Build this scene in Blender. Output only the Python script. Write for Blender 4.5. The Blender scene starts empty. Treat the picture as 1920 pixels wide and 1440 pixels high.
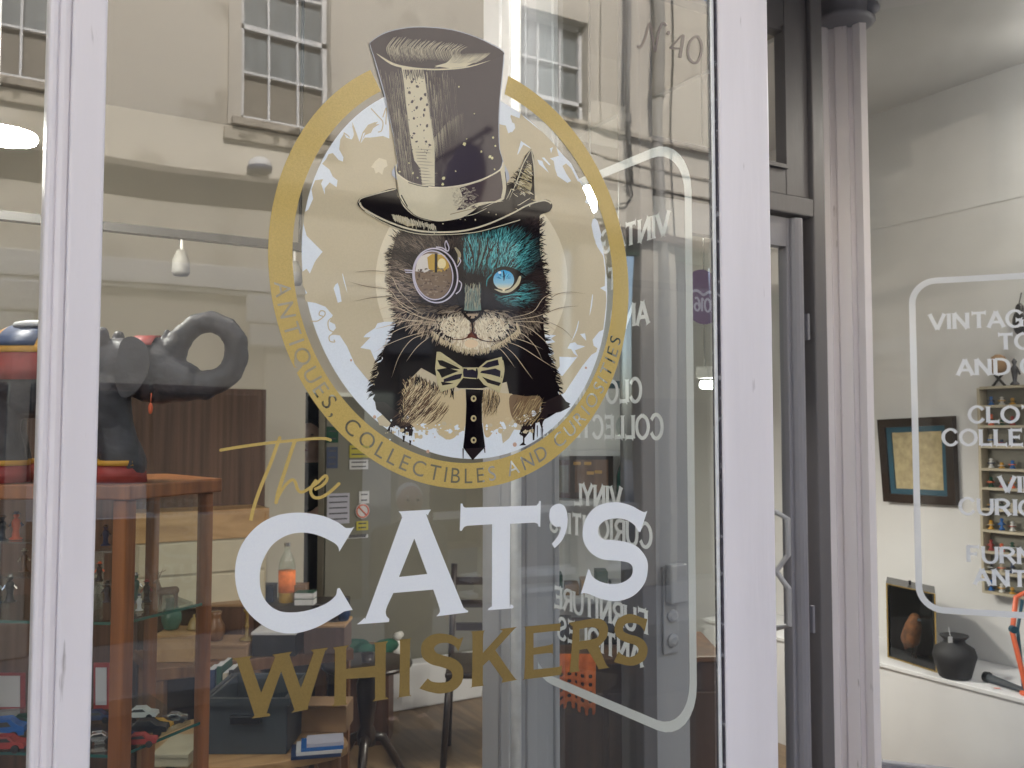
import bpy, bmesh, math, random
from mathutils import Vector, Matrix
random.seed(7)
SC = bpy.context.scene
COL = SC.collection
R = math.radians

# ------------------------------------------------------------------ camera, sky, sun, exposure
F_PX, YAW, PITCH = 1700.0, R(30.9), math.atan(90/1700.0)
CAM = Vector((0.0, -1.45, 1.80))
cd = bpy.data.cameras.new("camera"); cam = bpy.data.objects.new("camera", cd); COL.objects.link(cam)
cam.location = CAM
cam.rotation_euler = (R(90)+PITCH, 0, -YAW)
cd.sensor_width = 36; cd.lens = 36*F_PX/1920; cd.clip_start = 0.05; cd.clip_end = 400
cd.dof.use_dof = True; cd.dof.focus_distance = 1.62; cd.dof.aperture_fstop = 9.0
SC.camera = cam
wd = bpy.data.worlds.new("World"); SC.world = wd; wd.use_nodes = True
SUN_EL, SUN_AZ = R(40), R(-12)       # sun behind the shop, over its roof
nt = wd.node_tree; bg = nt.nodes["Background"]
sky = nt.nodes.new("ShaderNodeTexSky"); sky.sky_type = 'NISHITA'; sky.sun_disc = False
sky.sun_elevation = SUN_EL; sky.sun_rotation = SUN_AZ; sky.air_density = 1.0; sky.dust_density = 3.0
nt.links.new(sky.outputs[0], bg.inputs[0]); bg.inputs[1].default_value = 0.15
sd = bpy.data.lights.new("sun", 'SUN'); sun = bpy.data.objects.new("sun", sd); COL.objects.link(sun)
sd.energy = 3.5; sd.angle = R(9); sd.color = (1.0, 0.965, 0.92)
dv = Vector((math.sin(SUN_AZ)*math.cos(SUN_EL), math.cos(SUN_AZ)*math.cos(SUN_EL), math.sin(SUN_EL)))
sun.rotation_euler = dv.to_track_quat('Z', 'Y').to_euler(); sun.location = (0, 10, 12)
SC.view_settings.view_transform = 'Standard'; SC.view_settings.look = 'None'
SC.view_settings.exposure = 2.05; SC.view_settings.gamma = 1
SC.cycles.max_bounces = 8; SC.cycles.diffuse_bounces = 4; SC.cycles.glossy_bounces = 4
SC.cycles.transparent_max_bounces = 24; SC.cycles.caustics_reflective = False
SC.cycles.caustics_refractive = False; SC.cycles.sample_clamp_indirect = 4
SC.cycles.use_denoising = True

# ------------------------------------------------------------------ pixel <-> world helpers (used to measure positions)
AX = Vector((math.cos(YAW), -math.sin(YAW), 0))
FW0 = Vector((math.sin(YAW), math.cos(YAW), 0))
FW = FW0*math.cos(PITCH) + Vector((0, 0, math.sin(PITCH)))
UP = Vector((0, 0, math.cos(PITCH))) - FW0*math.sin(PITCH)
def ray(px, py): return FW + AX*((px-960)/F_PX) - UP*((py-720)/F_PX)
def W(px, py, Z): return CAM + ray(px, py)*Z
def PL(px, py, p, n):
    r = ray(px, py); n = Vector(n); return CAM + r*((Vector(p)-CAM).dot(n)/r.dot(n))
def G(px, py, y=0.0):                     # on the plane y = const
    r = ray(px, py); return CAM + r*((y-CAM.y)/r.y)
def FX(px, py, yv=7.0):                   # the real place of something seen reflected in the front pane
    p = G(px, py, yv); return Vector((p.x, -yv, p.z))
def lin(c, k=1.0):
    out = []
    for v in c[:3]:
        v = v/255.0; v = v/12.92 if v <= .04045 else ((v+.055)/1.055)**2.4
        out.append(min(.94, v*k))
    return tuple(out)

# ------------------------------------------------------------------ materials
def newmat(name):
    m = bpy.data.materials.new(name); m.use_nodes = True
    return m, m.node_tree, m.node_tree.nodes["Principled BSDF"]
def mat(name, col, rough=.5, var=.06, scale=8, bump=0, bscale=60, metal=0, spec=.5, wear=None, stretch=None):
    """procedural paint / wood / cloth: base colour with noise variation, optional wear colour and bump"""
    m, t, b = newmat(name)
    tc = t.nodes.new("ShaderNodeTexCoord"); mp = t.nodes.new("ShaderNodeMapping")
    t.links.new(tc.outputs["Object"], mp.inputs[0])
    if stretch: mp.inputs["Scale"].default_value = stretch
    n = t.nodes.new("ShaderNodeTexNoise"); n.inputs["Scale"].default_value = scale; n.inputs["Detail"].default_value = 6
    t.links.new(mp.outputs[0], n.inputs["Vector"])
    r = t.nodes.new("ShaderNodeValToRGB"); r.color_ramp.elements[0].position = .3; r.color_ramp.elements[1].position = .7
    r.color_ramp.elements[0].color = tuple(max(0, c*(1-var)) for c in col)+(1,)
    r.color_ramp.elements[1].color = tuple(min(.95, c*(1+var)) for c in col)+(1,)
    t.links.new(n.outputs["Fac"], r.inputs[0]); out = r.outputs[0]
    if wear:
        n2 = t.nodes.new("ShaderNodeTexNoise"); n2.inputs["Scale"].default_value = wear[1]; n2.inputs["Detail"].default_value = 9
        t.links.new(mp.outputs[0], n2.inputs["Vector"])
        r2 = t.nodes.new("ShaderNodeValToRGB"); r2.color_ramp.elements[0].position = wear[2]; r2.color_ramp.elements[1].position = wear[2]+.06
        r2.color_ramp.elements[0].color = (0, 0, 0, 1); r2.color_ramp.elements[1].color = (1, 1, 1, 1)
        mx = t.nodes.new("ShaderNodeMixRGB"); t.links.new(n2.outputs["Fac"], r2.inputs[0]); t.links.new(r2.outputs[0], mx.inputs[0])
        t.links.new(out, mx.inputs[1]); mx.inputs[2].default_value = wear[0]+(1,); out = mx.outputs[0]
    t.links.new(out, b.inputs["Base Color"])
    b.inputs["Roughness"].default_value = rough; b.inputs["Metallic"].default_value = metal
    b.inputs["Specular IOR Level"].default_value = spec
    if bump:
        n3 = t.nodes.new("ShaderNodeTexNoise"); n3.inputs["Scale"].default_value = bscale; n3.inputs["Detail"].default_value = 5
        t.links.new(mp.outputs[0], n3.inputs["Vector"])
        bp = t.nodes.new("ShaderNodeBump"); bp.inputs["Strength"].default_value = bump; bp.inputs["Distance"].default_value = .002
        t.links.new(n3.outputs["Fac"], bp.inputs["Height"]); t.links.new(bp.outputs[0], b.inputs["Normal"])
    return m
def emis(name, col, s):
    m, t, b = newmat(name); b.inputs["Emission Color"].default_value = col+(1,); b.inputs["Emission Strength"].default_value = s
    b.inputs["Base Color"].default_value = (.8, .8, .8, 1); return m
def glassmat(name, r0, tint=(.95, .97, .96), rough=0.0, wave=0.0, dirt_haze=0.0):
    """flat clear glazing: Schlick reflection over straight transmission"""
    m = bpy.data.materials.new(name); m.use_nodes = True; t = m.node_tree; t.nodes.clear()
    N = t.nodes.new; L = t.links.new
    o = N("ShaderNodeOutputMaterial"); mx = N("ShaderNodeMixShader"); tr = N("ShaderNodeBsdfTransparent"); gl = N("ShaderNodeBsdfAnisotropic")
    tr.inputs[0].default_value = tint+(1,); gl.inputs["Roughness"].default_value = rough
    g = N("ShaderNodeNewGeometry"); d = N("ShaderNodeVectorMath"); d.operation = 'DOT_PRODUCT'
    L(g.outputs["Incoming"], d.inputs[0]); L(g.outputs["Normal"], d.inputs[1])
    a = N("ShaderNodeMath"); a.operation = 'ABSOLUTE'; L(d.outputs["Value"], a.inputs[0])
    s = N("ShaderNodeMath"); s.operation = 'SUBTRACT'; s.inputs[0].default_value = 1; L(a.outputs[0], s.inputs[1])
    p = N("ShaderNodeMath"); p.operation = 'POWER'; p.inputs[1].default_value = 5; L(s.outputs[0], p.inputs[0])
    ma = N("ShaderNodeMath"); ma.operation = 'MULTIPLY_ADD'; ma.inputs[1].default_value = 1-r0; ma.inputs[2].default_value = r0; L(p.outputs[0], ma.inputs[0])
    L(ma.outputs[0], mx.inputs[0]); L(tr.outputs[0], mx.inputs[1]); L(gl.outputs[0], mx.inputs[2])
    if wave:
        tc = N("ShaderNodeTexCoord"); n = N("ShaderNodeTexNoise"); n.inputs["Scale"].default_value = 3.0; n.inputs["Detail"].default_value = 0
        L(tc.outputs["Object"], n.inputs["Vector"]); bp = N("ShaderNodeBump"); bp.inputs["Strength"].default_value = 1; bp.inputs["Distance"].default_value = wave
        L(n.outputs["Fac"], bp.inputs["Height"]); L(bp.outputs[0], gl.inputs["Normal"])
    if dirt_haze:      # thin film of dust and old smears, stronger in wiped arcs; also adds haze over dark areas
        tc2 = N("ShaderNodeTexCoord"); n2 = N("ShaderNodeTexNoise"); n2.inputs["Scale"].default_value = 2.2; n2.inputs["Detail"].default_value = 8; n2.inputs["Distortion"].default_value = 2.5
        L(tc2.outputs["Object"], n2.inputs["Vector"]); mr = N("ShaderNodeMapRange"); mr.inputs[1].default_value = .35; mr.inputs[2].default_value = .75; mr.inputs[3].default_value = dirt_haze*.25; mr.inputs[4].default_value = dirt_haze*1.6; L(n2.outputs["Fac"], mr.inputs[0])
        df = N("ShaderNodeBsdfDiffuse"); df.inputs[0].default_value = (.75, .75, .78, 1); m3 = N("ShaderNodeMixShader"); L(mr.outputs[0], m3.inputs[0]); L(mx.outputs[0], m3.inputs[1]); L(df.outputs[0], m3.inputs[2]); L(m3.outputs[0], o.inputs[0]); return m
    L(mx.outputs[0], o.inputs[0]); return m
def inkmat(name, rough=.04):
    """printed vinyl: ink colours stored per face"""
    m, t, b = newmat(name); at = t.nodes.new("ShaderNodeAttribute"); at.attribute_name = "ink"
    tc = t.nodes.new("ShaderNodeTexCoord"); n = t.nodes.new("ShaderNodeTexNoise"); n.inputs["Scale"].default_value = 350; n.inputs["Detail"].default_value = 4
    t.links.new(tc.outputs["Object"], n.inputs["Vector"])
    mr = t.nodes.new("ShaderNodeMapRange"); mr.inputs[3].default_value = .93; mr.inputs[4].default_value = 1.07; t.links.new(n.outputs["Fac"], mr.inputs[0])
    vm = t.nodes.new("ShaderNodeVectorMath"); vm.operation = 'SCALE'; t.links.new(at.outputs["Color"], vm.inputs[0]); t.links.new(mr.outputs[0], vm.inputs["Scale"])
    t.links.new(vm.outputs[0], b.inputs["Base Color"]); b.inputs["Roughness"].default_value = rough
    b.inputs["IOR"].default_value = 1.5; return m
def wood(name, c1, c2, scale=6, rough=.4, stretch=(1, 1, .08)):
    m, t, b = newmat(name); tc = t.nodes.new("ShaderNodeTexCoord"); mp = t.nodes.new("ShaderNodeMapping"); mp.inputs["Scale"].default_value = stretch
    n = t.nodes.new("ShaderNodeTexNoise"); n.inputs["Scale"].default_value = scale*6; n.inputs["Detail"].default_value = 8; n.inputs["Distortion"].default_value = 1.2
    r = t.nodes.new("ShaderNodeValToRGB"); r.color_ramp.elements[0].position = .32; r.color_ramp.elements[1].position = .68
    r.color_ramp.elements[0].color = c1+(1,); r.color_ramp.elements[1].color = c2+(1,)
    t.links.new(tc.outputs["Object"], mp.inputs[0]); t.links.new(mp.outputs[0], n.inputs["Vector"]); t.links.new(n.outputs["Fac"], r.inputs[0])
    t.links.new(r.outputs[0], b.inputs["Base Color"]); b.inputs["Roughness"].default_value = rough; return m

M = {}
M['paint'] = mat("pale lilac gloss paint", (.82, .79, .825), .38, .05, 9, .45, 55, wear=((.42, .39, .40), 45, .69), stretch=(1, 1, .12))
M['paint_dim'] = mat("lilac paint dimmed for lobby", (.25, .25, .285), .42, .05, 4, .3, 60)  # same lilac, darkened in the colour for the shaded lobby
M['paint_shade'] = mat("lobby paint darkened for shade", (.135, .13, .14), .45, .12, 5, .4, 50, stretch=(1, 1, .2))  # darkened copy, stands for the shade on fanlight and door frame
M['paint_door'] = mat("mid grey door paint", (.40, .405, .43), .42, .06, 6, .35, 55, wear=((.25, .24, .25), 90, .76), stretch=(1, 1, .2))
M['bead'] = mat("white sealant bead", (.80, .82, .84), .4, .1, 30, .3, 90)
M['putty'] = mat("dark aged putty", (.05, .045, .06), .6, .5, 70, .8, 120, wear=((.3, .3, .32), 60, .6))
M['glass'] = glassmat("shop window glass", .15, wave=.0009, dirt_haze=.010)
M['glass_side'] = glassmat("side window glass", .07, wave=.0004)
M['glass_splay'] = glassmat("right window glass", .018, wave=.0004, dirt_haze=.02)
M['glass_thin'] = glassmat("thin clear glass", .06, (.9, .95, .93))
M['glass_edge'] = mat("green glass edge", (.02, .10, .08), .1)
M['ink'] = inkmat("printed vinyl ink")
M['white_vinyl'] = mat("white vinyl", (.86, .90, .95), .06, .02, 400)
M['frost'] = mat("pale vinyl lettering", (.80, .83, .88), .25, .03, 200)
def frosted(name, col):
    m, t, b = newmat(name); b.inputs["Base Color"].default_value = col+(1,); b.inputs["Roughness"].default_value = .3
    n = t.nodes.new("ShaderNodeTexNoise"); n.inputs["Scale"].default_value = 90; mr = t.nodes.new("ShaderNodeMapRange"); mr.inputs[3].default_value = .35; mr.inputs[4].default_value = .55
    t.links.new(n.outputs["Fac"], mr.inputs[0]); tl = t.nodes.new("ShaderNodeBsdfTranslucent"); tl.inputs[0].default_value = col+(1,); mx = t.nodes.new("ShaderNodeMixShader")
    t.links.new(mr.outputs[0], mx.inputs[0]); t.links.new(b.outputs[0], mx.inputs[1]); t.links.new(tl.outputs[0], mx.inputs[2]); t.links.new(mx.outputs[0], t.nodes["Material Output"].inputs[0]); return m
M['frost'] = frosted("pale translucent vinyl lettering", (.95, .96, .97))
M['gold'] = mat("gold vinyl", (.25, .175, .06), .22, .10, 600)
M['gold_ring'] = mat("yellow gold vinyl", (.58, .43, .14), .10, .09, 500)
M['wall_in'] = mat("cream emulsion wall", (.56, .52, .43), .8, .05, 2, .2, 40)
M['wall_white'] = mat("white emulsion wall", (.64, .64, .64), .75, .04, 2, .2, 40)
M['ceil'] = mat("aged ceiling paint", (.34, .32, .29), .85, .04, 1.5)
M['floor'] = wood("worn floorboards", (.10, .065, .035), (.22, .15, .085), 2, .45, (1, .08, 1))
M['panel'] = mat("grey green panel paint", (.165, .16, .13), .6, .06, 3)
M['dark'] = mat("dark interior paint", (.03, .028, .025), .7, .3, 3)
M['render'] = mat("cream render", (.53, .49, .415), .85, .06, .9, .6, 25, wear=((.40, .365, .30), 1.8, .56))
M['render2'] = mat("grey cream boarding", (.50, .46, .39), .8, .06, 1.2, .4, 30, wear=((.36, .33, .28), 2.5, .64))
M['sash'] = mat("white sash paint", (.62, .62, .62), .5, .05, 4)
M['stone'] = mat("weathered stone sill", (.36, .32, .26), .85, .2, 5, .8, 25, wear=((.14, .12, .09), 9, .56))
M['lead'] = mat("dark brown cornice", (.19, .165, .13), .8, .25, 4, .5, 20)  # one dark tone over the whole cornice
M['pipe'] = mat("cast iron downpipe", (.20, .19, .17), .6, .12, 6)
M['shopdark'] = mat("dark stained shopfront timber", (.075, .04, .028), .5, .3, 5, .3, 30, stretch=(6, 1, .3))
M['blind'] = mat("brown vertical blind", (.085, .05, .036), .7, .45, 5, stretch=(9, 1, .2))
M['winglass'] = mat("dark window glass", (.045, .05, .05), .06, .3, 2, spec=.6)
M['curtain'] = mat("net curtain behind glass", (.15, .17, .175), .5, .25, 3, stretch=(4, 1, .5))
M['blind_beige'] = mat("beige roller blind behind glass", (.19, .17, .135), .6, .08, 3)
M['pave'] = mat("stone paving", (.26, .25, .23), .8, .12, 3, .4, 30)
M['road'] = mat("asphalt road", (.05, .05, .05), .85, .25, 40, .6, 120)
M['oak'] = wood("orange stained wood", (.15, .048, .014), (.36, .13, .038), 3, .38)
M['brownwood'] = wood("brown polished wood", (.10, .045, .02), (.22, .11, .05), 3, .35)
M['tablewood'] = wood("honey pine table top", (.30, .17, .07), (.48, .30, .14), 2, .35, (.2, 1, 1))
M['darkwood'] = mat("dark varnished wood", (.022, .014, .010), .3, .4, 8)
M['black'] = mat("black lacquer", (.012, .012, .013), .3, .3, 10)
M['blackvase'] = mat("matt black pottery", (.018, .019, .022), .7, .3, 20, .3, 80)
M['grey_el'] = mat("grey painted elephant hide", (.046, .046, .056), .5, .4, 22, 1.0, 60)
M['red'] = mat("dull red paint", (.30, .035, .03), .5, .25, 30)
M['yellow'] = mat("yellow ochre paint", (.58, .30, .03), .5, .1, 30)
M['navy'] = mat("dark blue paint", (.012, .03, .09), .5, .2, 30)
M['blue'] = mat("bright blue enamel", (.02, .12, .38), .25, .1, 20)
M['white'] = mat("white enamel", (.62, .62, .60), .3, .05, 20)
M['cream'] = mat("cream paint", (.44, .39, .29), .5, .08, 10)
M['tyre'] = mat("black rubber", (.015, .015, .015), .7)
M['chrome'] = mat("bright metal", (.6, .6, .6), .2, metal=1)
M['grey_plastic'] = mat("grey plastic", (.035, .045, .055), .45, .15, 10)
M['card'] = mat("brown cardboard", (.26, .16, .085), .8, .12, 6)
M['paper'] = mat("white paper", (.55, .55, .56), .7, .06, 12)
M['paper_y'] = mat("yellow leaflet paper", (.45, .40, .05), .7, .1, 12)
M['paper_l'] = mat("lilac notice paper", (.40, .40, .48), .7, .06, 12)
M['green'] = mat("dark green cloth", (.008, .06, .035), .85, .3, 12, .6, 60)
M['orange'] = mat("orange crochet wool", (.80, .20, .05), .9, .2, 40, .8, 90)
M['skin'] = mat("skin", (.66, .46, .38), .5, .08, 20)
M['hair'] = mat("white hair", (.78, .76, .74), .7, .15, 60, .6, 120)
M['hair_d'] = mat("dark hair", (.03, .02, .015), .6, .3, 60, .6, 120)
M['coat'] = mat("dark grey coat", (.05, .05, .055), .8, .2, 20, .4, 120)
M['blackcloth'] = mat("black clothing", (.012, .012, .014), .8, .3, 20, .4, 120)
M['denim'] = mat("dark blue trousers", (.02, .03, .06), .8, .2, 30)
M['plinth'] = mat("white plinth paint", (.64, .645, .66), .5, .05, 2.5, .2, 30)
M['slate'] = mat("petrol blue mount", (.012, .07, .11), .5, .15, 12)
M['print'] = mat("cream relief print", (.42, .35, .20), .7, .22, 30, .9, 45)
M['tube'] = emis("lit fluorescent tube", (1, .98, .92), 9)
M['lampglow'] = emis("lit ring lamp", (1, .97, .88), 45)
M['fox'] = mat("russet feathers", (.16, .055, .018), .9, .5, 40, .8, 90)
M['coral'] = mat("coral orange metal", (.70, .13, .05), .35, .1, 20)
M['purple'] = mat("purple sign paint", (.10, .05, .14), .5, .1, 10)
M['etch'] = mat("etched lettering", (.30, .27, .25), .5, .1, 60)
M['signblue'] = mat("slate blue sign paint", (.10, .11, .19), .5, .12, 10)

# ------------------------------------------------------------------ object helpers
def tag(o, label=None, cat=None, group=None, kind=None):
    if label: o['label'] = label
    if cat: o['category'] = cat
    if group: o['group'] = group
    if kind: o['kind'] = kind
    return o
def empty(name, loc, label, cat, group=None, rz=0):
    o = bpy.data.objects.new(name, None); COL.objects.link(o); o.location = loc; o.rotation_euler = (0, 0, rz)
    o.empty_display_size = .05; return tag(o, label, cat, group)
def orgof(o):
    v = Vector()
    while o: v = v+o.location; o = o.parent
    return v
class MB:
    """collects shapes in world space; build() links ONE mesh object (children keep world placement)"""
    def __init__(s): s.v = []; s.f = []
    def add(s, vs, fs):
        b = len(s.v); s.v += [Vector(v) for v in vs]; s.f += [tuple(b+i for i in f) for f in fs]; return s
    def box(s, x0, x1, y0, y1, z0, z1):
        return s.add([(x0,y0,z0),(x1,y0,z0),(x1,y1,z0),(x0,y1,z0),(x0,y0,z1),(x1,y0,z1),(x1,y1,z1),(x0,y1,z1)],
                     [(0,3,2,1),(4,5,6,7),(0,1,5,4),(1,2,6,5),(2,3,7,6),(3,0,4,7)])
    def obox(s, o, a, b, c):      # corner + three edge vectors
        o, a, b, c = map(Vector, (o, a, b, c))
        return s.add([o, o+a, o+a+b, o+b, o+c, o+a+c, o+a+b+c, o+b+c],
                     [(0,3,2,1),(4,5,6,7),(0,1,5,4),(1,2,6,5),(2,3,7,6),(3,0,4,7)])
    def cbox(s, c, a, b, h):      # centre of base, full edge vectors a,b, height h
        c, a, b = map(Vector, (c, a, b)); return s.obox(c-a/2-b/2, a, b, (0, 0, h))
    def prism(s, pts, z0, z1):
        n = len(pts); vs = [(p[0], p[1], z0) for p in pts]+[(p[0], p[1], z1) for p in pts]
        return s.add(vs, [tuple(range(n-1, -1, -1)), tuple(range(n, 2*n))]+[(i, (i+1) % n, n+(i+1) % n, n+i) for i in range(n)])
    def tube(s, pts, r, n=8, cap=True):
        pts = [Vector(p) for p in pts]; rs = r if isinstance(r, (list, tuple)) else [r]*len(pts)
        vs = []; up = None
        for i, p in enumerate(pts):
            d = (pts[min(i+1, len(pts)-1)]-pts[max(i-1, 0)]).normalized()
            if up is None: up = d.orthogonal().normalized()
            up = (up-d*up.dot(d)).normalized(); q = d.cross(up)
            vs += [p+(up*math.cos(2*math.pi*k/n)+q*math.sin(2*math.pi*k/n))*rs[i] for k in range(n)]
        fs = [(i*n+k, i*n+(k+1) % n, (i+1)*n+(k+1) % n, (i+1)*n+k) for i in range(len(pts)-1) for k in range(n)]
        if cap: fs += [tuple(range(n-1, -1, -1)), tuple((len(pts)-1)*n+k for k in range(n))]
        return s.add(vs, fs)
    def lathe(s, c, prof, n=20, axis=(0, 0, 1)):
        c = Vector(c); q = Vector((0, 0, 1)).rotation_difference(Vector(axis)); vs = []
        for r, z in prof:
            vs += [c+q @ Vector((r*math.cos(2*math.pi*k/n), r*math.sin(2*math.pi*k/n), z)) for k in range(n)]
        fs = [(i*n+k, i*n+(k+1) % n, (i+1)*n+(k+1) % n, (i+1)*n+k) for i in range(len(prof)-1) for k in range(n)]
        fs += [tuple(range(n-1, -1, -1)), tuple((len(prof)-1)*n+k for k in range(n))]
        return s.add(vs, fs)
    def ball(s, c, r, n=12, m=8):
        r = r if isinstance(r, tuple) else (r, r, r); c = Vector(c)
        b = len(s.v); vs = []; fs = []
        for i in range(1, m):
            a = math.pi*i/m
            vs += [c+Vector((r[0]*math.sin(a)*math.cos(2*math.pi*k/n), r[1]*math.sin(a)*math.sin(2*math.pi*k/n), r[2]*math.cos(a))) for k in range(n)]
        vs += [c+Vector((0, 0, r[2])), c-Vector((0, 0, r[2]))]; t = len(vs)-2
        fs = [(i*n+k, (i+1)*n+k, (i+1)*n+(k+1) % n, i*n+(k+1) % n) for i in range(m-2) for k in range(n)]
        fs += [(t, k, (k+1) % n) for k in range(n)]+[(t+1, (m-2)*n+(k+1) % n, (m-2)*n+k) for k in range(n)]
        return s.add(vs, fs)
    def build(s, name, m, parent=None, smooth=False, bevel=0, label=None):
        org = orgof(parent) if parent else (sum((v for v in s.v), Vector())/len(s.v))
        rz = 0
        me = bpy.data.meshes.new(name); me.from_pydata([v-org for v in s.v], [], s.f); me.update()
        if smooth: me.shade_smooth()
        me.materials.append(M[m] if isinstance(m, str) else m)
        o = bpy.data.objects.new(name, me); COL.objects.link(o)
        if parent: o.parent = parent
        else: o.location = org
        if bevel:
            bv = o.modifiers.new("bevel", 'BEVEL'); bv.width = bevel; bv.segments = 2; bv.limit_method = 'ANGLE'
        if label: o['label'] = label
        return o
def thing(name, loc, label, cat, group=None):
    o = empty(name, loc, label, cat, group); return o
def remesh_blob(mb, name, m, parent, vox, disp=0, dsc=60):
    me = bpy.data.meshes.new("tmp"); me.from_pydata(mb.v, [], mb.f); me.update()
    o = bpy.data.objects.new("tmp", me); COL.objects.link(o)
    md = o.modifiers.new("r", 'REMESH'); md.mode = 'VOXEL'; md.voxel_size = vox
    sm = o.modifiers.new("s", 'SMOOTH'); sm.iterations = 6; sm.factor = .6
    dg = bpy.context.evaluated_depsgraph_get(); me2 = bpy.data.meshes.new_from_object(o.evaluated_get(dg))
    bpy.data.objects.remove(o)
    org = orgof(parent)
    if disp:
        from mathutils import noise
        ds = [disp*(noise.noise(v.co*dsc)+.6*noise.noise(Vector((v.co.x, v.co.y, v.co.z*3))*dsc*1.7)) for v in me2.vertices]
        ns = [v.normal.copy() for v in me2.vertices]
        for v, d_, n_ in zip(me2.vertices, ds, ns): v.co += n_*d_
    for v in me2.vertices: v.co -= org
    me2.shade_smooth(); me2.materials.clear(); me2.materials.append(M[m]); me2.name = name
    o = bpy.data.objects.new(name, me2); COL.objects.link(o); o.parent = parent; return o
def cap(mb, a, b, ra, rb, n=12):   # tapered capsule
    a, b = Vector(a), Vector(b); mb.tube([a, a.lerp(b, .5), b], [ra, (ra+rb)/2, rb], n); mb.ball(a, ra, n, 8); mb.ball(b, rb, n, 8)

# 2-D filled outlines (holes allowed) -> triangles
def fill2d(outlines):
    cu = bpy.data.curves.new("t", 'CURVE'); cu.dimensions = '2D'; cu.fill_mode = 'BOTH'
    for ol in outlines:
        sp = cu.splines.new('POLY'); sp.points.add(len(ol)-1); sp.use_cyclic_u = True
        for i, p in enumerate(ol): sp.points[i].co = (p[0], p[1], 0, 1)
    o = bpy.data.objects.new("t", cu); COL.objects.link(o)
    dg = bpy.context.evaluated_depsgraph_get(); me = o.evaluated_get(dg).to_mesh()
    vs = [(v.co.x, v.co.y) for v in me.vertices]; fs = [tuple(p.vertices) for p in me.polygons]
    o.evaluated_get(dg).to_mesh_clear(); bpy.data.objects.remove(o); bpy.data.curves.remove(cu)
    return vs, fs
def smooth(pts, n=6):
    """Catmull-Rom closed outline; points with a third value are corners"""
    N = len(pts); out = []
    for i in range(N):
        p0, p1, p2, p3 = pts[i-1], pts[i], pts[(i+1) % N], pts[(i+2) % N]
        c1, c2 = len(p1) > 2, len(p2) > 2
        a = p1 if c1 else p0; d = p2 if c2 else p3
        for k in range(n):
            t = k/n; q = []
            for j in (0, 1):
                m1 = (p2[j]-a[j])*.5 if not c1 else (p2[j]-p1[j])*.9; m2 = (d[j]-p1[j])*.5 if not c2 else (p2[j]-p1[j])*.9
                if c1 and c2: q.append(p1[j]+(p2[j]-p1[j])*t); continue
                q.append((2*t**3-3*t**2+1)*p1[j]+(t**3-2*t*t+t)*m1+(-2*t**3+3*t*t)*p2[j]+(t**3-t*t)*m2)
            out.append(tuple(q))
            if c1 and c2: break
    return out
def opensm(pts, n=8):
    out = []
    for i in range(len(pts)-1):
        p0, p1, p2, p3 = pts[max(i-1, 0)], pts[i], pts[i+1], pts[min(i+2, len(pts)-1)]
        for k in range(n):
            t = k/n
            out.append(tuple((2*t**3-3*t*t+1)*p1[j]+(t**3-2*t*t+t)*(p2[j]-p0[j])*.5+(-2*t**3+3*t*t)*p2[j]+(t**3-t*t)*(p3[j]-p1[j])*.5 for j in (0, 1)))
    out.append(tuple(pts[-1][:2])); return out
def Zm(x0, y0, s): return lambda L: [((p[0]/s+x0, p[1]/s+y0)+tuple(p[2:])) for p in L]

# flat art on the glass: polygons in photo pixels, each with a print level (microns apart)
class Art:
    def __init__(s, put): s.v = []; s.f = []; s.c = []; s.put = put
    def poly(s, pts, col, lv, fill=True):
        b = len(s.v)
        if len(pts) > 4 and fill: vs, fs = fill2d([pts])
        else: vs, fs = pts, [tuple(range(len(pts)))]
        s.v += [s.put(p[0], p[1], lv) for p in vs]
        for f in fs: s.f.append(tuple(b+i for i in f)); s.c.append(col)
    def multi(s, outs, col, lv):
        b = len(s.v); vs, fs = fill2d(outs); s.v += [s.put(p[0], p[1], lv) for p in vs]
        for f in fs: s.f.append(tuple(b+i for i in f)); s.c.append(col)
    def stroke(s, pts, w, col, lv, w2=None, taper=False, n=6):
        P = opensm(pts, n) if len(pts) > 2 else [tuple(pts[0]), tuple(pts[1])]
        b = len(s.v); N = len(P)
        for i, p in enumerate(P):
            a, c = P[max(i-1, 0)], P[min(i+1, N-1)]; dx, dy = c[0]-a[0], c[1]-a[1]; L = math.hypot(dx, dy) or 1
            t = i/(N-1); ww = w+((w2 if w2 is not None else w)-w)*t
            if taper: ww = w*math.sin(math.pi*min(1, max(.04, .12+t*.88)))
            nx, ny = -dy/L*ww/2, dx/L*ww/2
            s.v += [s.put(p[0]+nx, p[1]+ny, lv+t*.25), s.put(p[0]-nx, p[1]-ny, lv+t*.25)]
        for i in range(N-1): s.f.append((b+2*i, b+2*i+1, b+2*i+3, b+2*i+2)); s.c.append(col)
    def dot(s, x, y, rx, ry, col, lv, n=14, rot=0, jag=0):
        pts = []
        for k in range(n):
            a = 2*math.pi*k/n; j = 1+random.uniform(-jag, jag); u, v = rx*j*math.cos(a), ry*j*math.sin(a)
            pts.append((x+u*math.cos(rot)-v*math.sin(rot), y+u*math.sin(rot)+v*math.cos(rot)))
        s.poly(pts, col, lv, fill=False)
    def build(s, name, m, parent, label=None):
        org = orgof(parent)
        me = bpy.data.meshes.new(name); me.from_pydata([v-org for v in s.v], [], s.f); me.update()
        at = me.color_attributes.new("ink", 'FLOAT_COLOR', 'CORNER')
        for p, c in zip(me.polygons, s.c):
            for li in p.loop_indices: at.data[li].color = (c[0], c[1], c[2], 1)
        me.materials.append(M[m]); o = bpy.data.objects.new(name, me); COL.objects.link(o); o.parent = parent
        if label: o['label'] = label
        return o
U = 4e-6
def gput(px, py, lv): return G(px, py, -.0012-lv*U)

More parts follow.
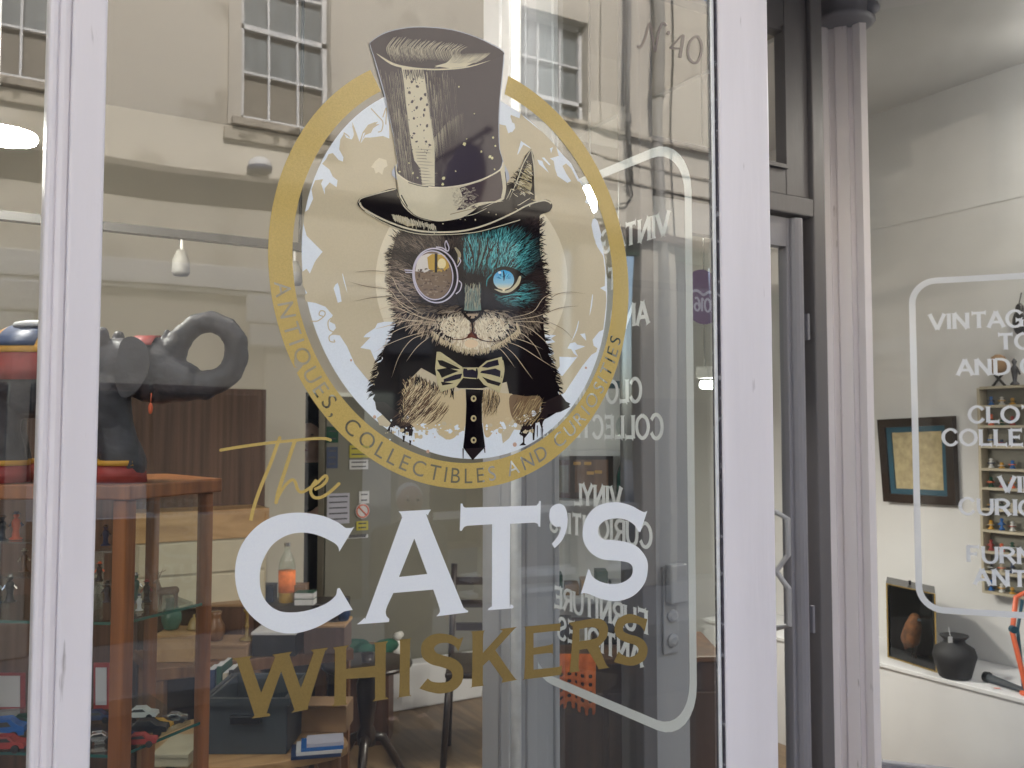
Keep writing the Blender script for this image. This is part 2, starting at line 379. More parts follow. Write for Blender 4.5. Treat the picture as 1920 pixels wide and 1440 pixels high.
# stroke lettering (flared capitals); unit height 1, y up
GL = {
'A': (1.05, [[(.0,0),(.5,1)],[(.5,1),(1.0,0)],[(.2,.33),(.82,.33)]]),
'B': (.95, [[(.1,0),(.1,1)],[(.1,.95),(.55,.95),(.78,.78),(.55,.53),(.1,.53)],[(.5,.53),(.88,.3),(.6,.05),(.1,.05)]]),
'C': (1.05, [[(.95,.78),(.75,.96),(.45,.99),(.15,.8),(.05,.5),(.15,.2),(.45,.01),(.75,.05),(.97,.25)]]),
'D': (1.05, [[(.1,0),(.1,1)],[(.1,.96),(.5,.96),(.85,.82),(.97,.5),(.85,.18),(.5,.04),(.1,.04)]]),
'E': (.9, [[(.1,0),(.1,1)],[(.1,.95),(.82,.95)],[(.1,.52),(.68,.52)],[(.1,.05),(.86,.05)]]),
'F': (.85, [[(.1,0),(.1,1)],[(.1,.95),(.8,.95)],[(.1,.5),(.66,.5)]]),
'G': (1.1, [[(.95,.8),(.75,.96),(.45,.99),(.15,.8),(.05,.5),(.15,.2),(.45,.01),(.75,.04),(.95,.2)],[(.95,.42),(.95,.0)],[(.6,.42),(1.02,.42)]]),
'H': (1.1, [[(.1,0),(.1,1)],[(.97,0),(.97,1)],[(.1,.52),(.97,.52)]]),
'I': (.3, [[(.15,0),(.15,1)]]),
'L': (.85, [[(.1,0),(.1,1)],[(.1,.05),(.82,.05)]]),
'M': (1.25, [[(.1,0),(.12,1)],[(.12,1),(.6,.1)],[(.6,.1),(1.1,1)],[(1.1,1),(1.13,0)]]),
'N': (1.1, [[(.1,0),(.1,1)],[(.1,1),(.95,.0)],[(.95,0),(.95,1)]]),
'O': (1.15, [[(.55,.99),(.18,.82),(.04,.5),(.18,.18),(.55,.01),(.93,.18),(1.06,.5),(.93,.82),(.55,.99)]]),
'P': (.9, [[(.1,0),(.1,1)],[(.1,.95),(.6,.95),(.82,.72),(.6,.48),(.1,.48)]]),
'Q': (1.15, [[(.55,.99),(.18,.82),(.04,.5),(.18,.18),(.55,.01),(.93,.18),(1.06,.5),(.93,.82),(.55,.99)],[(.6,.25),(.95,-.12)]]),
'R': (1.0, [[(.1,0),(.1,1)],[(.1,.95),(.6,.95),(.85,.73),(.6,.5),(.1,.5)],[(.5,.5),(.93,0)]]),
'S': (.9, [[(.8,.8),(.6,.96),(.35,.98),(.12,.85),(.12,.65),(.4,.54),(.65,.46),(.84,.3),(.78,.1),(.5,.01),(.25,.03),(.06,.2)]]),
'T': (1.0, [[(.5,0),(.5,1)],[(.03,.95),(.97,.95)]]),
'U': (1.05, [[(.1,1),(.1,.35),(.25,.08),(.52,.01),(.8,.08),(.95,.35),(.95,1)]]),
'V': (1.05, [[(.02,1),(.52,0)],[(.52,0),(1.02,1)]]),
'X': (1.0, [[(.03,0),(.95,1)],[(.03,1),(.95,0)]]),
'Y': (1.0, [[(.0,1),(.5,.45)],[(1.0,1),(.5,.45)],[(.5,.5),(.5,0)]]),
'0': (.8, [[(.4,.99),(.12,.8),(.05,.5),(.12,.2),(.4,.01),(.68,.2),(.75,.5),(.68,.8),(.4,.99)]]),
'1': (.5, [[(.1,.8),(.3,1)],[(.3,1),(.3,0)]]),
'2': (.8, [[(.08,.75),(.2,.95),(.5,.98),(.7,.78),(.55,.5),(.08,.03)],[(.08,.04),(.75,.04)]]),
'4': (.85, [[(.6,0),(.6,1)],[(.6,1),(.05,.3)],[(.05,.3),(.8,.3)]]),
'6': (.8, [[(.65,.92),(.35,.97),(.1,.6),(.1,.25),(.4,.02),(.7,.25),(.6,.5),(.35,.56),(.1,.35)]]),
' ': (.45, []),
}
def textwidth(s, sx, gap): return sum(GL[c][0]*sx+gap for c in s)-gap
def lettering(art, s, u0, v0, h, sx, gap, wt, fmap, col, lv0, serif=.0):
    """fmap(u,v)->point for art.put ; strokes get separate print levels"""
    u = u0; k = 0
    for ch in s:
        w, sts = GL[ch]
        for st in sts:
            P = [fmap(u+x*sx*h, v0+y*h) for x, y in st]
            P2 = opensm(P, 4) if len(P) > 2 else P
            b = len(art.v); N = len(P2); lv = lv0+k*1.0; k += 1
            Q = [(u+x*sx*h, v0+y*h) for x, y in st]; Q2 = opensm(Q, 4) if len(Q) > 2 else Q
            for i, p in enumerate(Q2):
                a, c = Q2[max(i-1, 0)], Q2[min(i+1, N-1)]; dx, dy = c[0]-a[0], c[1]-a[1]; L = math.hypot(dx, dy) or 1
                fl = 1.0
                if i in (0, N-1): fl = 1+serif
                vert = abs(dy)/L; ww = wt*h*(.72+.28*vert)*fl
                nx, ny = -dy/L*ww/2, dx/L*ww/2
                for sg in (1, -1):
                    q = fmap(p[0]+nx*sg, p[1]+ny*sg); art.v.append(art.put(q[0], q[1], lv+.3*i/N))
            for i in range(N-1): art.f.append((b+2*i, b+2*i+1, b+2*i+3, b+2*i+2)); art.c.append(col)
            if serif and len(Q) == 2:      # small spurs at both ends
                for (p, q) in ((Q[0], Q[1]), (Q[1], Q[0])):
                    dx, dy = p[0]-q[0], p[1]-q[1]; L = math.hypot(dx, dy); dx /= L; dy /= L
                    t = .045*h; sw = wt*h*.82; b = len(art.v); k += 1
                    for (e, f) in ((-sw, 0), (sw, 0), (wt*h*.45, -t*1.8), (-wt*h*.45, -t*1.8)):
                        z = fmap(p[0]-dy*e+dx*f, p[1]+dx*e+dy*f); art.v.append(art.put(z[0], z[1], lv0+k))
                    art.f.append((b, b+1, b+2, b+3)); art.c.append(col)
        u += (w*sx+gap)*h


# ================================================================== THE STREET
def struct(mb, name, m, **k):
    o = mb.build(name, m, **k); o['kind'] = 'structure'; return o
struct(MB().box(-40, 40, -60, 40, -.3, -.13), 'ground', 'road')
struct(MB().box(-40, 40, -5.3, -1.9, -.13, -.126), 'road', 'road')
struct(MB().box(-40, 40, -1.9, -.16, -.13, 0), 'pavement', 'pave', bevel=.01)
struct(MB().box(-40, 40, -6.98, -5.3, -.13, -.01), 'pavement', 'pave', bevel=.01)

# ---- opposite terrace, measured from its reflection in the front pane
FY = -7.0
def fz(px, py): return FX(px, py).z
def fx(px): return FX(px, 700).x
def wallholes(x0, x1, z0, z1, holes, y, th, name, m, parent):
    vs, fs = fill2d([[(x0, z0), (x1, z0), (x1, z1), (x0, z1)]]+[[(a, c), (b, c), (b, d), (a, d)] for a, b, c, d in holes])
    mb = MB(); mb.add([(v[0], y, v[1]) for v in vs], fs)
    for a, b, c, d in holes:      # reveals going back into the wall
        mb.add([(a,y,c),(b,y,c),(b,y-th,c),(a,y-th,c)], [(0,1,2,3)]); mb.add([(a,y,d),(b,y,d),(b,y-th,d),(a,y-th,d)], [(0,1,2,3)])
        mb.add([(a,y,c),(a,y,d),(a,y-th,d),(a,y-th,c)], [(0,1,2,3)]); mb.add([(b,y,c),(b,y,d),(b,y-th,d),(b,y-th,c)], [(0,1,2,3)])
    mb.box(x0, x1, y-.5, y-.3, z0, z1); mb.box(x0, x1, y-6, y-.5, z1-.3, z1)
    return mb.build(name, m, parent)
terr = thing('terraced_building', (4, FY, 0), 'cream rendered terrace across the street with white sash windows above shops', 'building')
xB0, xB1 = fx(440), fx(617); xC0, xC1 = fx(972), fx(1104)
zs, zr = fz(530, 236), fz(530, 62)                  # bottom of panes, meeting rail
ww = xB1-xB0; pitch = (xC0+xC1-xB0-xB1)/2
cxs = [(xB0+xB1)/2+pitch*k for k in (-5, -4, -3, -2, -1, 0, 1)]+[(xC0+xC1)/2+2.75+2.6*k for k in range(1, 3)]
cxs[4] = fx(-20)
top = zr+(zr-zs)
holes = [(c-ww/2, c+ww/2, zs-.03, top) for c in cxs]
xN = fx(1128)                                       # end of the smooth render, then the boarded neighbour
sh_top = fz(360, 325)                               # shop cornice
wallholes(-16, xN, sh_top-.02, 7.3, [h for h in holes if h[1] < xN-.05], FY, .16, 'wall', 'render', terr)
def sash(cx, w, z0, z1, zr, glass, par, bars=(3, 2), lowglass=None):
    fr = MB(); y = FY-.10
    e = .045
    for a, b, c, d in ((cx-w/2, cx-w/2+e, z0, z1), (cx+w/2-e, cx+w/2, z0, z1), (cx-w/2, cx+w/2, z0, z0+.07), (cx-w/2, cx+w/2, z1-e, z1), (cx-w/2, cx+w/2, zr-.025, zr+.025)):
        fr.box(a, b, y-.03, y+.02, c, d)
    f = fr.build('window', 'sash', par)
    g = MB()
    for k in range(1, bars[0]):
        x = cx-w/2+w*k/bars[0]; g.box(x-.011, x+.011, y-.02, y+.012, z0+.07, z1-e)
    for (a, b) in ((z0+.07, zr-.025), (zr+.025, z1-e)):
        z = (a+b)/2; g.box(cx-w/2+e, cx+w/2-e, y-.019, y+.011, z-.011, z+.011)
    g.build('glazing_bar', 'sash', f)
    zc = z0+(zr-z0)*.52
    MB().box(cx-w/2+.02, cx+w/2-.02, y-.045, y-.04, zc, z1).build('pane', glass, f)
    MB().box(cx-w/2+.02, cx+w/2-.02, y-.045, y-.04, z0, zc).build('pane', lowglass or glass, f)
    return f
for i, c in enumerate(cxs):
    if c > xN: continue
    sash(c, ww, zs-.03, top, zr, 'curtain', terr, lowglass='blind_beige')
    MB().box(c-ww/2-.10, c+ww/2+.10, FY+.001, FY+.10, zs-.11, zs-.035).box(c-ww/2-.16, c+ww/2+.16, FY+.001, FY+.05, zs-.24, zs-.112).build('window_sill', 'stone', terr, bevel=.008)
    ar = MB()                                        # raised surround
    ar.box(c-ww/2-.13, c-ww/2-.005, FY+.001, FY+.035, zs-.10, top+.14).box(c+ww/2+.005, c+ww/2+.13, FY+.001, FY+.035, zs-.10, top+.14)
    ar.box(c-ww/2-.004, c+ww/2+.004, FY+.001, FY+.034, top+.005, top+.139)
    ar.build('window_surround', 'render2', terr, bevel=.004)
# shop cornice and fascia (left shop)
xs0, xs1 = -9.0, fx(960)
c = MB()
zc0 = fz(360, 382)
c.add([(-16, FY, sh_top), (-16, FY+.30, sh_top-.04), (-16, FY+.30, sh_top-.09), (-16, FY+.10, zc0), (-16, FY, zc0),
       (xs1, FY, sh_top), (xs1, FY+.30, sh_top-.04), (xs1, FY+.30, sh_top-.09), (xs1, FY+.10, zc0), (xs1, FY, zc0)],
      [(0,1,6,5),(1,2,7,6),(2,3,8,7),(3,4,9,8),(0,4,3,2,1),(5,6,7,8,9)])
c.build('cornice', 'lead', terr)
zf1 = fz(350, 495); zf2 = fz(350, 540); zt = fz(400, 728)
f = MB().box(-16, xs1, FY+.002, FY+.09, zf1+.001, zc0-.001)
f.build('fascia', 'render', terr)
MB().box(-16, xs1, FY+.002, FY+.14, zf2, zf1).box(-16, xs1, FY+.002, FY+.11, zf2-.04, zf2-.001).build('fascia_moulding', 'sash', terr, bevel=.01)
MB().box(-16, xs1, FY-.05, FY+.03, zt, zf2-.041).build('transom_board', 'render2', terr)
# shop windows and doorways below
zb, zb2 = fz(400, 955), fz(400, 1135)
door0, door1 = fx(572), fx(742)
pil = [(fx(497), fx(571)), (-1.6, -1.3), (fx(20), fx(58)), (fx(742), fx(800)), (fx(900), fx(960)), (-5.5, -5.2), (-9, -8.7)]
for a, b in pil:
    MB().box(a, b, FY-.06, FY+.12, 0, zf2-.042).box(a-.03, b+.03, FY-.061, FY+.15, 0, .28).build('pilaster', 'render2', terr, bevel=.008)
    MB().box(a-.20, b+.02, FY+.121, FY+.2, zf2-.30, zf2-.045).box(a-.17, b-.01, FY+.122, FY+.18, zf2-.52, zf2-.302).build('console_bracket', 'sash', terr, bevel=.02)
def shopwin(a, b, m, z0, z1):
    w = MB().box(a, b, FY-.25, FY-.2, z0, z1).build('shop_window', m, terr)
    fr = MB()
    for x in (a+.02, b-.07): fr.box(x, x+.05, FY-.2, FY+.05, z0, z1)
    fr.box(a+.07, b-.07, FY-.2, FY+.04, z1-.06, z1).box(a+.07, b-.07, FY-.2, FY+.05, z0, z0+.05)
    fr.build('frame', 'shopdark', w)
    return w
shopwin(fx(60), fx(285), 'winglass', fz(180, 905), zt)
shopwin(fx(285), fx(497), 'blind', zb, zt)
shopwin(-1.3, fx(20), 'winglass', 1.0, zt); shopwin(-5.2, -1.6, 'blind', 1.0, zt); shopwin(-8.7, -5.5, 'winglass', 1.0, zt); shopwin(-16, -9, 'blind', 1.0, zt)
shopwin(fx(800), fx(900), 'winglass', .6, zt)
MB().box(fx(60), fx(497), FY-.1, FY+.05, 0, fz(180, 960)-.05).build('stall_riser', 'brownwood', terr)
MB().box(-16, fx(60)-.3, FY-.1, FY+.05, 0, .99).build('stall_riser', 'shopdark', terr)
MB().box(fx(285)+.02, fx(497)-.02, FY+.051, FY+.1, zb2, zb-.012).build('riser_panel', 'cream', terr, bevel=.02)
MB().box(door0, door1, FY-.9, FY-.85, 0, zt).build('door', 'dark', terr)
# boarded neighbour on the right
nb = thing('boarded_shop_building', (10, FY, 0), 'grey cream boarded building next door with a thick downpipe and green shopfront', 'building')
zg = fz(1300, 458)
zl = [fz(1225, y) for y in (262, 315, 352)]
wl = wallholes(xN+.004, 22, zg, 7.3, [], FY+.01, .1, 'wall', 'render2', nb)
b = MB(); b.box(xs1+.01, 22, FY+.011, FY+.09, zl[0]-.03, zl[0]+.02)
for z in zl[1:]: b.box(xs1+.01, 22, FY+.011, FY+.035, z-.012, z+.012)
b.build('board_moulding', 'stone', nb)
MB().box(xs1+.01, xN, FY+.002, FY+.03, zl[2]-.5, zl[0]-.031).build('fascia', 'render2', nb)
MB().box(xs1+.005, 22, FY+.012, FY+.22, zg-.10, zg-.002).build('cornice', 'shopdark', nb)
MB().box(xs1+.005, 22, FY-.02, FY+.06, fz(1310, 500), zg-.102).build('fascia_board', 'green', nb)
for a, b2 in ((fx(1075), fx(1130)), (fx(1190), fx(1255)), (fx(1350), fx(1380)), (13, 13.3)):
    MB().box(a, b2, FY-.05, FY+.10, 0, zg-.103).build('pilaster', 'render2', nb, bevel=.01)
for a, b2, m in ((fx(1130), fx(1190), 'winglass'), (fx(1255), fx(1350), 'winglass'), (fx(1380), 13, 'winglass'), (13.3, 22, 'blind'), (xs1+.02, fx(1075), 'blind')):
    MB().box(a, b2, FY-.25, FY-.2, .0, zg-.103).build('shop_window', m, nb)
# pale horizontal rails low on the shopfronts (seen as thin lines over the letters)
for y0, x0p, x1p, th in ((958, 800, 1190, .06), (1078, 880, 1190, .07), (1110, 880, 1130, .05), (1160, 880, 1130, .05)):
    zz = fz(1000, y0-2); MB().box(xs1+.01 if y0 > 1e9 else fx(x0p), fx(x1p), FY-.19, FY+.04+.001*y0/100, zz-th/2, zz+th/2).build('window_rail', 'sash', nb)
def pipe(px, z0, z1, r, name, label, y=FY+.13, m='pipe'):
    t = thing(name, (fx(px), y, z0), label, 'pipe')
    MB().tube([(fx(px), y, z0), (fx(px), y, z1)], r, 12).build('pipe_run', m, t, smooth=True)
    for z in [z0+.8+1.7*k for k in range(int((z1-z0)/1.7))]:
        MB().lathe((fx(px), y, z), [(r+.001, -.05), (r+.018, -.05), (r+.018, .05), (r+.001, .05)], 12).build('pipe_collar', m, t)
    return t
pipe(1228, 0, 7.3, .068, 'downpipe', 'thick grey cast iron downpipe down the boarded wall')
pipe(1170, fz(1170, 350), 7.3, .03, 'waste_pipe', 'thin grey waste pipe between the sash window and the downpipe')
cb = [FX(1172, 345), FX(1176, 370), FX(1165, 385), FX(1145, 388)]
t = thing('cable', cb[0], 'thin dark cable curling under the waste pipe', 'cable')
MB().tube([Vector((p.x, FY+.06, p.z)) for p in cb], .012, 6).build('cable_run', 'tyre', t)
t = thing('wall_cable', (fx(1263), FY+.04, 2), 'thin vertical cable right of the downpipe', 'cable')
MB().tube([(fx(1263), FY+.04, 1), (fx(1263), FY+.04, 7.3)], .009, 6).build('cable_run', 'tyre', t)
# hanging pub style sign on a bracket
sx = 4.12; sc = Vector((sx, FY+.62, fz(885, 330)+.08))
sc.z -= .36
sg = thing('hanging_sign', (sx, FY, sc.z+.45), 'oval slate blue sign hanging from a dark scrolled bracket across the street', 'sign')
MB().tube([(sx, FY, sc.z+.38), (sx, FY+1.12, sc.z+.38)], .022, 8).lathe((sx, FY+1.12, sc.z+.38), [(.01, -.04), (.045, -.01), (.045, .01), (.01, .04)], 10).build('bracket', 'black', sg)
for scr in ([(sx, FY+.02, sc.z+.1), (sx, FY+.18, sc.z+.32), (sx, FY+.3, sc.z+.36), (sx, FY+.25, sc.z+.37), (sx, FY+.22, sc.z+.3), (sx, FY+.28, sc.z+.26)], [(sx, FY+.98, sc.z+.37), (sx, FY+1.02, sc.z+.3), (sx, FY+.95, sc.z+.26)]): MB().tube(scr, .011, 6).build('scroll', 'black', sg)
if 0: MB().tube([(sx, FY+.02, sc.z+.1), (sx, FY+.18, sc.z+.32), (sx, FY+.3, sc.z+.36)], .012, 6).tube([(sx, FY+.25, sc.z+.37), (sx, FY+.22, sc.z+.3), (sx, FY+.28, sc.z+.26)], .01, 6).tube([(sx, FY+.98, sc.z+.37), (sx, FY+1.02, sc.z+.3), (sx, FY+.95, sc.z+.26)], .01, 6).build('scroll', 'black', sg)
ov = [(.43*math.cos(a), .36*math.sin(a)) for a in [2*math.pi*k/40 for k in range(40)]]
mb = MB(); vs = [(sx-.02, sc.y+p[0], sc.z+p[1]) for p in ov]+[(sx+.02, sc.y+p[0], sc.z+p[1]) for p in ov]
mb.add(vs, [tuple(range(40)), tuple(range(79, 39, -1))]+[(i, (i+1) % 40, 40+(i+1) % 40, 40+i) for i in range(40)]); pn = mb.build('sign_board', 'signblue', sg)
rim = MB().tube([(sx, sc.y+p[0], sc.z+p[1]) for p in ov]+[(sx, sc.y+.43, sc.z)], .022, 6, cap=False); rim.build('rim', 'black', pn)
a = Art(lambda u, v, lv: Vector((sx-.0215-lv*2e-5, sc.y-u, sc.z+v)))
tw = textwidth('PHOENIX', .8, .12)*.13
lettering(a, 'PHOENIX', -tw/2, -.06, .13, .8, .12, .16, lambda u, v: (u, v), (.03, .03, .05), 1)
a.build('lettering', 'ink', pn)
dl = FX(480, 326); t = thing('bulkhead_lamp', (dl.x, FY, dl.z), 'round white bulkhead lamp with a dark rim above the shop cornice', 'outside lamp')
MB().lathe((dl.x, FY+.10, dl.z-.02), [(.115, 0), (.12, .02), (.118, .045)], 24).build('rim', 'navy', t)
MB().lathe((dl.x, FY+.10, dl.z+.026), [(.112, 0), (.10, .05), (.05, .08)], 24).box(dl.x-.04, dl.x+.04, FY+.001, FY+.03, dl.z-.04, dl.z+.1).build('case', 'sash', t, smooth=False)
# ================================================================== THE SHOP FRONT
shop = thing('shop_building', (2, 0, 0), 'pale lilac painted shopfront framing the cat logo window', 'building')
HT = 3.55
def vpost(x0, x1, y0, y1, z0=0, z1=HT): return MB().box(x0, x1, y0, y1, z0, z1)
def gx(px, y=-.045, py=810): return G(px, py, y).x
lx0, lx1 = gx(74), gx(183); rx0, rx1 = gx(1356, -.016), gx(1452, -.016)
# left mullion: flat board with a moulded left edge
lm = vpost(lx0+.028, lx1, -.05, .05)
lp = lm.build('mullion', 'paint', shop, bevel=.004)
mo = MB()
for dx, r in ((.021, .010), (.006, .007)):
    mo.tube([(lx0+dx, -.030, 0), (lx0+dx, -.030, HT)], r, 10)
mo.box(lx0, lx0+.027, -.027, .05, 0, HT); mo.build('moulding', 'paint', lp, smooth=False)
rp = vpost(rx0, rx1, -.016, .012).build('corner_post', 'paint', shop, bevel=.006)
MB().box(rx0-.012, rx0-.0045, -.008, -.002, 0, HT).build('glazing_bead', 'bead', rp, bevel=.002)
MB().box(rx0-.0042, rx0-.0003, -.012, .01, 0, HT).build('putty_line', 'putty', rp)
MB().box(-6.5, rx1, -.06, .06, HT-.2, HT).box(-6.5, rx1, -.05, .05, 0, .55).build('rail', 'paint', shop, bevel=.004)
vpost(-1.3, -1.2, -.05, .05).build('mullion', 'paint', shop, bevel=.004)
MB().box(-6.5, 9, .0, 9, HT+.15, 9.6).build('upper_wall', 'render', shop)
MB().box(-6.7, -6.5, 0, 9, 0, 9.6).box(9, 9.2, 0, 9, 0, 9.6).box(-6.5, 9, 8.8, 9, 0, HT+.14).box(4.21, 9, .4, 8.8, 0, HT+.14).box(4.21, 9, -.02, .39, 0, HT+.14).build('side_wall', 'render', shop)
def pane(name, a, b, z0, z1, m, label=None):
    a, b = Vector(a), Vector(b)
    mb = MB().add([(a.x, a.y, z0), (b.x, b.y, z0), (b.x, b.y, z1), (a.x, a.y, z1)], [(0, 1, 2, 3)])
    return mb.build(name, m, shop)
pane('window_pane', (lx1-.004, 0, 0), (rx0-.002, 0, 0), .55, HT-.2, 'glass')
pane('window_pane', (-1.2, 0, 0), (lx0+.01, 0, 0), .55, HT-.2, 'glass')
# lobby: return pane, inner post, sidelight, door, fanlight, column, right splayed pane
XR = (rx0+rx1)/2-.03; YI = .80; XP0, XP1 = XR-.095, XR+.081
pane('return_pane', (XR, .014, 0), (XR, YI+.02, 0), .55, HT-.2, 'glass_side')
ip = MB().box(XP0, XP1, YI, YI+.16, .15, HT).build('inner_post', 'paint_door', shop, bevel=.006)
m2 = MB()
for dy, r in ((.05, .006),): m2.tube([(XP0, YI+dy, .15), (XP0, YI+dy, HT)], r, 10)
for dx, r in ((.058, .004), (.155, .005)): m2.tube([(XP0+dx, YI, .15), (XP0+dx, YI, HT)], r, 10)
m2.build('moulding', 'paint_door', ip, smooth=True)
MB().tube([(XP0+.02, YI-.006, .15), (XP0+.02, YI-.006, HT)], .015, 10).build('white_bead', 'bead', ip, smooth=True)
for za_, zb_ in ((0, .55), (HT-.2, HT)): MB().box(XR-.03, XR+.03, .0125, YI, za_, zb_).build('return_rail', 'paint', shop)
DY = .95
dx0, dx1 = G(1208, 900, DY).x, G(1508, 900, DY).x
jx = G(1522, 900, DY).x
zh = G(1480, 408, DY).z
pane('sidelight_pane', (XP1, DY-.03, 0), (dx0-.06, DY-.03, 0), .6, HT-.1, 'glass_side')
MB().box(dx0-.065, dx0-.008, DY-.07, DY+.05, .15, HT).box(jx-.02, jx+.045, DY-.05, DY+.06, .15, HT).box(dx0-.007, jx-.021, DY-.05, DY+.05, zh, zh+.07).box(XR, dx0-.066, DY-.05, DY+.02, .15, .6).build('door_frame', 'paint_shade', shop, bevel=.005)
fan = MB(); fz0, fz1 = G(1480, 372, DY).z, HT
fxx = G(1462, 300, DY).x; fg0, fg1 = G(1462, 312, DY).z, G(1462, 66, DY).z
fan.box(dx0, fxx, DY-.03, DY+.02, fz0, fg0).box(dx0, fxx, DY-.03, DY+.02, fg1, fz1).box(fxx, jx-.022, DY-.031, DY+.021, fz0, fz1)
fl = fan.build('fanlight', 'paint_shade', shop, bevel=.004)
MB().box(fxx-.012, fxx, DY-.045, DY-.032, fg0-.02, fg1+.02).box(dx0, fxx-.013, DY-.045, DY-.032, fg0-.02, fg0-.005).build('bead', 'paint_shade', fl)
# front door
door = thing('shop_door', ((dx0+dx1)/2, DY, .15), 'grey painted glazed shop door with lock plate and white pull handle', 'door')
dt = .022
sw = G(1282, 900, DY).x-dx0
MB().box(dx0, dx0+sw, DY-dt, DY+dt, .16, zh-.01).build('stile', 'paint_door', door, bevel=.006)
MB().box(dx1-.10, dx1-.008, DY-dt, DY+dt, .16, zh-.01).tube([(dx1-.055, DY-dt, .16), (dx1-.055, DY-dt, zh-.01)], .03, 14).build('stile', 'paint_dim', door, bevel=.004)
MB().box(dx0+sw, dx1-.1, DY-dt+.001, DY+dt-.001, .16, .5).box(dx0+sw, dx1-.1, DY-dt+.001, DY+dt-.001, zh-.12, zh-.01).build('rail', 'paint_dim', door)
MB().add([(dx0+sw, DY, .5), (dx1-.1, DY, .5), (dx1-.1, DY, zh-.12), (dx0+sw, DY, zh-.12)], [(0, 1, 2, 3)]).build('door_pane', 'glass_side', door)
l0 = G(1255, 1145, DY-dt)
lk = MB().box(l0.x-.035, l0.x+.03, DY-dt-.012, DY-dt-.001, l0.z-.14, l0.z+.15).build('lock_plate', 'paint_door', door, bevel=.003)
MB().box(l0.x-.03, l0.x+.04, DY-dt-.05, DY-dt-.013, l0.z+.03, l0.z+.16).build('latch_case', 'paint_door', lk, bevel=.006)
for dz in (-.015, -.095): MB().lathe((l0.x, DY-dt-.013, l0.z+dz), [(.022, 0), (.022, .008), (.012, .014)], 14, (0, -1, 0)).build('keyhole', 'paint_door', lk)
h0 = G(1466, 1070, DY-.05)
hp = MB(); z0 = h0.z
hp.tube([(h0.x, DY-dt, z0+.21), (h0.x, DY-.08, z0+.19), (h0.x, DY-.08, z0+.06), (h0.x-.03, DY-.05, z0), (h0.x, DY-.08, z0-.06), (h0.x, DY-.08, z0-.19), (h0.x, DY-dt, z0-.21)], .011, 8)
hp.build('pull_handle', 'paint_door', door)
for zz in (2.2, 1.1, .5): MB().box(dx1-.006, dx1+.006, DY-.035, DY-.02, zz-.05, zz+.05).build('hinge', 'paint_dim', door)
stc = G(1318, 557, DY); rs = thing('round_sticker', (stc.x, DY+.003, stc.z), 'round purple sticker with reversed 2016 on the shop door glass', 'sticker')
n = 36; rad = .098; MB().lathe((stc.x, DY-.0012, stc.z), [(rad, 0), (rad, .0006)], n, (0, -1, 0)).build('disc', 'purple', rs)
a = Art(lambda u, v, lv: Vector((stc.x-u, DY-.0022-lv*8e-6, stc.z+v)))
lettering(a, '2016', -.066, -.052, .048, .8, .0, .2, lambda u, v: (u, v), (.42, .40, .52), 1)
a.stroke([(-.075, .008), (-.03, .02), (.0, .008), (.03, .02), (.075, .01)], .010, (.40, .38, .5), 40)
a.build('lettering', 'ink', rs)
# splayed right window: column, pane, panels
Pn = W(1708, 810, 3.6); Pn.z = 0; Dv = Vector((.618, -.786, 0)); Nv = Vector((-.786, -.618, 0))
c0 = Pn-Dv*.135
col = MB(); pts = []
L = .225
prof = [(0, 0), (0, .05), (.02, .055), (.03, .075), (.055, .085), (.075, .07), (.08, .05), (.10, .05), (.105, .062), (.15, .062), (.155, .04), (.17, .04), (.175, .06), (.20, .075), (.225, .06), (.225, 0)]
pts = [c0-Dv*(L-a)+Nv*b for a, b in prof][::-1]
col.prism([(p.x, p.y) for p in pts], 0, HT)
colm = col.build('column', 'paint', shop)
cc = c0-Dv*.09+Nv*.05
cap_ = MB(); zc = G(1600, 45, cc.y).z
for k in range(14):
    a = k*.45; cap_.ball((cc.x+Nv.x*.03+Dv.x*(.11*math.cos(a)), cc.y+Nv.y*.03+Dv.y*(.11*math.cos(a)), zc+.02+.02*k*.8), (.035, .035, .03), 8, 6)
cap_.lathe((cc.x, cc.y, zc-.03), [(.11, 0), (.13, .015), (.11, .03), (.12, .08), (.16, .2), (.19, .26)], 16)
cap_.build('capital', 'paint_dim', colm, smooth=True)
e1 = Pn+Dv*1.05
pane('splayed_pane', c0-Dv*.01+Vector((0, 0, 0)), e1, .5, HT, 'glass_splay')
MB().obox(c0-Nv*.03, Dv*1.3, Nv*.06, (0, 0, .5)).build('stall_riser', 'paint_dim', shop)
MB().obox(e1-Nv*.05, Dv*.12, Nv*.1, (0, 0, HT)).build('corner_post', 'paint', shop)
MB().box(rx1+.001, 2.3, -.01, .12, 3.2, HT-.001).build('added_header', 'paint_dim', shop)  # added beam above the view, cuts high light into the lobby
MB().box(-6.5, 9, -.95, -.07, 3.75, 3.9).box(-6.5, 9, -.5, -.071, 3.6, 3.749).build('added_canopy', 'paint', shop)  # added out of view to keep sky light off the upper lobby
MB().prism([(rx1-.1, -.05), (4.3, -.05), (4.3, .2), (2.9, 1.2), (XR, 1.0)], HT+.0, HT+.149).build('lobby_ceiling', 'paint_dim', shop)
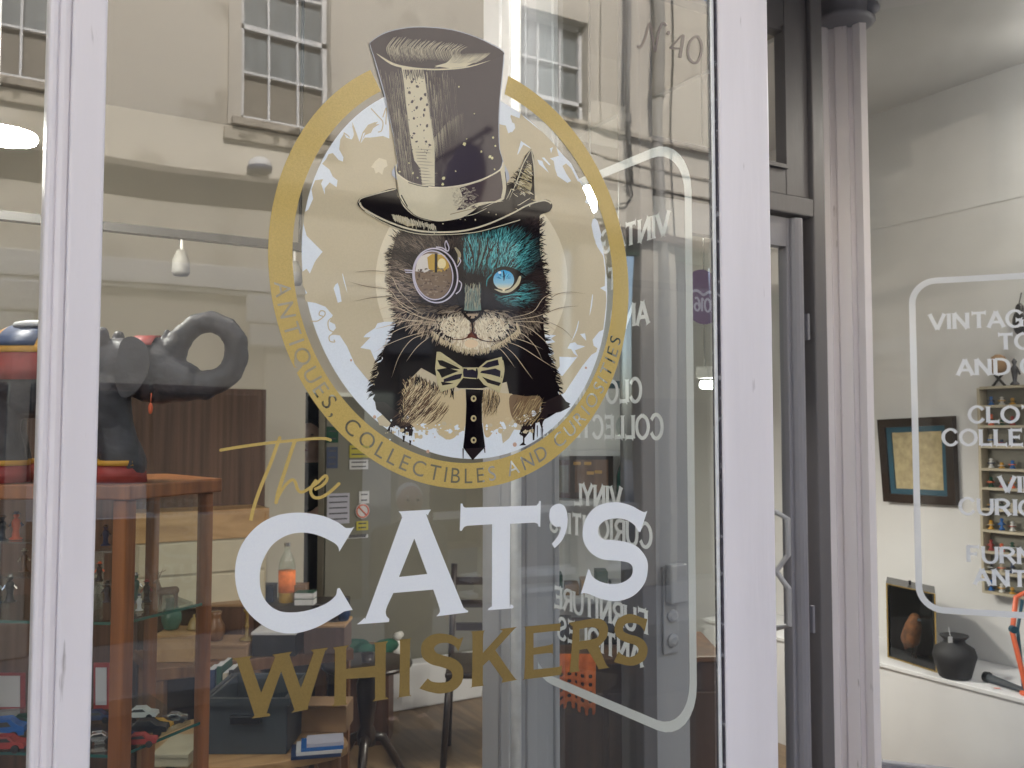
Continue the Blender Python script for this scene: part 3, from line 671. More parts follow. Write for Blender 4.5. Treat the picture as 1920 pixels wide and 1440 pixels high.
# etched house number on the front pane
hn = thing('house_number', G(1258, 90, -.002), 'pale etched house number 40 at the top right of the window', 'sign')
a = Art(gput)
def hf(u, v): return (1200+u, 120-v)
zf = Zm(960, 0, 3.0)
a.stroke(zf([(705, 255), (725, 265), (750, 210), (775, 130), (790, 200), (805, 290), (825, 180), (850, 130), (870, 145)]), 4.2, lin((120, 112, 108)), 1)
a.dot(*zf([(880, 185)])[0], 3.2, 4, lin((120, 112, 108)), 2)
P = zf([(960, 195), (890, 270), (950, 272)]); a.stroke(P[:2], 3, lin((120, 112, 108)), 3); a.stroke(P[1:], 3, lin((120, 112, 108)), 4)
a.stroke(zf([(965, 195), (945, 325)]), 5.5, lin((120, 112, 108)), 5)
a.stroke([(x, y) for x, y in zf([(1030, 205), (1000, 240), (990, 300), (1010, 345), (1040, 350), (1062, 310), (1066, 250), (1050, 210), (1030, 205)])], 4.5, lin((120, 112, 108)), 6)
a.build('lettering', 'ink', hn)

# ================================================================== THE CAT LOGO ON THE GLASS
def uvput(u, v, lv): return Vector((u, -.0012-lv*U, v))
def ellpts(c, a, b, an, n=120):
    return [(c[0]+a*math.cos(t)*math.cos(an)-b*math.sin(t)*math.sin(an), c[1]+a*math.cos(t)*math.sin(an)+b*math.sin(t)*math.cos(an)) for t in [2*math.pi*k/n for k in range(n)]]
def fitell(P):      # least squares ellipse through points traced from the photograph, in the glass plane
    import numpy as np
    Q = np.array([(G(*p).x, G(*p).z) for p in P]); m = Q.mean(0); q = Q-m; x, y = q.T
    s = np.linalg.lstsq(np.stack([x*x, x*y, y*y, x, y], 1), np.ones(len(x)), rcond=None)[0]
    Mx = np.array([[s[0], s[1]/2], [s[1]/2, s[2]]]); c = -np.linalg.solve(2*Mx, s[3:]); w, v = np.linalg.eigh(Mx/(1+c @ Mx @ c))
    i = 0 if abs(v[1, 0]) > abs(v[1, 1]) else 1          # i = vertical axis
    b, a = 1/math.sqrt(w[i]), 1/math.sqrt(w[1-i]); an = math.atan(v[1, 1-i]/v[0, 1-i])
    return (c[0]+m[0], c[1]+m[1]), float(a), float(b), float(an)
O_ = [(699,129),(652.5,157.5),(592,214),(547.5,281),(514,367.5),(502.5,442.5),(500.6,480),(504,524),(525,617.5),(574,734),(641,820),(720,872.5),(799,902.5),(855,914),(930,910),(1005,884),(1065,839),(1117.5,775),(1155,689),(1174,595),(1177.5,524),(949,141),(1005,176),(1072.5,240),(1117.5,307.5),(1147.5,379),(1170,480)]
I_ = [(711,174),(667.5,199),(611,262.5),(570,337.5),(553,405),(547,472.5),(549,524),(566,599),(596,670),(656,756),(712.5,812.5),(884,872.5),(930,868),(994,838),(1057.5,782),(1102.5,715),(1132.5,647.5),(1151,572.5),(949,180),(1001,214),(1065,285),(1117.5,367.5),(1140,442.5)]
D_ = [(720,187.5),(649,240),(600,307.5),(570,390),(563,461),(564,505),(577.5,580),(615,670),(690,764),(765,827.5),(817.5,854),(885,863),(949,854),(1012.5,820),(1072.5,760),(1117.5,670),(1138,580),(949,195),(1005,232.5),(1065,307.5),(1102.5,386),(1129,461)]
EO, EI, ED = fitell(O_), fitell(I_), fitell(D_)
logo = thing('cat_logo_decal', G(840, 520, -.002), 'round logo of a cat in top hat and monocle inside a gold ring', 'window decal')
# gold ring with knocked-out lettering, open behind the hat
def eat(E, t): (c, a, b, an) = E; return (c[0]+a*math.cos(t)*math.cos(an)-b*math.sin(t)*math.sin(an), c[1]+a*math.cos(t)*math.sin(an)+b*math.sin(t)*math.cos(an))
def tof(E, px, py):
    (c, a, b, an) = E; p = G(px, py); x, y = p.x-c[0], p.z-c[1]
    return math.atan2((-x*math.sin(an)+y*math.cos(an))/b, (x*math.cos(an)+y*math.sin(an))/a)
tl, tr_ = tof(EO, 699, 129), tof(EO, 949, 141)
til, tir = tof(EI, 711, 174), tof(EI, 949, 180)
n = 150; t0, t1 = tl, tr_+2*math.pi; s0, s1 = til, tir+2*math.pi
outer = [eat(EO, t0+(t1-t0)*k/n) for k in range(n+1)]; inner = [eat(EI, s0+(s1-s0)*k/n) for k in range(n+1)]
ringout = [outer+inner[::-1]]
def fontglyph(ch, bold=.0):
    cu = bpy.data.curves.new("g", 'FONT'); cu.body = ch; cu.size = 1; cu.offset = bold; cu.resolution_u = 3
    o = bpy.data.objects.new("g", cu); COL.objects.link(o); dg = bpy.context.evaluated_depsgraph_get(); dg.update()
    c2 = o.evaluated_get(dg).to_curve(dg); outs = []
    for sp in c2.splines:
        pl = []
        if sp.type == 'BEZIER':
            bp = sp.bezier_points; N = len(bp)
            for i in range(N):
                p0, p1, p2, p3 = bp[i].co, bp[i].handle_right, bp[(i+1) % N].handle_left, bp[(i+1) % N].co
                for k in range(4):
                    t = k/4; q = p0*(1-t)**3+p1*3*t*(1-t)**2+p2*3*t*t*(1-t)+p3*t**3; pl.append((q.x, q.y))
        else: pl = [(p.co.x, p.co.y) for p in sp.points]
        pl2 = [p for i, p in enumerate(pl) if math.dist(p, pl[i-1]) > 1e-5]
        outs.append(pl2)
    o.evaluated_get(dg).to_curve_clear(); bpy.data.objects.remove(o); bpy.data.curves.remove(cu)
    xs = [p[0] for ol in outs for p in ol]
    return outs, min(xs), max(xs)
TXT = "ANTIQUES, COLLECTIBLES AND CURIOSITIES"
EMc = ((EO[0][0]+EI[0][0])/2, (EO[0][1]+EI[0][1])/2); EM = (EMc, (EO[1]+EI[1])/2, (EO[2]+EI[2])/2, (EO[3]+EI[3])/2)
ta, tb = tof(EM, 522, 528), tof(EM, 1156, 632)
if tb < ta: tb += 2*math.pi
gl = {ch: fontglyph(ch) for ch in set(TXT) if ch != ' '}
caph = max(p[1] for ol in gl['I'][0] for p in ol); HH = .0265/caph; gap = .30; adv = []
for ch in TXT: adv.append((gl[ch][2]-gl[ch][1] if ch != ' ' else .18))
# arc length table
K = 600; tt = [ta+(tb-ta)*k/K for k in range(K+1)]; pp = [eat(EM, t) for t in tt]; cum = [0]
for k in range(K): cum.append(cum[-1]+math.dist(pp[k], pp[k+1]))
gap = (cum[-1]/HH-sum(adv))/(len(TXT)-1)
def at_s(s):
    import bisect
    k = min(max(bisect.bisect_left(cum, s), 1), K); f = (s-cum[k-1])/(cum[k]-cum[k-1])
    p = (pp[k-1][0]+(pp[k][0]-pp[k-1][0])*f, pp[k-1][1]+(pp[k][1]-pp[k-1][1])*f); d = (pp[k][0]-pp[k-1][0], pp[k][1]-pp[k-1][1]); L = math.hypot(*d)
    return p, (d[0]/L, d[1]/L)
def ringpt(E, P_):       # point on ellipse E on the same spoke as P_
    (c, a, b, an) = E; x, y = P_[0]-c[0], P_[1]-c[1]; t = math.atan2((-x*math.sin(an)+y*math.cos(an))/b, (x*math.cos(an)+y*math.sin(an))/a); return eat(E, t)
RV, RF = [], []
def addfill(outs):
    vs, fs = fill2d(outs); b = len(RV); RV.extend(vs); RF.extend(tuple(b+i for i in f) for f in fs)
s = 0; cuts = [0.0]
for w in adv: s += w+gap; cuts.append(min(s-gap/2, cum[-1]/HH))
s = 0
def teo(E, t_): return ringpt(E, eat(EM, t_))
def s2t(s_):
    import bisect
    x = s_*HH; k = min(max(bisect.bisect_left(cum, x), 1), K); f = (x-cum[k-1])/(cum[k]-cum[k-1]); return tt[k-1]+(tt[k]-tt[k-1])*f
for i_, (ch, w) in enumerate(zip(TXT, adv)):
    ta_, tb_ = s2t(cuts[i_]), s2t(cuts[i_+1]); sec = [teo(EO, ta_+(tb_-ta_)*k/8) for k in range(9)]+[teo(EI, tb_+(ta_-tb_)*k/8) for k in range(9)]; outs_ = [sec]
    if ch != ' ':
        outs, a0, a1 = gl[ch]; (p, d) = at_s((s+w/2)*HH)
        for ol in outs: outs_.append([(p[0]+d[0]*(x-(a0+a1)/2)*HH-d[1]*(y-caph/2)*HH, p[1]+d[1]*(x-(a0+a1)/2)*HH+d[0]*(y-caph/2)*HH) for x, y in ol])
    addfill(outs_); s += w+gap
# the plain rest of the ring, from the end of the text over the top to its start, open behind the hat
def plain(t_a, t_b, n, e_in=None, e_out=None):
    o_ = [teo(EO, t_a+(t_b-t_a)*k/n) for k in range(n+1)]; i_ = [teo(EI, t_a+(t_b-t_a)*k/n) for k in range(n+1)]
    b = len(RV); RV.extend(o_+i_); RF.extend((b+k, b+k+1, b+n+2+k, b+n+1+k) for k in range(n))
def tang(x, y): return tof(EM, x, y)
tR, tL = tang(949, 160), tang(704, 152)
tb0 = tb
while tR < tb0: tR += 2*math.pi
plain(tb0, tR, 60)
ta0 = ta
while tL > ta0: tL -= 2*math.pi
plain(tL, ta0, 60)
me = bpy.data.meshes.new('gold_ring'); og = orgof(logo); me.from_pydata([uvput(v[0], v[1], 0)-og for v in RV], [], RF); me.materials.append(M['gold_ring'])
o = bpy.data.objects.new('gold_ring', me); COL.objects.link(o); o.parent = logo
# ---- printed disc
WHT, TAN, CREAM = lin((226, 234, 248), 1.08), lin((204, 192, 162), 1.04), lin((228, 218, 190), 1.04)
art = Art(gput)
art2 = Art(uvput); art2.poly(ellpts(*ED), WHT, 0)
z2, z3, z4, z5 = Zm(540, 160, 4.5), Zm(540, 440, 3.43), Zm(920, 160, 4.235), Zm(960, 540, 4.235)
tan = [(729,221),(730,260),(718,255),(695,258),(684,258),(676,269),(681,250),(706,236),(703,229),(690,234),(680,248),(674,266),(665,240),(660,228),(664,252),(660,262),(649,258),(645,250),(638,262),(636,280),(644,295),(643,303),(635,300),(624,287),(616,289),(611,299),(604,307),(618,318),(624,331),(633,338),(631,351),(618,342),(609,353),(609,365),(602,344),(606,336),(591,338),(584,355),(587,373),(578,393),(571,398),(569,420),(575,442),(590,457),(605,472),(593,487),(590,492),(581,513),(575,504),(566,510),(568,536),(576,549),(571,554),(573,565),(592,568),(610,575),(624,591),(618,603),(628,608),(630,615),(621,626),(636,627),(651,650),(665,682),(686,708),(700,722),(860,760),(1045,724),(1049,741),(1059,736),(1076,710),(1092,686),(1109,665),(1118,660),(1120,653),(1113,648),(1111,637),(1123,622),(1131,618),(1134,594),(1137,563),(1136,547),(1125,540),(1134,536),(1135,510),(1131,480),(1120,463),(1113,443),(1109,422),(1115,408),(1107,385),(1097,379),(1101,370),(1080,325),(1050,282),(1020,250),(985,222),(976,212),(974,221),(955,212),(960,228),(963,245),(953,250),(948,235),(936,232),(934,190),(800,170)]
art2.build('disc', 'ink', logo)
art.poly(tan, TAN, 20)
hc = (884, 520)
art.poly([(884+180*math.cos(t)*1.0+ (0 if math.cos(t) > 0 else 0), 525+190*math.sin(t)) for t in [2*math.pi*k/60 for k in range(60)]], CREAM, 40)
def P(pts, c, lv): art.poly(pts, c, lv)
wt = [z4([(520,490),(590,570),(640,620),(700,740),(730,780),(690,760),(640,660),(600,620),(570,640),(600,700),(640,760),(610,775),(530,720),(510,660),(500,600),(470,580),(540,560)]),
      z4([(240,440),(310,490),(322,505),(260,470),(215,552),(212,545)]), z4([(370,590),(410,600),(420,630),(465,697),(400,640),(385,628)]), z4([(405,575),(425,572),(475,630),(465,635)]),
      z4([(70,225),(105,200),(120,150),(140,200),(230,225),(230,262),(160,235),(150,280),(190,305),(195,340),(168,375),(120,320),(75,310)]),
      z4([(470,500),(495,490),(480,540)]), z4([(810,1062),(835,1060),(850,1080),(880,1190),(858,1285),(835,1260),(818,1170),(845,1120),(800,1110)]),
      z3([(485,660),(500,640),(560,600),(575,570),(620,560),(700,560),(660,660),(640,720),(620,740),(650,700),(600,840),(560,810),(530,740),(465,728),(500,690),(530,660)]),
      z3([(293,345),(305,320),(320,310),(330,340),(345,430),(320,438),(310,400)]),
      z5([(440,480),(460,440),(500,430),(520,450),(570,460),(580,465),(540,480),(500,495),(525,545),(490,520),(470,485)]), z5([(375,545),(490,550),(520,545),(400,700),(345,670),(380,620)]),
      z5([(540,365),(580,360),(590,420),(560,390)]), z5([(250,370),(350,375),(310,400),(345,430),(290,440),(335,520),(300,540),(345,600),(300,590),(260,430)])]
for w_ in wt: P(w_, WHT, 60)
for q, w_ in (((z5([(640, 50), (630, 140), (615, 220)])), 2.4), (z5([(530, 260), (510, 340), (470, 430)]), 2.2), (z3([(350, 250), (362, 300), (382, 375)]), 1.8), (z4([(590, 610), (640, 640), (690, 730)]), 2)):
    art.stroke(q, w_, WHT, 62, taper=True)
# curls drawn in tan on the white
for q in (z3([(145, 555), (190, 555), (235, 520), (235, 495), (210, 490), (200, 515), (225, 525)]), z3([(280, 535), (258, 560), (265, 610), (300, 625), (315, 610)]), z3([(335, 645), (290, 640), (265, 655), (270, 685), (300, 690), (295, 675)]),
          z2([(700, 195), (760, 260), (800, 310), (790, 380), (760, 395)]), z2([(800, 270), (830, 190), (825, 330)]), z2([(545, 340), (560, 420), (540, 460)]), z2([(470, 400), (500, 420), (520, 440)])):
    art.stroke(q, 2.0, TAN, 64)
P(z2([(618, 480), (650, 400), (690, 330), (760, 305), (740, 330), (775, 325), (720, 360), (700, 400), (650, 420)]), TAN, 66)
P(z2([(700, 690), (735, 640), (770, 612), (830, 630), (840, 680), (810, 700), (795, 755), (765, 730), (740, 745), (725, 700)]), CREAM, 66)
# splashed foot of the bust
z6 = Zm(650, 640, 4.2356); z6f = Zm(650, 400, 4.2356)
BLK, BLK2 = lin((14, 11, 17)), lin((40, 32, 34))
BROWN = lin((92, 74, 60)); TEAL = lin((58, 140, 146)); GREYB = lin((120, 104, 92))
P(z6([(240,600),(262,560),(340,560),(380,640),(430,660),(560,700),(640,705),(700,690),(730,740),(790,780),(850,768),(900,715),(940,650),(1085,650),(1095,740),(1130,760),(1180,700),(1230,620),(1290,615),(1225,700),(1240,810),(1290,770),(1330,700),(1400,705),(1480,600),(1530,600),(1540,360),(900,330),(470,330),(300,480)]), TAN, 70)
P(z6([(240,610),(300,570),(370,600),(385,650),(320,680),(260,665)]), TAN, 71)
for (x, y, r) in ((222, 600, 13), (645, 875, 13), (1335, 820, 16), (35, 150, 9), (560, 735, 7), (1900, 210, 9), (700, 760, 5), (1190, 730, 5)): art.dot(*z6([(x, y)])[0], r/4.24, r/4.24*1.1, lin((205, 172, 150)), 72)
body = [(744,445),(737,470),(733,495),(733,532),(737,565),(744,600),(738,618),(733,636),(722,650),(714,664),(718,672),(706,690),(710,700),(700,716),(703,722),(696,733),(703,740),(699,748),(708,760),(712,772),(722,778),(735,790),(745,800),(752,770),(765,715),(790,690),(860,728),(905,728),(950,716),(956,745),(1014,745),(1014,790),(1030,782),(1041,775),(1060,765),(1070,757),(1052,748),(1046,735),(1050,727),(1041,712),(1043,703),(1033,690),(1035,675),(1028,664),(1031,655),(1024,645),(1020,620),(1018,590),(1023,560),(1024,530),(1018,505),(1012,470),(1012,425),(1012,400),(880,410),(760,430)]
P(body, BLK, 80)
P(z6([(300,480),(400,560),(470,560),(450,640),(545,655),(525,720),(508,825),(500,826),(492,720),(470,718),(457,800),(449,800),(440,720),(400,660),(345,710),(318,715),(350,650),(270,570),(235,540),(225,480)]), BLK2, 82)
for q in ([(1370,735),(1400,665),(1440,640),(1500,560),(1545,560),(1570,480),(1700,420),(1775,520),(1700,560),(1600,580),(1560,640),(1548,695),(1530,640),(1500,650),(1490,785),(1478,785),(1475,680),(1440,735),(1412,770),(1412,810),(1428,825),(1370,828),(1400,800),(1400,755)], [(1510,670),(1518,665),(1518,755),(1511,755)]): P(z6(q), BLK2, 84)
P(smooth(z6([(1090,395),(1180,400),(1240,412),(1330,430),(1350,560),(1300,640),(1235,690),(1180,700),(1130,760),(1095,740),(1080,600)]), 4), lin((208, 188, 148)), 86)
P(smooth(z6([(1300,430),(1420,436),(1530,436),(1545,500),(1500,590),(1400,660),(1340,640),(1300,560)]), 4), lin((128, 104, 78)), 86.5)  # brown patch: a reflection on the vinyl, drawn into the print
P(smooth(z6([(470,330),(560,290),(680,350),(850,400),(935,382),(948,500),(945,640),(930,700),(890,728),(850,768),(800,778),(750,735),(700,690),(630,700),(560,700),(500,650),(440,620),(455,450)]), 4), lin((212, 194, 154)), 88)
_r = random.Random(4)
for k in range(150):      # splatter along the torn lower edge
    x = _r.uniform(300, 1500); y0_ = 700 if x < 930 else 690-(x-1080)*.12
    if 925 < x < 1100: continue
    r_ = _r.choice([1, 1.3, 1.8, 2.6, 4.2]); art.dot(*z6([(x, y0_+_r.gauss(0, 38))])[0], r_, r_*_r.uniform(.7, 1.3), _r.choice([WHT, WHT, lin((212, 194, 154)), TAN]), 90+_r.random(), n=9, jag=.3)
for k in range(26):       # drips
    x = _r.choice([_r.uniform(330, 540), _r.uniform(1380, 1560)]); y = _r.uniform(640, 720); p_ = z6([(x, y), (x, y+_r.uniform(20, 90))]); art.stroke(p_, _r.uniform(.6, 1.8), BLK2, 91.5, w2=.5, n=2)
def blend(a, b, t): t = max(0, min(1, t)); return tuple(x+(y-x)*t for x, y in zip(a, b))
rnd = random.Random(11)
def inside(pt, poly):
    x, y = pt; c = False
    for i in range(len(poly)):
        (x0, y0), (x1, y1) = poly[i-1][:2], poly[i][:2]
        if (y0 > y) != (y1 > y) and x < (x1-x0)*(y-y0)/(y1-y0)+x0: c = not c
    return c
# chest fur hatching
for k in range(260):
    x, y = rnd.uniform(752, 845), rnd.uniform(718, 782)
    if not inside((x, y), z6([(470,330),(560,290),(700,360),(860,560),(700,640),(430,600)])): continue
    l = rnd.uniform(14, 34); art.stroke([(x, y), (x-l*.35, y+l*.5), (x-l*.7, y+l*.75)], rnd.uniform(.7, 1.5), blend(BLK2, lin((150, 120, 90)), rnd.random()*.7), 92+rnd.random()*40, taper=True, n=3)
for k in range(90):
    x, y = rnd.uniform(905, 935), rnd.uniform(728, 760)
    art.stroke([(x, y), (x+rnd.uniform(-3, 3), y+12), (x-rnd.uniform(1, 9), y+rnd.uniform(18, 34))], rnd.uniform(.7, 1.6), blend(BLK2, lin((190, 165, 120)), rnd.random()), 92+rnd.random()*40, taper=True, n=3)
for k in range(90):
    x, y = rnd.uniform(960, 1010), rnd.uniform(755, 800)
    art.stroke([(x, y), (x+5, y-8), (x+rnd.uniform(8, 16), y-rnd.uniform(8, 24))], rnd.uniform(.7, 1.5), blend(lin((80, 62, 46)), lin((206, 182, 132)), rnd.random()), 92+rnd.random()*40, taper=True, n=3)
for k in range(170):      # feathered edges of the shirt fur
    e_ = z6([(470,330),(455,450),(440,600)]) if k % 2 else z6([(470,330),(560,290),(680,350),(850,400)]); i = rnd.randrange(len(e_)-1); t = rnd.random(); x = e_[i][0]+(e_[i+1][0]-e_[i][0])*t; y = e_[i][1]+(e_[i+1][1]-e_[i][1])*t
    art.stroke([(x+rnd.uniform(-6, 3), y-rnd.uniform(2, 9)), (x, y+3), (x+rnd.uniform(-9, 4), y+rnd.uniform(8, 18))], rnd.uniform(.8, 2.4), rnd.choice([BLK, BLK2, lin((205, 184, 140)), lin((120, 100, 80))]), 133+rnd.random()*5, taper=True, n=3)
for k in range(0):
    x, y = z6([(rnd.uniform(480, 930), rnd.uniform(420, 700))])[0]; art.dot(x, y, rnd.uniform(2, 9), rnd.uniform(2, 6), blend(lin((205, 184, 140)), lin((226, 210, 172)), rnd.random()), 89+rnd.random(), n=9, jag=.4)
# tie with buttons
P(z6([(945,380),(1085,385),(1073,500),(1075,640),(1095,800),(1100,840),(1000,945),(925,842),(935,760),(945,640),(950,500)]), BLK, 140)
P(z6([(940,850),(1092,845),(1000,945)]), BLK2, 141); P(z6([(1088,840),(1098,838),(1102,885),(1095,885)]), BLK2, 141); P(z6([(920,850),(930,850),(928,930),(922,930)]), BLK2, 141)
for y in (455, 612, 785):
    c_ = z6([(1008, y)])[0]; art.dot(*c_, 5.3, 6.0, lin((200, 184, 140)), 143); art.dot(c_[0]+.4, c_[1]-.2, 2.4, 2.8, lin((50, 40, 36)), 144)
# ragged coat edge
for side, pl in ((-1, [(733,470),(732,500),(735,560),(744,600),(733,636),(714,664),(706,690),(698,720),(697,740)]), (1, [(1012,440),(1018,500),(1024,560),(1018,600),(1025,645),(1033,675),(1041,700),(1050,735)])):
    for i in range(len(pl)-1):
        for k in range(16):
            t = rnd.random(); x = pl[i][0]+(pl[i+1][0]-pl[i][0])*t-side*4; y = pl[i][1]+(pl[i+1][1]-pl[i][1])*t
            l = rnd.uniform(9, 17); upp = rnd.uniform(-.2, .5) if i < 4 else rnd.uniform(.2, .8)
            art.stroke([(x, y), (x+side*l*.6, y+l*upp*.5), (x+side*l*.95, y+l*upp)], rnd.uniform(1.6, 3.4), blend(BLK, lin((86, 74, 66)), rnd.random()*.5 if i < 3 else 0), 150+rnd.random()*15, w2=.3, n=3)
# ---- face: thousands of printed hair strokes
head = [(744,440),(734,475),(733,505),(736,545),(741,580),(752,600),(775,615),(800,625),(830,640),(865,652),(890,657),(915,654),(945,642),(975,625),(1005,615),(1019,590),(1022,560),(1020,520),(1010,470),(1012,410),(950,420),(880,430),(800,436)]
P(head, lin((34, 27, 30)), 170)
muz = z6f([(640,890),(680,850),(730,820),(860,800),(930,810),(1000,860),(1080,810),(1170,800),(1280,835),(1350,880),(1370,925),(1330,965),(1240,1030),(1150,1075),(1050,1098),(960,1098),(880,1070),(760,1015),(680,950)])
nose_band = z6f([(975,600),(1030,590),(1060,690),(1070,775),(930,775),(945,690)])
def facecol(x, y):
    n1 = rnd.random()
    fx_, fy_ = (x-650)*4.2356, (y-400)*4.2356          # zoomed tracing coordinates
    m_ = max(1.25-math.hypot((fx_-868)/165, (fy_-900)/112), 1.25-math.hypot((fx_-1140)/165, (fy_-898)/112), 1.2-math.hypot((fx_-1000)/190, (fy_-1025)/85))
    m_ = max(0, min(1, m_*1.9))
    if m_ > .02 and fy_ > 770:
        hi = blend(lin((206, 190, 160)), lin((246, 236, 208)), m_*.6+n1*.4)
        if abs(fx_-1000) < 16 and fy_ < 960: hi = lin((150, 124, 104))
        return blend(blend(lin((60, 50, 48)), lin((150, 132, 112)), n1), hi, m_*.95+n1*.12)
    if fx_ > 930:
        te = max(0, 1-math.hypot((fx_-1230)/300, (fy_-330)/230)); te2 = max(0, 1-math.hypot((fx_-1330)/190, (fy_-640)/110)); te3 = max(0, 1-math.hypot((fx_-985)/90, (fy_-320)/190))
        t = max(te*1.7, te2*1.3, te3*1.5)
        c = blend(lin((24, 22, 28)), blend(lin((44, 112, 120)), lin((112, 212, 212)), n1), t*(.45+n1*.8))
        if fx_ > 1380: c = blend(c, lin((60, 52, 50)), (fx_-1380)/200*n1)
        if fy_ > 760: c = blend(c, lin((150, 136, 116)), (fy_-740)/130*n1*1.2)
        return c
    b_ = max(0, 1-math.hypot((fx_-430)/190, (fy_-640)/330)); b2 = max(0, 1-math.hypot((fx_-600)/330, (fy_-260)/90))
    c = blend(lin((34, 27, 28)), blend(lin((112, 96, 84)), lin((178, 160, 140)), n1), min(1, max(b_*1.6, b2*.6))*(.4+n1*.9))
    if fy_ > 700: c = blend(c, lin((196, 176, 148)), (fy_-700)/150*n1)
    return c
def facedir(x, y):
    dx, dy = x-884, y-560; L = math.hypot(dx, dy) or 1; dx /= L; dy /= L
    if y < 520 and abs(x-884) < 70: return (dx*.45, -1+.2*dy)
    if y > 585: return (dx*.6, .8)
    return (dx, dy*.7-.1)
for c_, a_, b_ in ((868, 128, 82), (1138, 128, 80)): P(z6f([(c_+a_*math.cos(t)*(1+.04*math.sin(7*t)), 902+b_*math.sin(t)) for t in [2*math.pi*k/30 for k in range(30)]]), lin((214, 198, 166)), 172)
P(z6f([(1000+165*math.cos(t), 1025+62*math.sin(t)) for t in [2*math.pi*k/30 for k in range(30)]]), lin((206, 188, 156)), 171)
for k in range(7000):
    x, y = rnd.uniform(732, 1022), rnd.uniform(408, 655)
    if not inside((x, y), head): continue
    ux, uy = facedir(x, y); L = math.hypot(ux, uy); ux /= L; uy /= L; a_ = rnd.uniform(-.35, .35); ux, uy = ux*math.cos(a_)-uy*math.sin(a_), ux*math.sin(a_)+uy*math.cos(a_)
    mz = inside((x, y), muz) and y > 592; l = rnd.uniform(5, 10) if mz else rnd.uniform(8, 19); cv = rnd.uniform(-2.5, 2.5)
    art.stroke([(x, y), (x+ux*l*.5-uy*cv*.5, y+uy*l*.5+ux*cv*.5), (x+ux*l, y+uy*l)], rnd.uniform(.9, 1.7) if not mz else rnd.uniform(1.2, 2.6), facecol(x, y), 180+rnd.random()*90, taper=True, n=3)
for k in range(240):      # fringe of the chin
    t = rnd.random(); e = muz[9:]; i = int(t*(len(e)-1)); f_ = t*(len(e)-1)-i; x = e[i][0]+(e[i+1][0]-e[i][0])*f_; y = e[i][1]+(e[i+1][1]-e[i][1])*f_
    art.stroke([(x, y-4), (x+rnd.uniform(-2, 2), y+2), (x+(x-884)*.04, y+rnd.uniform(4, 9))], 1.8, blend(lin((225, 210, 172)), lin((150, 128, 100)), rnd.random()*.6), 272+rnd.random()*8, w2=.3, n=3)
# forehead stripes
for q, w_, c_ in (([(905,240),(930,330),(960,440)],7,BLK),([(960,210),(1000,320),(1010,440)],6,BLK),([(1060,200),(1050,320),(1020,450)],6,BLK),([(1130,200),(1090,330),(1050,450)],5,BLK),([(1190,230),(1120,330),(1115,400),(1130,450)],5,BLK),([(1210,310),(1190,400),(1150,450)],4,BLK),
                  ([(930,300),(950,390),(985,450)],7,TEAL),([(1030,230),(1020,330),(1005,430)],6,TEAL),([(1090,260),(1065,360),(1040,440)],7,lin((90,150,146))),([(860,270),(895,330),(880,400)],10,lin((170,160,128))),([(1150,330),(1135,390),(1150,440)],9,TEAL),([(1110,590),(1120,520),(1180,470),(1260,440)],4,TEAL)):
    art.stroke(z6f(q), w_*.62, c_, 284+rnd.random()*6, taper=True)
# nose bridge, nose, mouth
P(nose_band, lin((128, 148, 136)), 292)
for k in range(110):
    x, y = z6f([(rnd.uniform(935, 1065), rnd.uniform(600, 770))])[0]; art.stroke([(x, y), (x+rnd.uniform(-1, 1), y-7), (x+rnd.uniform(-2, 2), y-14)], 1.5, blend(lin((176, 172, 146)), lin((60, 84, 84)), rnd.random()), 293+rnd.random()*5, taper=True, n=3)
for q in ([(905,520),(895,640),(910,760)], [(1095,560),(1105,660),(1085,770)]): art.stroke(z6f(q), 9, lin((22, 22, 26)), 299, taper=True)
P(z6f([(918,782),(950,795),(1050,795),(1085,782),(1070,815),(1015,860),(998,880),(980,860),(935,820)]), lin((30, 22, 22)), 302)
P(z6f([(950,798),(1050,796),(1040,815),(1010,835),(985,835),(960,815)]), lin((178, 158, 132)), 303); art.stroke(z6f([(905, 772), (1000, 780), (1085, 772)]), 2.2, BLK, 304)
for q in ([(985,815),(975,835)], [(1020,815),(1030,832)]): art.stroke(z6f(q), 3, BLK, 304)
art.stroke(z6f([(998, 870), (1000, 900), (998, 945)]), 3.0, lin((40, 20, 18)), 306)
art.stroke(z6f([(998, 940), (960, 985), (920, 1000), (860, 1002), (820, 990)]), 3.0, lin((90, 48, 36)), 307, w2=.8)
art.stroke(z6f([(998, 940), (1040, 990), (1090, 1012), (1160, 1020), (1230, 1005)]), 3.0, lin((70, 44, 48)), 308, w2=.8)
P(z6f([(965,960),(998,935),(1035,965),(1040,1000),(990,985),(950,995)]), lin((110, 58, 44)), 305); art.dot(*z6f([(990, 1035)])[0], 13, 8, lin((240, 216, 178)), 304)
for s_ in (-1, 1):
    for k in range(34):
        x = 1000+s_*rnd.uniform(110, 300); y = rnd.uniform(820, 950); art.stroke(z6f([(x, y), (x-s_*6, y+6), (x-s_*10, y+10)]), 1.3, lin((70, 54, 48)), 309+rnd.random(), n=2)
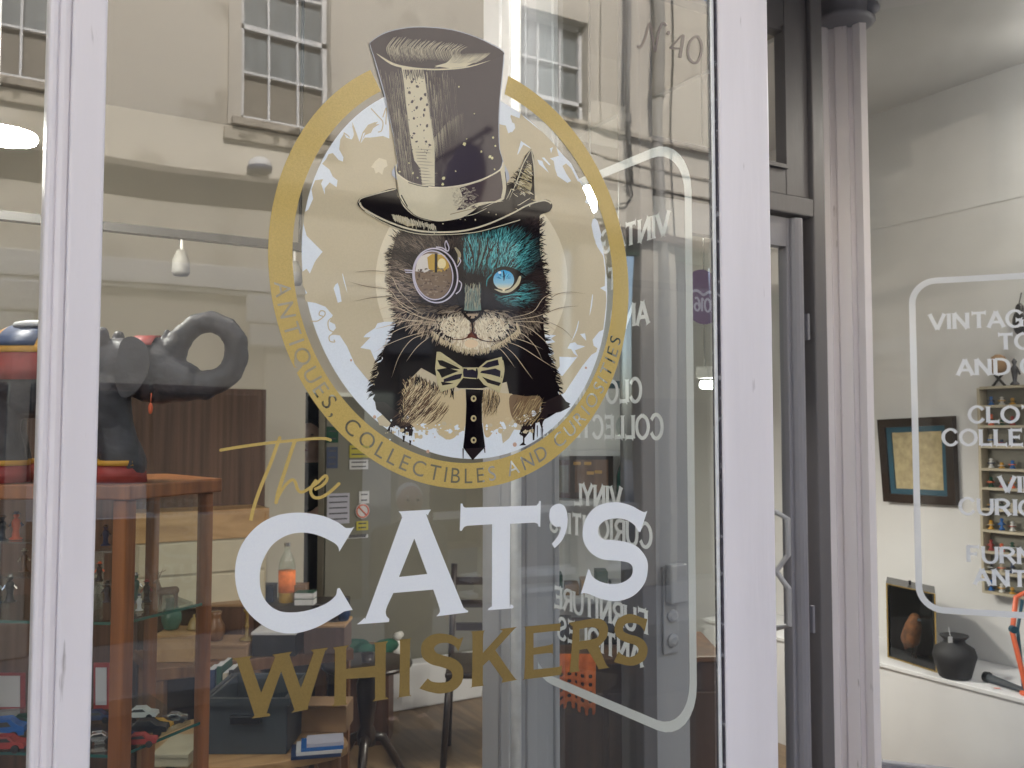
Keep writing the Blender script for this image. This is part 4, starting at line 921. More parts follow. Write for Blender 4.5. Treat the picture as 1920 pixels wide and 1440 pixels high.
# right blue eye
art.dot(*z6f([(1262, 545)])[0], 31, 25.5, lin((14, 12, 16)), 312, n=28, rot=-.25)
P(smooth(z6f([(1172,600),(1230,630),(1300,625),(1365,570),(1385,510),(1370,500),(1340,560),(1290,605),(1230,610)]), 4), lin((206, 200, 168)), 314)
art.dot(*z6f([(1248, 528)])[0], 21.5, 20.5, BLK, 316, n=28)
ec = z6f([(1247, 528)])[0]
for k in range(14):      # printed iris gradient, blue above fading to ivory
    t = k/13; y0_ = ec[1]-18.5+37*t; y1_ = y0_+37/13+.2; hw0 = 19.5*math.sqrt(max(0, 1-((y0_-ec[1])/18.6)**2)); hw1 = 19.5*math.sqrt(max(0, 1-((min(y1_, ec[1]+18.5)-ec[1])/18.6)**2))
    c_ = blend(lin((50, 170, 226)), lin((150, 206, 228)), t*1.6) if t < .62 else blend(lin((150, 206, 228)), lin((236, 226, 190)), (t-.62)/.3)
    art.poly([(ec[0]-hw0, y0_), (ec[0]+hw0, y0_), (ec[0]+hw1, y1_), (ec[0]-hw1, y1_)], c_, 318+k*.3, fill=False)
for k in range(40): a_ = rnd.uniform(-2.9, -.2); r_ = rnd.uniform(8, 15); art.stroke([(ec[0]+math.cos(a_)*r_*.5, ec[1]+math.sin(a_)*r_*.5), (ec[0]+math.cos(a_)*r_, ec[1]+math.sin(a_)*r_)], .9, rnd.choice([lin((110, 214, 240)), lin((24, 120, 180))]), 323+rnd.random(), n=2)
art.stroke(z6f([(1244, 455), (1250, 500), (1248, 540)]), 3.2, lin((8, 30, 60)), 326, taper=True)
art.stroke(z6f([(1150, 520), (1180, 455), (1240, 432), (1310, 440), (1390, 480), (1440, 520)]), 4.6, BLK, 327, taper=True); art.dot(*z6f([(1215, 470)])[0], 3, 2.4, lin((220, 240, 246)), 328)
# monocle
mc = (706, 495)
def ell(cx, cy, rx, ry, rot, n=44): return [(cx+rx*math.cos(t)*math.cos(rot)-ry*math.sin(t)*math.sin(rot), cy+rx*math.cos(t)*math.sin(rot)+ry*math.sin(t)*math.cos(rot)) for t in [2*math.pi*k/n for k in range(n)]]
art.poly(z6f(ell(704, 494, 182, 222, -.18)), lin((26, 20, 24)), 330); 
lens = z6f(ell(688, 492, 146, 188, -.14)); art.poly(lens, lin((128, 108, 88)), 333)
art.poly(z6f([(560,380),(590,340),(640,320),(760,320),(800,370),(815,430),(760,455),(690,440),(620,470),(545,460)]), lin((222, 216, 206)), 334)
art.poly(z6f([(640,350),(680,322),(780,330),(812,400),(812,440),(760,465),(700,470),(650,440)]), lin((196, 160, 72)), 335); art.dot(*z6f([(755, 400)])[0], 8, 10, lin((240, 224, 170)), 336)
art.poly(z6f([(700,320),(722,320),(720,470),(698,470)]), lin((20, 16, 14)), 337)
for k in range(190):
    x, y = rnd.uniform(545, 830), rnd.uniform(440, 670)
    if math.hypot((x-688)/140, (y-492)/182) > .95: continue
    art.dot(*z6f([(x, y)])[0], rnd.uniform(.8, 3.4), rnd.uniform(.6, 2), blend(lin((160, 140, 118)), lin((78, 62, 54)), rnd.random() if y > 500 else .9*rnd.random()+.3), 338+rnd.random()*6, jag=.3, n=8)
for (cx, cy, rx, ry, w_) in ((704, 494, 176, 216, 2.2), (690, 492, 152, 194, 1.8)):
    e = z6f(ell(cx, cy, rx, ry, -.16, 40)); art.stroke(e+[e[0]], w_*1.25, lin((206, 200, 212)), 348)
for q, w_ in (([(460, 450), (525, 455)], 2.2), ([(465, 468), (525, 470)], 2), ([(710,268),(760,275),(800,300),(812,270),(790,215)], 2.2), ([(790,215),(780,245),(790,290)], 1.6), ([(890,350),(905,380),(880,425)], 1.8), ([(890,535),(912,560),(900,610),(868,640)], 2)): art.stroke(z6f(q), w_, lin((206, 200, 212)), 350)
# whiskers
WH = lin((214, 196, 166)); WD = lin((120, 100, 84))
for q in ([(760,860),(600,830),(450,740),(340,660),(90,670)],[(760,880),(560,860),(380,830),(200,850)],[(740,900),(560,880),(350,960),(275,1140)],[(700,850),(520,800),(350,740),(160,810)],[(640,960),(520,1000),(420,1130),(355,1310)],[(650,930),(480,980),(330,1040),(210,1110)],[(600,800),(420,700),(320,600),(40,545)],[(560,760),(420,620),(330,490),(70,465)],[(720,870),(500,850),(300,900),(220,920)],[(660,980),(560,1060),(470,1180)],
          [(1200,850),(1400,860),(1560,870),(1700,960),(1800,1010)],[(1220,870),(1420,900),(1560,1000),(1640,1100)],[(1250,900),(1400,960),(1500,1060),(1560,1180)],[(1200,1020),(1320,1110),(1420,1240),(1480,1320)],[(1240,1010),(1380,1060),(1540,1160),(1650,1230)],[(1300,830),(1480,780),(1600,650),(1900,630)],[(1300,850),(1500,820),(1640,770),(1830,730)],[(1260,980),(1400,1010),(1560,1080)],[(1180,1040),(1260,1120),(1340,1230)]):
    qq = z6f(q); art.stroke(qq, 1.15, WH, 356+rnd.random()*6, taper=True)
for q in ([(340,660),(200,670),(50,700)],[(330,600),(160,580),(10,540)],[(350,470),(200,455),(60,468)],[(1540,780),(1640,660),(1760,625),(1905,640)],[(1560,800),(1700,750),(1850,735)],[(1600,860),(1720,920),(1800,1000)]): art.stroke(z6f(q), .9, WD, 363, taper=True)
# bow tie
IV = lin((200, 190, 146)); INK = lin((30, 27, 44))
P(z6([(702,215),(715,82),(745,84),(920,205),(925,290),(870,360),(748,403),(722,340)]), IV, 370)
P(z6([(1045,210),(1110,155),(1232,122),(1252,240),(1236,320),(1212,410),(1090,345),(1045,290)]), IV, 370)
P(z6([(722,150),(760,150),(870,200),(905,222),(800,215),(740,190)]), BLK, 371)
P(z6([(730,110),(800,150),(905,210),(850,180)]), INK, 372)
P(z6([(715,225),(800,210),(890,235),(790,275),(755,290),(735,250)]), BLK, 371); P(z6([(770,300),(860,265),(920,255),(905,295),(850,310),(770,325)]), INK, 372)
P(z6([(745,335),(800,325),(890,300),(860,345),(760,390)]), IV, 373); P(z6([(748,320),(850,335),(760,350)]), BLK, 374)
P(z6([(1070,205),(1120,165),(1215,140),(1225,185),(1120,210)]), INK, 371); P(z6([(1070,235),(1180,215),(1235,240),(1235,290),(1150,265),(1060,250)]), INK, 372)
P(z6([(1075,280),(1140,305),(1225,330),(1210,355),(1120,330)]), BLK, 373); P(z6([(1200,140),(1225,130),(1240,250),(1215,330),(1222,240)]), IV, 374); art.stroke(z6([(1240, 150), (1250, 240), (1215, 400)]), 1.4, IV, 375)
P(z6([(920,208),(935,200),(1040,208),(1048,250),(1040,300),(925,290),(915,250)]), INK, 376)
for q in ([(925,210),(980,215),(1040,210)], [(922,285),(980,292),(1030,295)], [(925,210),(920,250),(925,285)], [(1040,210),(1047,250),(1040,298)]): art.stroke(z6(q), 1.8, IV, 377)
P(z6([(950,208),(1030,208),(1025,235),(1000,222),(960,228)]), IV, 378)
art.build('cat_print', 'ink', logo)
# ---- hat
hat = Art(gput); z7 = Zm(640, 30, 3.4286)
HG, HD, HC = lin((62, 54, 64)), lin((14, 11, 19)), lin((212, 204, 176), 1.02)
edge = smooth([(x, y) for x, y in z7([(184,190),(196,158),(280,106),(400,76),(530,68),(700,84),(850,126),(965,178),(1035,218),(1048,255),(1036,400),(1021,560),(1016,700),(1020,850),(1040,930),(1060,1080),(700,1180),(352,1050),(344,960),(360,940),(330,760),(304,640),(272,500),(214,290)])], 4)
hat.poly(edge, lin((186, 192, 204)), 400)
hb = smooth(z7([(188,190),(200,160),(282,111),(400,81),(530,73),(700,89),(850,131),(960,182),(1030,222),(1042,255),(1030,400),(1015,560),(1010,700),(1015,850),(1030,960),(900,1110),(600,1140),(370,1040),(362,940),(335,760),(310,640),(280,500),(220,290)]), 4)
hat.poly(hb, HG, 402)
hat.poly(smooth(z7([(188,190),(200,160),(282,111),(400,81),(530,73),(700,89),(850,131),(960,182),(1030,222),(1042,250),(960,285),(830,325),(700,341),(560,343),(430,330),(330,305),(240,250)]), 4), lin((56, 48, 58)), 404)
# crown swirls
for k in range(62):
    t = k/61; x0_ = 300+t*470; y0_ = 175+30*math.sin(t*3)+rnd.uniform(-10, 10); top_ = 110+t*60+rnd.uniform(-8, 18)
    hat.stroke(z7([(x0_+40, top_+20), (x0_-8, (top_+290)/2), (x0_+4+t*20, 255+t*55)]), rnd.uniform(1.0, 1.9), blend(HC, HG, .15+.45*rnd.random()+.3*abs(t-.55)), 406+rnd.random()*3, taper=True)
for k in range(34):
    t = k/33; hat.stroke(z7([(600+t*260, 330-t*28), (680+t*240, 300-t*32), (730+t*230, 240-t*5)]), 1.4, blend(HC, HG, rnd.random()*.5), 410+rnd.random()*3, taper=True)
for k in range(26): x = 300+k*9; hat.stroke(z7([(x, 200+rnd.uniform(-30, 10)), (x+8, 240), (x+25, 300+rnd.uniform(-12, 6))]), 1.1, blend(HC, HG, .3+.5*rnd.random()), 410+rnd.random()*3, taper=True)
hat.poly(smooth(z7([(225,240),(330,300),(430,325),(560,338),(700,336),(830,320),(960,284),(830,328),(700,345),(560,348),(430,338),(320,312)]), 4), HC, 414)
hat.poly(z7([(600,322),(680,300),(760,305),(850,300),(800,325),(700,336)]), HC, 414)
# ivory highlight and engraved lines
hat.poly(z7([(385,322),(530,345),(540,420),(548,480),(556,560),(570,640),(585,740),(600,840),(600,1000),(600,1095),(520,1080),(508,980),(470,930),(455,860),(440,760),(430,680),(415,560),(405,460),(395,380)]), HC, 416)
for k in range(560):
    side = rnd.random() < .5; y = rnd.uniform(340, 1000)
    if side: t = rnd.random(); xl = 240+(y-300)*.19; xr = 395+(y-340)*.10; x = xl+(xr-xl)*t; l = rnd.uniform(60, 200); hat.stroke(z7([(x, y), (x+l*.13, y+l)]), rnd.uniform(.8, 1.5), blend(HC, HG, .2+.7*(1-t)*rnd.random()+.1), 418+rnd.random()*6, taper=True)
    else:
        t = rnd.random(); x = 535+(y-340)*.10+t**1.4*190; l = rnd.uniform(50, 170); y = min(y, 820-t*200); hat.stroke(z7([(x, y), (x+l*.10, y+l)]), rnd.uniform(.8, 1.7)*(1-.4*t), blend(HC, HG, .1+.6*t), 418+rnd.random()*6, taper=True)
for k in range(36):
    x = 402+k*4.1; hat.stroke(z7([(x+rnd.uniform(-4, 4), 345), (x+8, 370+rnd.uniform(0, 60))]), 1.0, HG, 425, n=2)
for k in range(26): y = 845+k*10; w_ = rnd.uniform(60, 135); hat.stroke(z7([(470+k*2, y), (540, y+3), (470+w_+k*2, y+6)]), rnd.uniform(.9, 1.8), blend(HC, HG, .05+.6*(k % 2)), 426+k*.05, taper=True)
for k in range(54): x, y = rnd.uniform(415, 545), rnd.uniform(350, 900); r_ = rnd.choice([1, 1, 1.4, 2.6]); hat.dot(*z7([(x+(y-350)*.06, y)])[0], r_, r_*rnd.uniform(.7, 1.4), HG, 429+rnd.random(), n=7, jag=.35)
for (x, y, r_) in ((805,790,5),(792,822,12),(955,905,10),(970,912,9),(900,872,7),(657,1042,10),(652,1082,9),(735,998,5),(855,628,4),(985,985,5),(990,835,6),(755,455,5),(975,782,7),(375,1000,6),(460,1010,7),(435,945,5),(490,1040,6)): hat.dot(*z7([(x, y)])[0], r_/3.43, r_/3.43, lin((226, 220, 170)), 431+rnd.random(), n=9, jag=.25)
# brim
brim = smooth(z7([(104,1200),(128,1168),(230,1138),(350,1108),(380,1180),(600,1240),(900,1200),(1050,1085),(1110,1072),(1125,1110),(1200,1150),(1240,1190),(1320,1180),(1356,1212),(1342,1252),(1292,1272),(1200,1300),(1060,1350),(950,1378),(850,1397),(650,1410),(470,1400),(300,1335),(180,1275),(122,1232)]), 4)
hat.poly(brim, HD, 434)
for q in ([(118,1200),(150,1243),(300,1322),(470,1376),(640,1390),(800,1378),(950,1335),(1100,1268),(1200,1215),(1300,1186),(1350,1205)],): hat.stroke(z7(q), 3.6, HC, 437, w2=2.6)
hat.stroke(z7([(112, 1200), (130, 1172), (230, 1142), (350, 1112)]), 1.8, HC, 437); hat.stroke(z7([(150, 1255), (300, 1342), (470, 1396), (640, 1406), (850, 1392), (1000, 1355), (1150, 1310)]), 1.5, HC, 437)
for k in range(46): x = 330+k*6.1; y = 1275+k*1.6; hat.stroke(z7([(x, y+rnd.uniform(-8, 6)), (x+6, y+rnd.uniform(22, 58))]), 1.5, blend(HC, HD, rnd.random()*.35), 440+rnd.random(), n=2)
P_ = z7([(320,1275),(400,1290),(440,1330),(500,1345),(425,1352),(350,1312)]); hat.poly(P_, lin((190, 178, 146)), 439)
for k in range(20): x, y = rnd.uniform(620, 1250), rnd.uniform(1230, 1350); hat.dot(*z7([(x, y-(x-620)*.15)])[0], rnd.uniform(.6, 1.7), rnd.uniform(.6, 1.7), HC, 442, n=7)
for q in ([(935,1236),(850,1275),(770,1290)],[(960,1200),(860,1225),(760,1250)],[(1040,1190),(980,1200),(900,1240)],[(1060,1180),(1085,1130),(1110,1060)],[(1230,1160),(1150,1210),(1130,1215)]): hat.stroke(z7(q), 1.4, HC, 443, taper=True)
# ear
hat.poly(z7([(1220,856),(1238,900),(1244,1000),(1243,1180),(1190,1160),(1100,1120),(1065,1090),(1105,1075),(1150,980),(1180,900)]), HD, 445)
hat.poly(z7([(1200,940),(1222,960),(1226,1090),(1210,1150),(1130,1110),(1160,1030)]), lin((176, 164, 124)), 446)
for k in range(110): x, y = rnd.uniform(1110, 1240), rnd.uniform(930, 1170); 
for k in range(120):
    x = rnd.uniform(1120, 1236); y = rnd.uniform(925+(1236-x)*.9, 1165); hat.stroke(z7([(x, y), (x-18, y-rnd.uniform(2, 20)), (x-34, y-rnd.uniform(2, 26))]), rnd.uniform(.8, 2), rnd.choice([HD, HD, HC, lin((120, 108, 84))]), 447+rnd.random()*3, taper=True, n=3)
for q in ([(1218,862),(1165,960),(1130,1060),(1075,1190)],[(1222,862),(1240,980),(1244,1170)],[(1065,1085),(1100,1072)]): hat.stroke(z7(q), 2.2, HC, 451, taper=True)
# band
hat.poly(smooth(z7([(345,960),(356,965),(366,1015),(450,1068),(600,1098),(750,1088),(900,1050),(1015,990),(1045,935),(1052,1000),(1060,1090),(1050,1170),(1000,1195),(900,1212),(850,1252),(760,1302),(640,1322),(540,1312),(450,1272),(385,1200),(365,1090)]), 4), HC, 453)
hat.poly(z7([(760,1105),(900,1062),(1000,1010),(1035,985),(1048,1080),(1040,1165),(980,1195),(890,1205),(800,1240),(740,1250),(790,1190)]), lin((74, 62, 66)), 455)
for k in range(150):
    x = rnd.uniform(700, 860); y = rnd.uniform(1100, 1230); hat.stroke(z7([(x, y), (x+rnd.uniform(4, 26), y+rnd.uniform(-16, 16))]), 2.2, blend(HC, lin((90, 76, 76)), (x-700)/170+rnd.uniform(-.25, .25)), 456+rnd.random()*3, n=2)
for q, w_, c_ in (([(360,1015),(450,1072),(600,1102),(750,1092),(900,1052),(1018,990),(1040,940)],2.2,lin((232,222,196))),([(385,1150),(400,1180),(425,1225)],2,HD),([(430,1070),(500,1090),(560,1098)],1.6,HD),([(1030,985),(1046,1100),(1035,1170)],5,HC),([(345,965),(350,1030),(372,1160),(460,1272),(560,1312),(650,1322),(780,1300)],1.3,HD),([(1052,1000),(1062,1100),(1048,1180)],1.3,HD),([(800,1240),(880,1205),(1000,1195)],2.4,HC),([(700,1275),(780,1255),(860,1235)],1.4,lin((150,136,110)))): hat.stroke(z7(q), w_, c_, 460+rnd.random()*2)
hat.build('top_hat', 'ink', logo)

# ---- lettering under the logo
def outline_obj(name, outs, m, parent, lv=0):
    vs, fs = fill2d(outs); og = orgof(parent); me = bpy.data.meshes.new(name)
    me.from_pydata([gput(x, y, lv)-og for x, y in vs], [], fs); me.materials.append(M[m])
    o = bpy.data.objects.new(name, me); COL.objects.link(o); o.parent = parent; return o
k6, k8, k9, k10 = Zm(400, 900, 2.6667), Zm(820, 930, 4.5714), Zm(430, 1140, 5.8182), Zm(740, 1130, 3.84)
cats = thing('white_lettering_decal', G(830, 1060, -.002), "large white flared capitals reading CAT'S on the window", 'window lettering')
Lc = {'letter_c': [k6([(705,233,1),(690,240),(662,240,1),(610,205),(530,175),(420,163),(310,180),(220,230),(150,310),(115,400),(110,500),(135,600),(190,680),(270,740),(350,765),(430,763),(520,735),(600,690),(655,657,1),(680,652),(697,650,1),(632,540,1),(620,545),(610,580),(560,620),(480,650),(400,662),(330,655),(275,620),(240,560),(232,480),(245,410),(290,330),(360,280),(440,263),(520,275),(600,312),(624,335),(630,358,1)])],
 'letter_a': [k6([(927,157,1),(1088,148,1),(1074,175),(1078,210),(1235,600),(1255,640),(1275,655,1),(1272,662,1),(1115,682,1),(1132,660),(1128,630),(1100,548,1),(900,565,1),(866,640),(864,675),(880,695,1),(878,710,1),(718,722,1),(755,690),(775,655),(930,225),(942,195),(940,175)]), k6([(1005,292,1),(1070,470,1),(928,485,1)])],
 'letter_t': [k8([(200,65,1),(215,65,1),(225,92),(245,100,1),(850,82,1),(868,62),(874,42,1),(887,42,1),(882,265,1),(868,262,1),(860,238),(835,228,1),(625,238,1),(620,900),(630,928),(652,940,1),(650,962,1),(432,980,1),(440,965),(463,945),(468,900),(470,242,1),(258,255,1),(228,268),(210,298,1),(193,298,1)])],
 'apostrophe': [k8([(960,170),(975,100),(1035,66),(1090,90),(1115,170),(1112,260),(1075,370),(1005,448,1),(982,410,1),(1035,340),(1058,268),(1010,262),(972,225)])],
 'letter_s': [k8([(1800,127,1),(1775,138),(1740,125,1),(1660,82),(1560,56),(1450,60),(1350,100),(1275,190),(1246,300),(1258,400),(1320,490),(1420,543),(1560,556),(1645,575),(1675,620),(1660,690),(1590,740),(1500,755),(1400,735),(1330,690),(1308,640),(1295,625,1),(1230,838,1),(1262,832,1),(1310,845),(1400,880),(1500,900),(1600,890),(1700,840),(1780,740),(1805,620),(1790,530),(1720,440),(1620,395),(1500,378),(1420,370),(1380,320),(1385,260),(1440,210),(1530,192),(1620,205),(1690,250),(1722,300),(1740,310,1)])]}
for nm, outs in Lc.items(): outline_obj(nm, [smooth(o_, 5) for o_ in outs], 'white_vinyl', cats)
whs = thing('gold_lettering_decal', G(830, 1250, -.002), 'gold flared capitals reading WHISKERS along the lower window', 'window lettering')
Lw = {'letter_w': [k9([(32,553,1),(255,522,1),(230,548),(230,580),(347,925,1),(488,570),(492,530),(468,510,1),(688,475,1),(662,505),(664,540),(780,872,1),(908,520),(908,480),(885,458,1),(1080,432,1),(1055,465),(1035,500),(858,1075),(862,1105,1),(672,1145,1),(703,1115),(700,1080),(565,688,1),(418,1115),(420,1145),(447,1158,1),(443,1180,1),(243,1205,1),(270,1175),(268,1150),(90,610),(70,580)])],
 'letter_h': [k9([(1130,432,1),(1305,405,1),(1280,435),(1275,470),(1275,665,1),(1590,630,1),(1590,420),(1588,398),(1572,382,1),(1735,360,1),(1713,390),(1708,420),(1703,940),(1715,970),(1740,990,1),(1562,1020,1),(1588,990),(1590,950),(1590,755,1),(1275,775,1),(1272,1000),(1275,1030),(1290,1052,1),(1115,1075,1),(1143,1048),(1146,1010),(1152,490),(1146,455)])],
 'letter_i': [k10([(30,272,1),(122,258,1),(112,285),(108,640),(122,668,1),(15,685,1),(32,655),(38,300)])],
 'letter_s': [k10([(495,248,1),(462,262,1),(410,235),(330,222),(260,235),(205,280),(190,340),(205,400),(260,443),(340,465),(400,490),(415,530),(390,565),(330,575),(270,568),(238,545,1),(178,618,1),(210,630,1),(260,645),(330,655),(420,635),(480,580),(495,500),(475,440),(420,400),(350,380),(300,360),(285,325),(320,295),(380,290),(430,310),(460,348,1)])],
 'letter_k': [k10([(545,215,1),(650,200,1),(638,228),(635,362,1),(765,218),(770,200),(755,190,1),(880,175,1),(852,200),(725,342,1),(855,530),(885,555,1),(768,577,1),(776,555),(765,532),(680,412,1),(635,455,1),(635,575),(642,598,1),(545,610,1),(556,580),(560,240)])],
 'letter_e': [k10([(920,175,1),(1195,148,1),(1190,212,1),(1170,203),(1000,220,1),(1000,325,1),(1122,303),(1140,285,1),(1140,378,1),(1122,362),(1000,375,1),(1000,482,1),(1175,463),(1205,448,1),(1200,520,1),(918,555,1),(933,525),(942,205)])],
 'letter_r': [k10([(1250,145,1),(1430,115),(1500,125),(1535,175),(1530,240),(1500,285),(1470,315,1),(1520,440),(1547,468,1),(1468,480,1),(1455,450),(1385,332,1),(1330,340,1),(1325,470),(1340,492,1),(1252,507,1),(1262,480),(1282,200),(1270,165)]), k10([(1330,190,1),(1410,178),(1462,190),(1472,222),(1455,252),(1400,268),(1330,278,1)])],
 'letter_s_': [k10([(1820,118,1),(1780,108,1),(1720,85),(1660,88),(1600,130),(1583,200),(1605,250),(1660,283),(1730,305),(1755,335),(1740,372),(1690,392),(1640,375),(1612,350,1),(1578,428,1),(1620,438),(1680,453),(1740,448),(1800,410),(1822,340),(1800,280),(1750,245),(1680,225),(1645,200),(1655,160),(1700,146),(1760,160),(1800,207,1)])]}
for nm, outs in Lw.items(): outline_obj(nm.rstrip('_'), [smooth(o_, 5) for o_ in outs], 'gold', whs)
the = thing('script_lettering_decal', G(530, 890, -.002), 'gold handwritten The above the big white letter C', 'window lettering')
k11 = Zm(400, 800, 7.385); a = Art(gput); GC = lin((196, 162, 88), .95)
a.stroke(k11([(100, 325), (400, 275), (800, 222), (1100, 192), (1400, 165), (1550, 165), (1625, 188)]), 5.6, GC, 1)
a.stroke(k11([(922, 150), (870, 290), (800, 490), (725, 670), (640, 880), (560, 1120), (518, 1300)]), 6.4, GC, 30)
a.stroke(k11([(1130, 195), (1060, 400), (980, 650), (900, 900), (868, 1060)]), 6.8, GC, 60)
a.stroke(k11([(868, 1050), (920, 930), (1000, 810), (1090, 735), (1135, 770), (1160, 850), (1195, 900), (1250, 900), (1350, 840), (1450, 770), (1530, 690), (1570, 690), (1565, 750), (1500, 820), (1400, 870)]), 5.6, GC, 90, n=5)
a.stroke(k11([(1430, 735), (1365, 830), (1350, 910), (1400, 980), (1500, 975), (1620, 900), (1740, 790)]), 5.8, GC, 120)
for q in ((104,325),(1620,187),(922,152),(868,1055),(1740,790)): a.dot(*k11([q])[0], 2.8, 2.8, GC, 150, n=16)
a.build('script', 'gold_ring', the)

# ---- pale lettering and rounded frame on the two lobby panes
LINES = ["VINTAGE RETRO", "TOYS", "AND GAMES", "CLOTHING", "COLLECTIBLES", "VINYL", "CURIOSITIES", "FURNITURE", "ANTIQUES"]
def listdecal(name, label, org_, du, n_, Wd, Hh, rows, h, mat_, rr=.14, sxx=.95, cen=None):
    """org_ = top-left corner of the frame as read from the street; du = reading direction; n_ = offset direction"""
    t = thing(name, org_, label, 'window lettering'); put = lambda u, v, lv: Vector(org_)+du*u+Vector((0, 0, v))+n_*(.0015+lv*6e-6)
    a = Art(put); r = rr; fw = .024
    def rrect(i):
        pts = []
        for cx, cy, a0 in ((Wd-r, -r, 0), (Wd-r, -Hh+r, -90), (r, -Hh+r, -180), (r, -r, -270)):
            for k in range(9):
                t_ = R(a0+90-k*90/8); pts.append((cx+(r-i)*math.cos(t_), cy+(r-i)*math.sin(t_)))
        return pts
    o1, o2 = rrect(0), rrect(fw); N = len(o1); b = len(a.v)
    for p, q in zip(o1, o2): a.v += [put(p[0], p[1], 0), put(q[0], q[1], 0)]
    for i in range(N): j = (i+1) % N; a.f.append((b+2*i, b+2*i+1, b+2*j+1, b+2*j)); a.c.append((.6, .64, .7))
    a.build('frame_line', mat_, t)
    for s_, yr in zip(LINES, rows):
        sx_, gp = sxx, .10; tw_ = textwidth(s_, sx_, gp)*h
        mx = Wd*.97; cn = Wd/2 if cen is None else cen
        if tw_ > mx: sx_ *= mx/tw_; gp *= mx/tw_; tw_ = textwidth(s_, sx_, gp)*h
        uu = cn-tw_/2
        for wrd in s_.split(' '):
            a = Art(put); lettering(a, wrd, uu, -yr*Hh-h/2, h, sx_, gp, .205, lambda u, v: (u, v), (.6, .64, .7), 1, serif=.12)
            a.build('word', mat_, t, label='word '+wrd); uu += (textwidth(wrd+' ', sx_, gp)+gp)*h
    return t
# mirrored one: on the return pane, readable from the lobby (+x side)
nX = Vector((1, 0, 0))
def onret(px, py): return PL(px, py, (XR, 0, 0), nX)
ra, rb = onret(1283, 500), onret(1283, 1385); y_near = onret(1300, 810).y
ztop, zbot = onret(1250, 266).z, onret(1262, 1383).z
rowpx = [(1215, 428), None, (1185, 590), (1165, 733), (1210, 800), (1118, 930), (1185, 1000), (1150, 1150), (1160, 1215)]
rows = []
for q in rowpx:
    rows.append(None if q is None else (ztop-onret(*q).z)/(ztop-zbot))
rows[1] = (rows[0]+rows[2])/2
y_far = onret(984, 1260).y; hL = .058
ya_, yb_ = onret(1220, 985).y, onret(1030, 985).y
sx1 = ((yb_-ya_)/hL-1.0)/sum(GL[c_][0] for c_ in 'CURIOSITIES')
listdecal('lobby_lettering_decal', 'pale shop list lettering seen reversed on the side pane by the lobby', Vector((XR+.001, y_near, ztop)), Vector((0, 1, 0)), nX, y_far-y_near, ztop-zbot, rows, hL, 'frost', sxx=sx1, cen=(ya_+yb_)/2-y_near)
# right splayed pane
def onspl(px, py): return PL(px, py, Pn, Nv)
o0 = onspl(1704, 560); zt2, zb2_ = onspl(1800, 518).z, onspl(1800, 1152).z
rows2 = [(zt2-onspl(*q).z)/(zt2-zb2_) for q in ((1840, 600), (1900, 640), (1850, 688), (1870, 777), (1840, 820), (1900, 908), (1850, 950), (1860, 1040), (1870, 1083))]
vl = onspl(1760, 604); uoff = (vl-o0).dot(Dv); 
u1, u2 = (onspl(1767, 820)-o0).dot(Dv), (onspl(1922, 815)-o0).dot(Dv); h2 = onspl(1840, 806).z-onspl(1840, 836).z
sx2 = ((u2-u1)/h2-.5)/sum(GL[c_][0] for c_ in 'COLLE'); tw = ((sum(GL[c_][0] for c_ in 'COLLECTIBLES'))*sx2+1.1)*h2
listdecal('side_window_lettering_decal', 'white shop list lettering in a rounded frame on the right hand window', Vector((o0.x, o0.y, zt2)), Dv, Nv, 2*u1+tw, zt2-zb2_, rows2, h2, 'white_vinyl', rr=.10, sxx=sx2)

# ================================================================== INSIDE THE SHOP
FZ = .15
struct(MB().box(-6.4, 4.2, .07, 8.7, 0, FZ), 'shop_floor', 'floor')
struct(MB().box(-6.4, 4.2, .07, 8.7, HT+.001, HT+.1), 'shop_ceiling', 'ceil')
BY = 3.75
wall = thing('back_wall', (1, BY, 0), 'cream back wall of the shop with grey green panelling and white skirting', 'wall')
def bx(px, py=1000, y=BY): return G(px, py, y).x
def bz(px, py, y=BY): return G(px, py, y).z
op0, op1, opz = bx(570), bx(606), bz(588, 735)
MB().box(-6.4, op0, BY, BY+.1, FZ, HT).box(op1, 4.2, BY, BY+.1, FZ, HT).box(op0+.0001, op1-.0001, BY, BY+.1, opz, HT).build('plaster', 'wall_in', wall)
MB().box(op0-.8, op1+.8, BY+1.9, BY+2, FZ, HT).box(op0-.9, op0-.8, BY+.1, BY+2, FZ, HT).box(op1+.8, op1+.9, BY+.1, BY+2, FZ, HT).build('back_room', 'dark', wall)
MB().box(bx(607), bx(742), BY-.03, BY-.001, FZ, bz(670, 745)).build('dark_panel', 'panel', wall)
MB().box(bx(742), bx(905), BY-.025, BY-.001, FZ+.2, bz(800, 760)).build('panelling', 'panel', wall)
MB().box(bx(610), bx(1000), BY-.055, BY-.031, FZ, bz(740, 1278)).box(bx(610), bx(1000), BY-.045, BY-.0305, bz(740, 1276), bz(740, 1262)).build('skirting', 'plinth', wall, bevel=.005)
MB().box(bx(660), bx(880), BY-.18, BY-.056, FZ+.001, bz(740, 1235)).build('radiator_box', 'plinth', wall, bevel=.01)
pw = thing('party_wall', (4.2, 2, 0), 'white wall behind the right hand window display', 'wall')
MB().box(4.2, 4.209, .35, BY, FZ, HT).build('plaster', 'wall_white', pw)
lc = W(1780, 400, 4.6).z
MB().box(4.1975, 4.2005, .36, BY-.01, lc-.008, lc+.004).build('picture_rail', 'wall_white', pw)
MB().box(3.02, 4.199, .36, 2.9, HT-.02, HT-.001).build('soffit', 'wall_white', pw)
lw = thing('left_wall', (-3.4, 2, 0), 'cream side wall of the shop on the left', 'wall')
MB().box(-3.5, -3.4, .1, BY, FZ, HT).build('plaster', 'wall_in', lw)

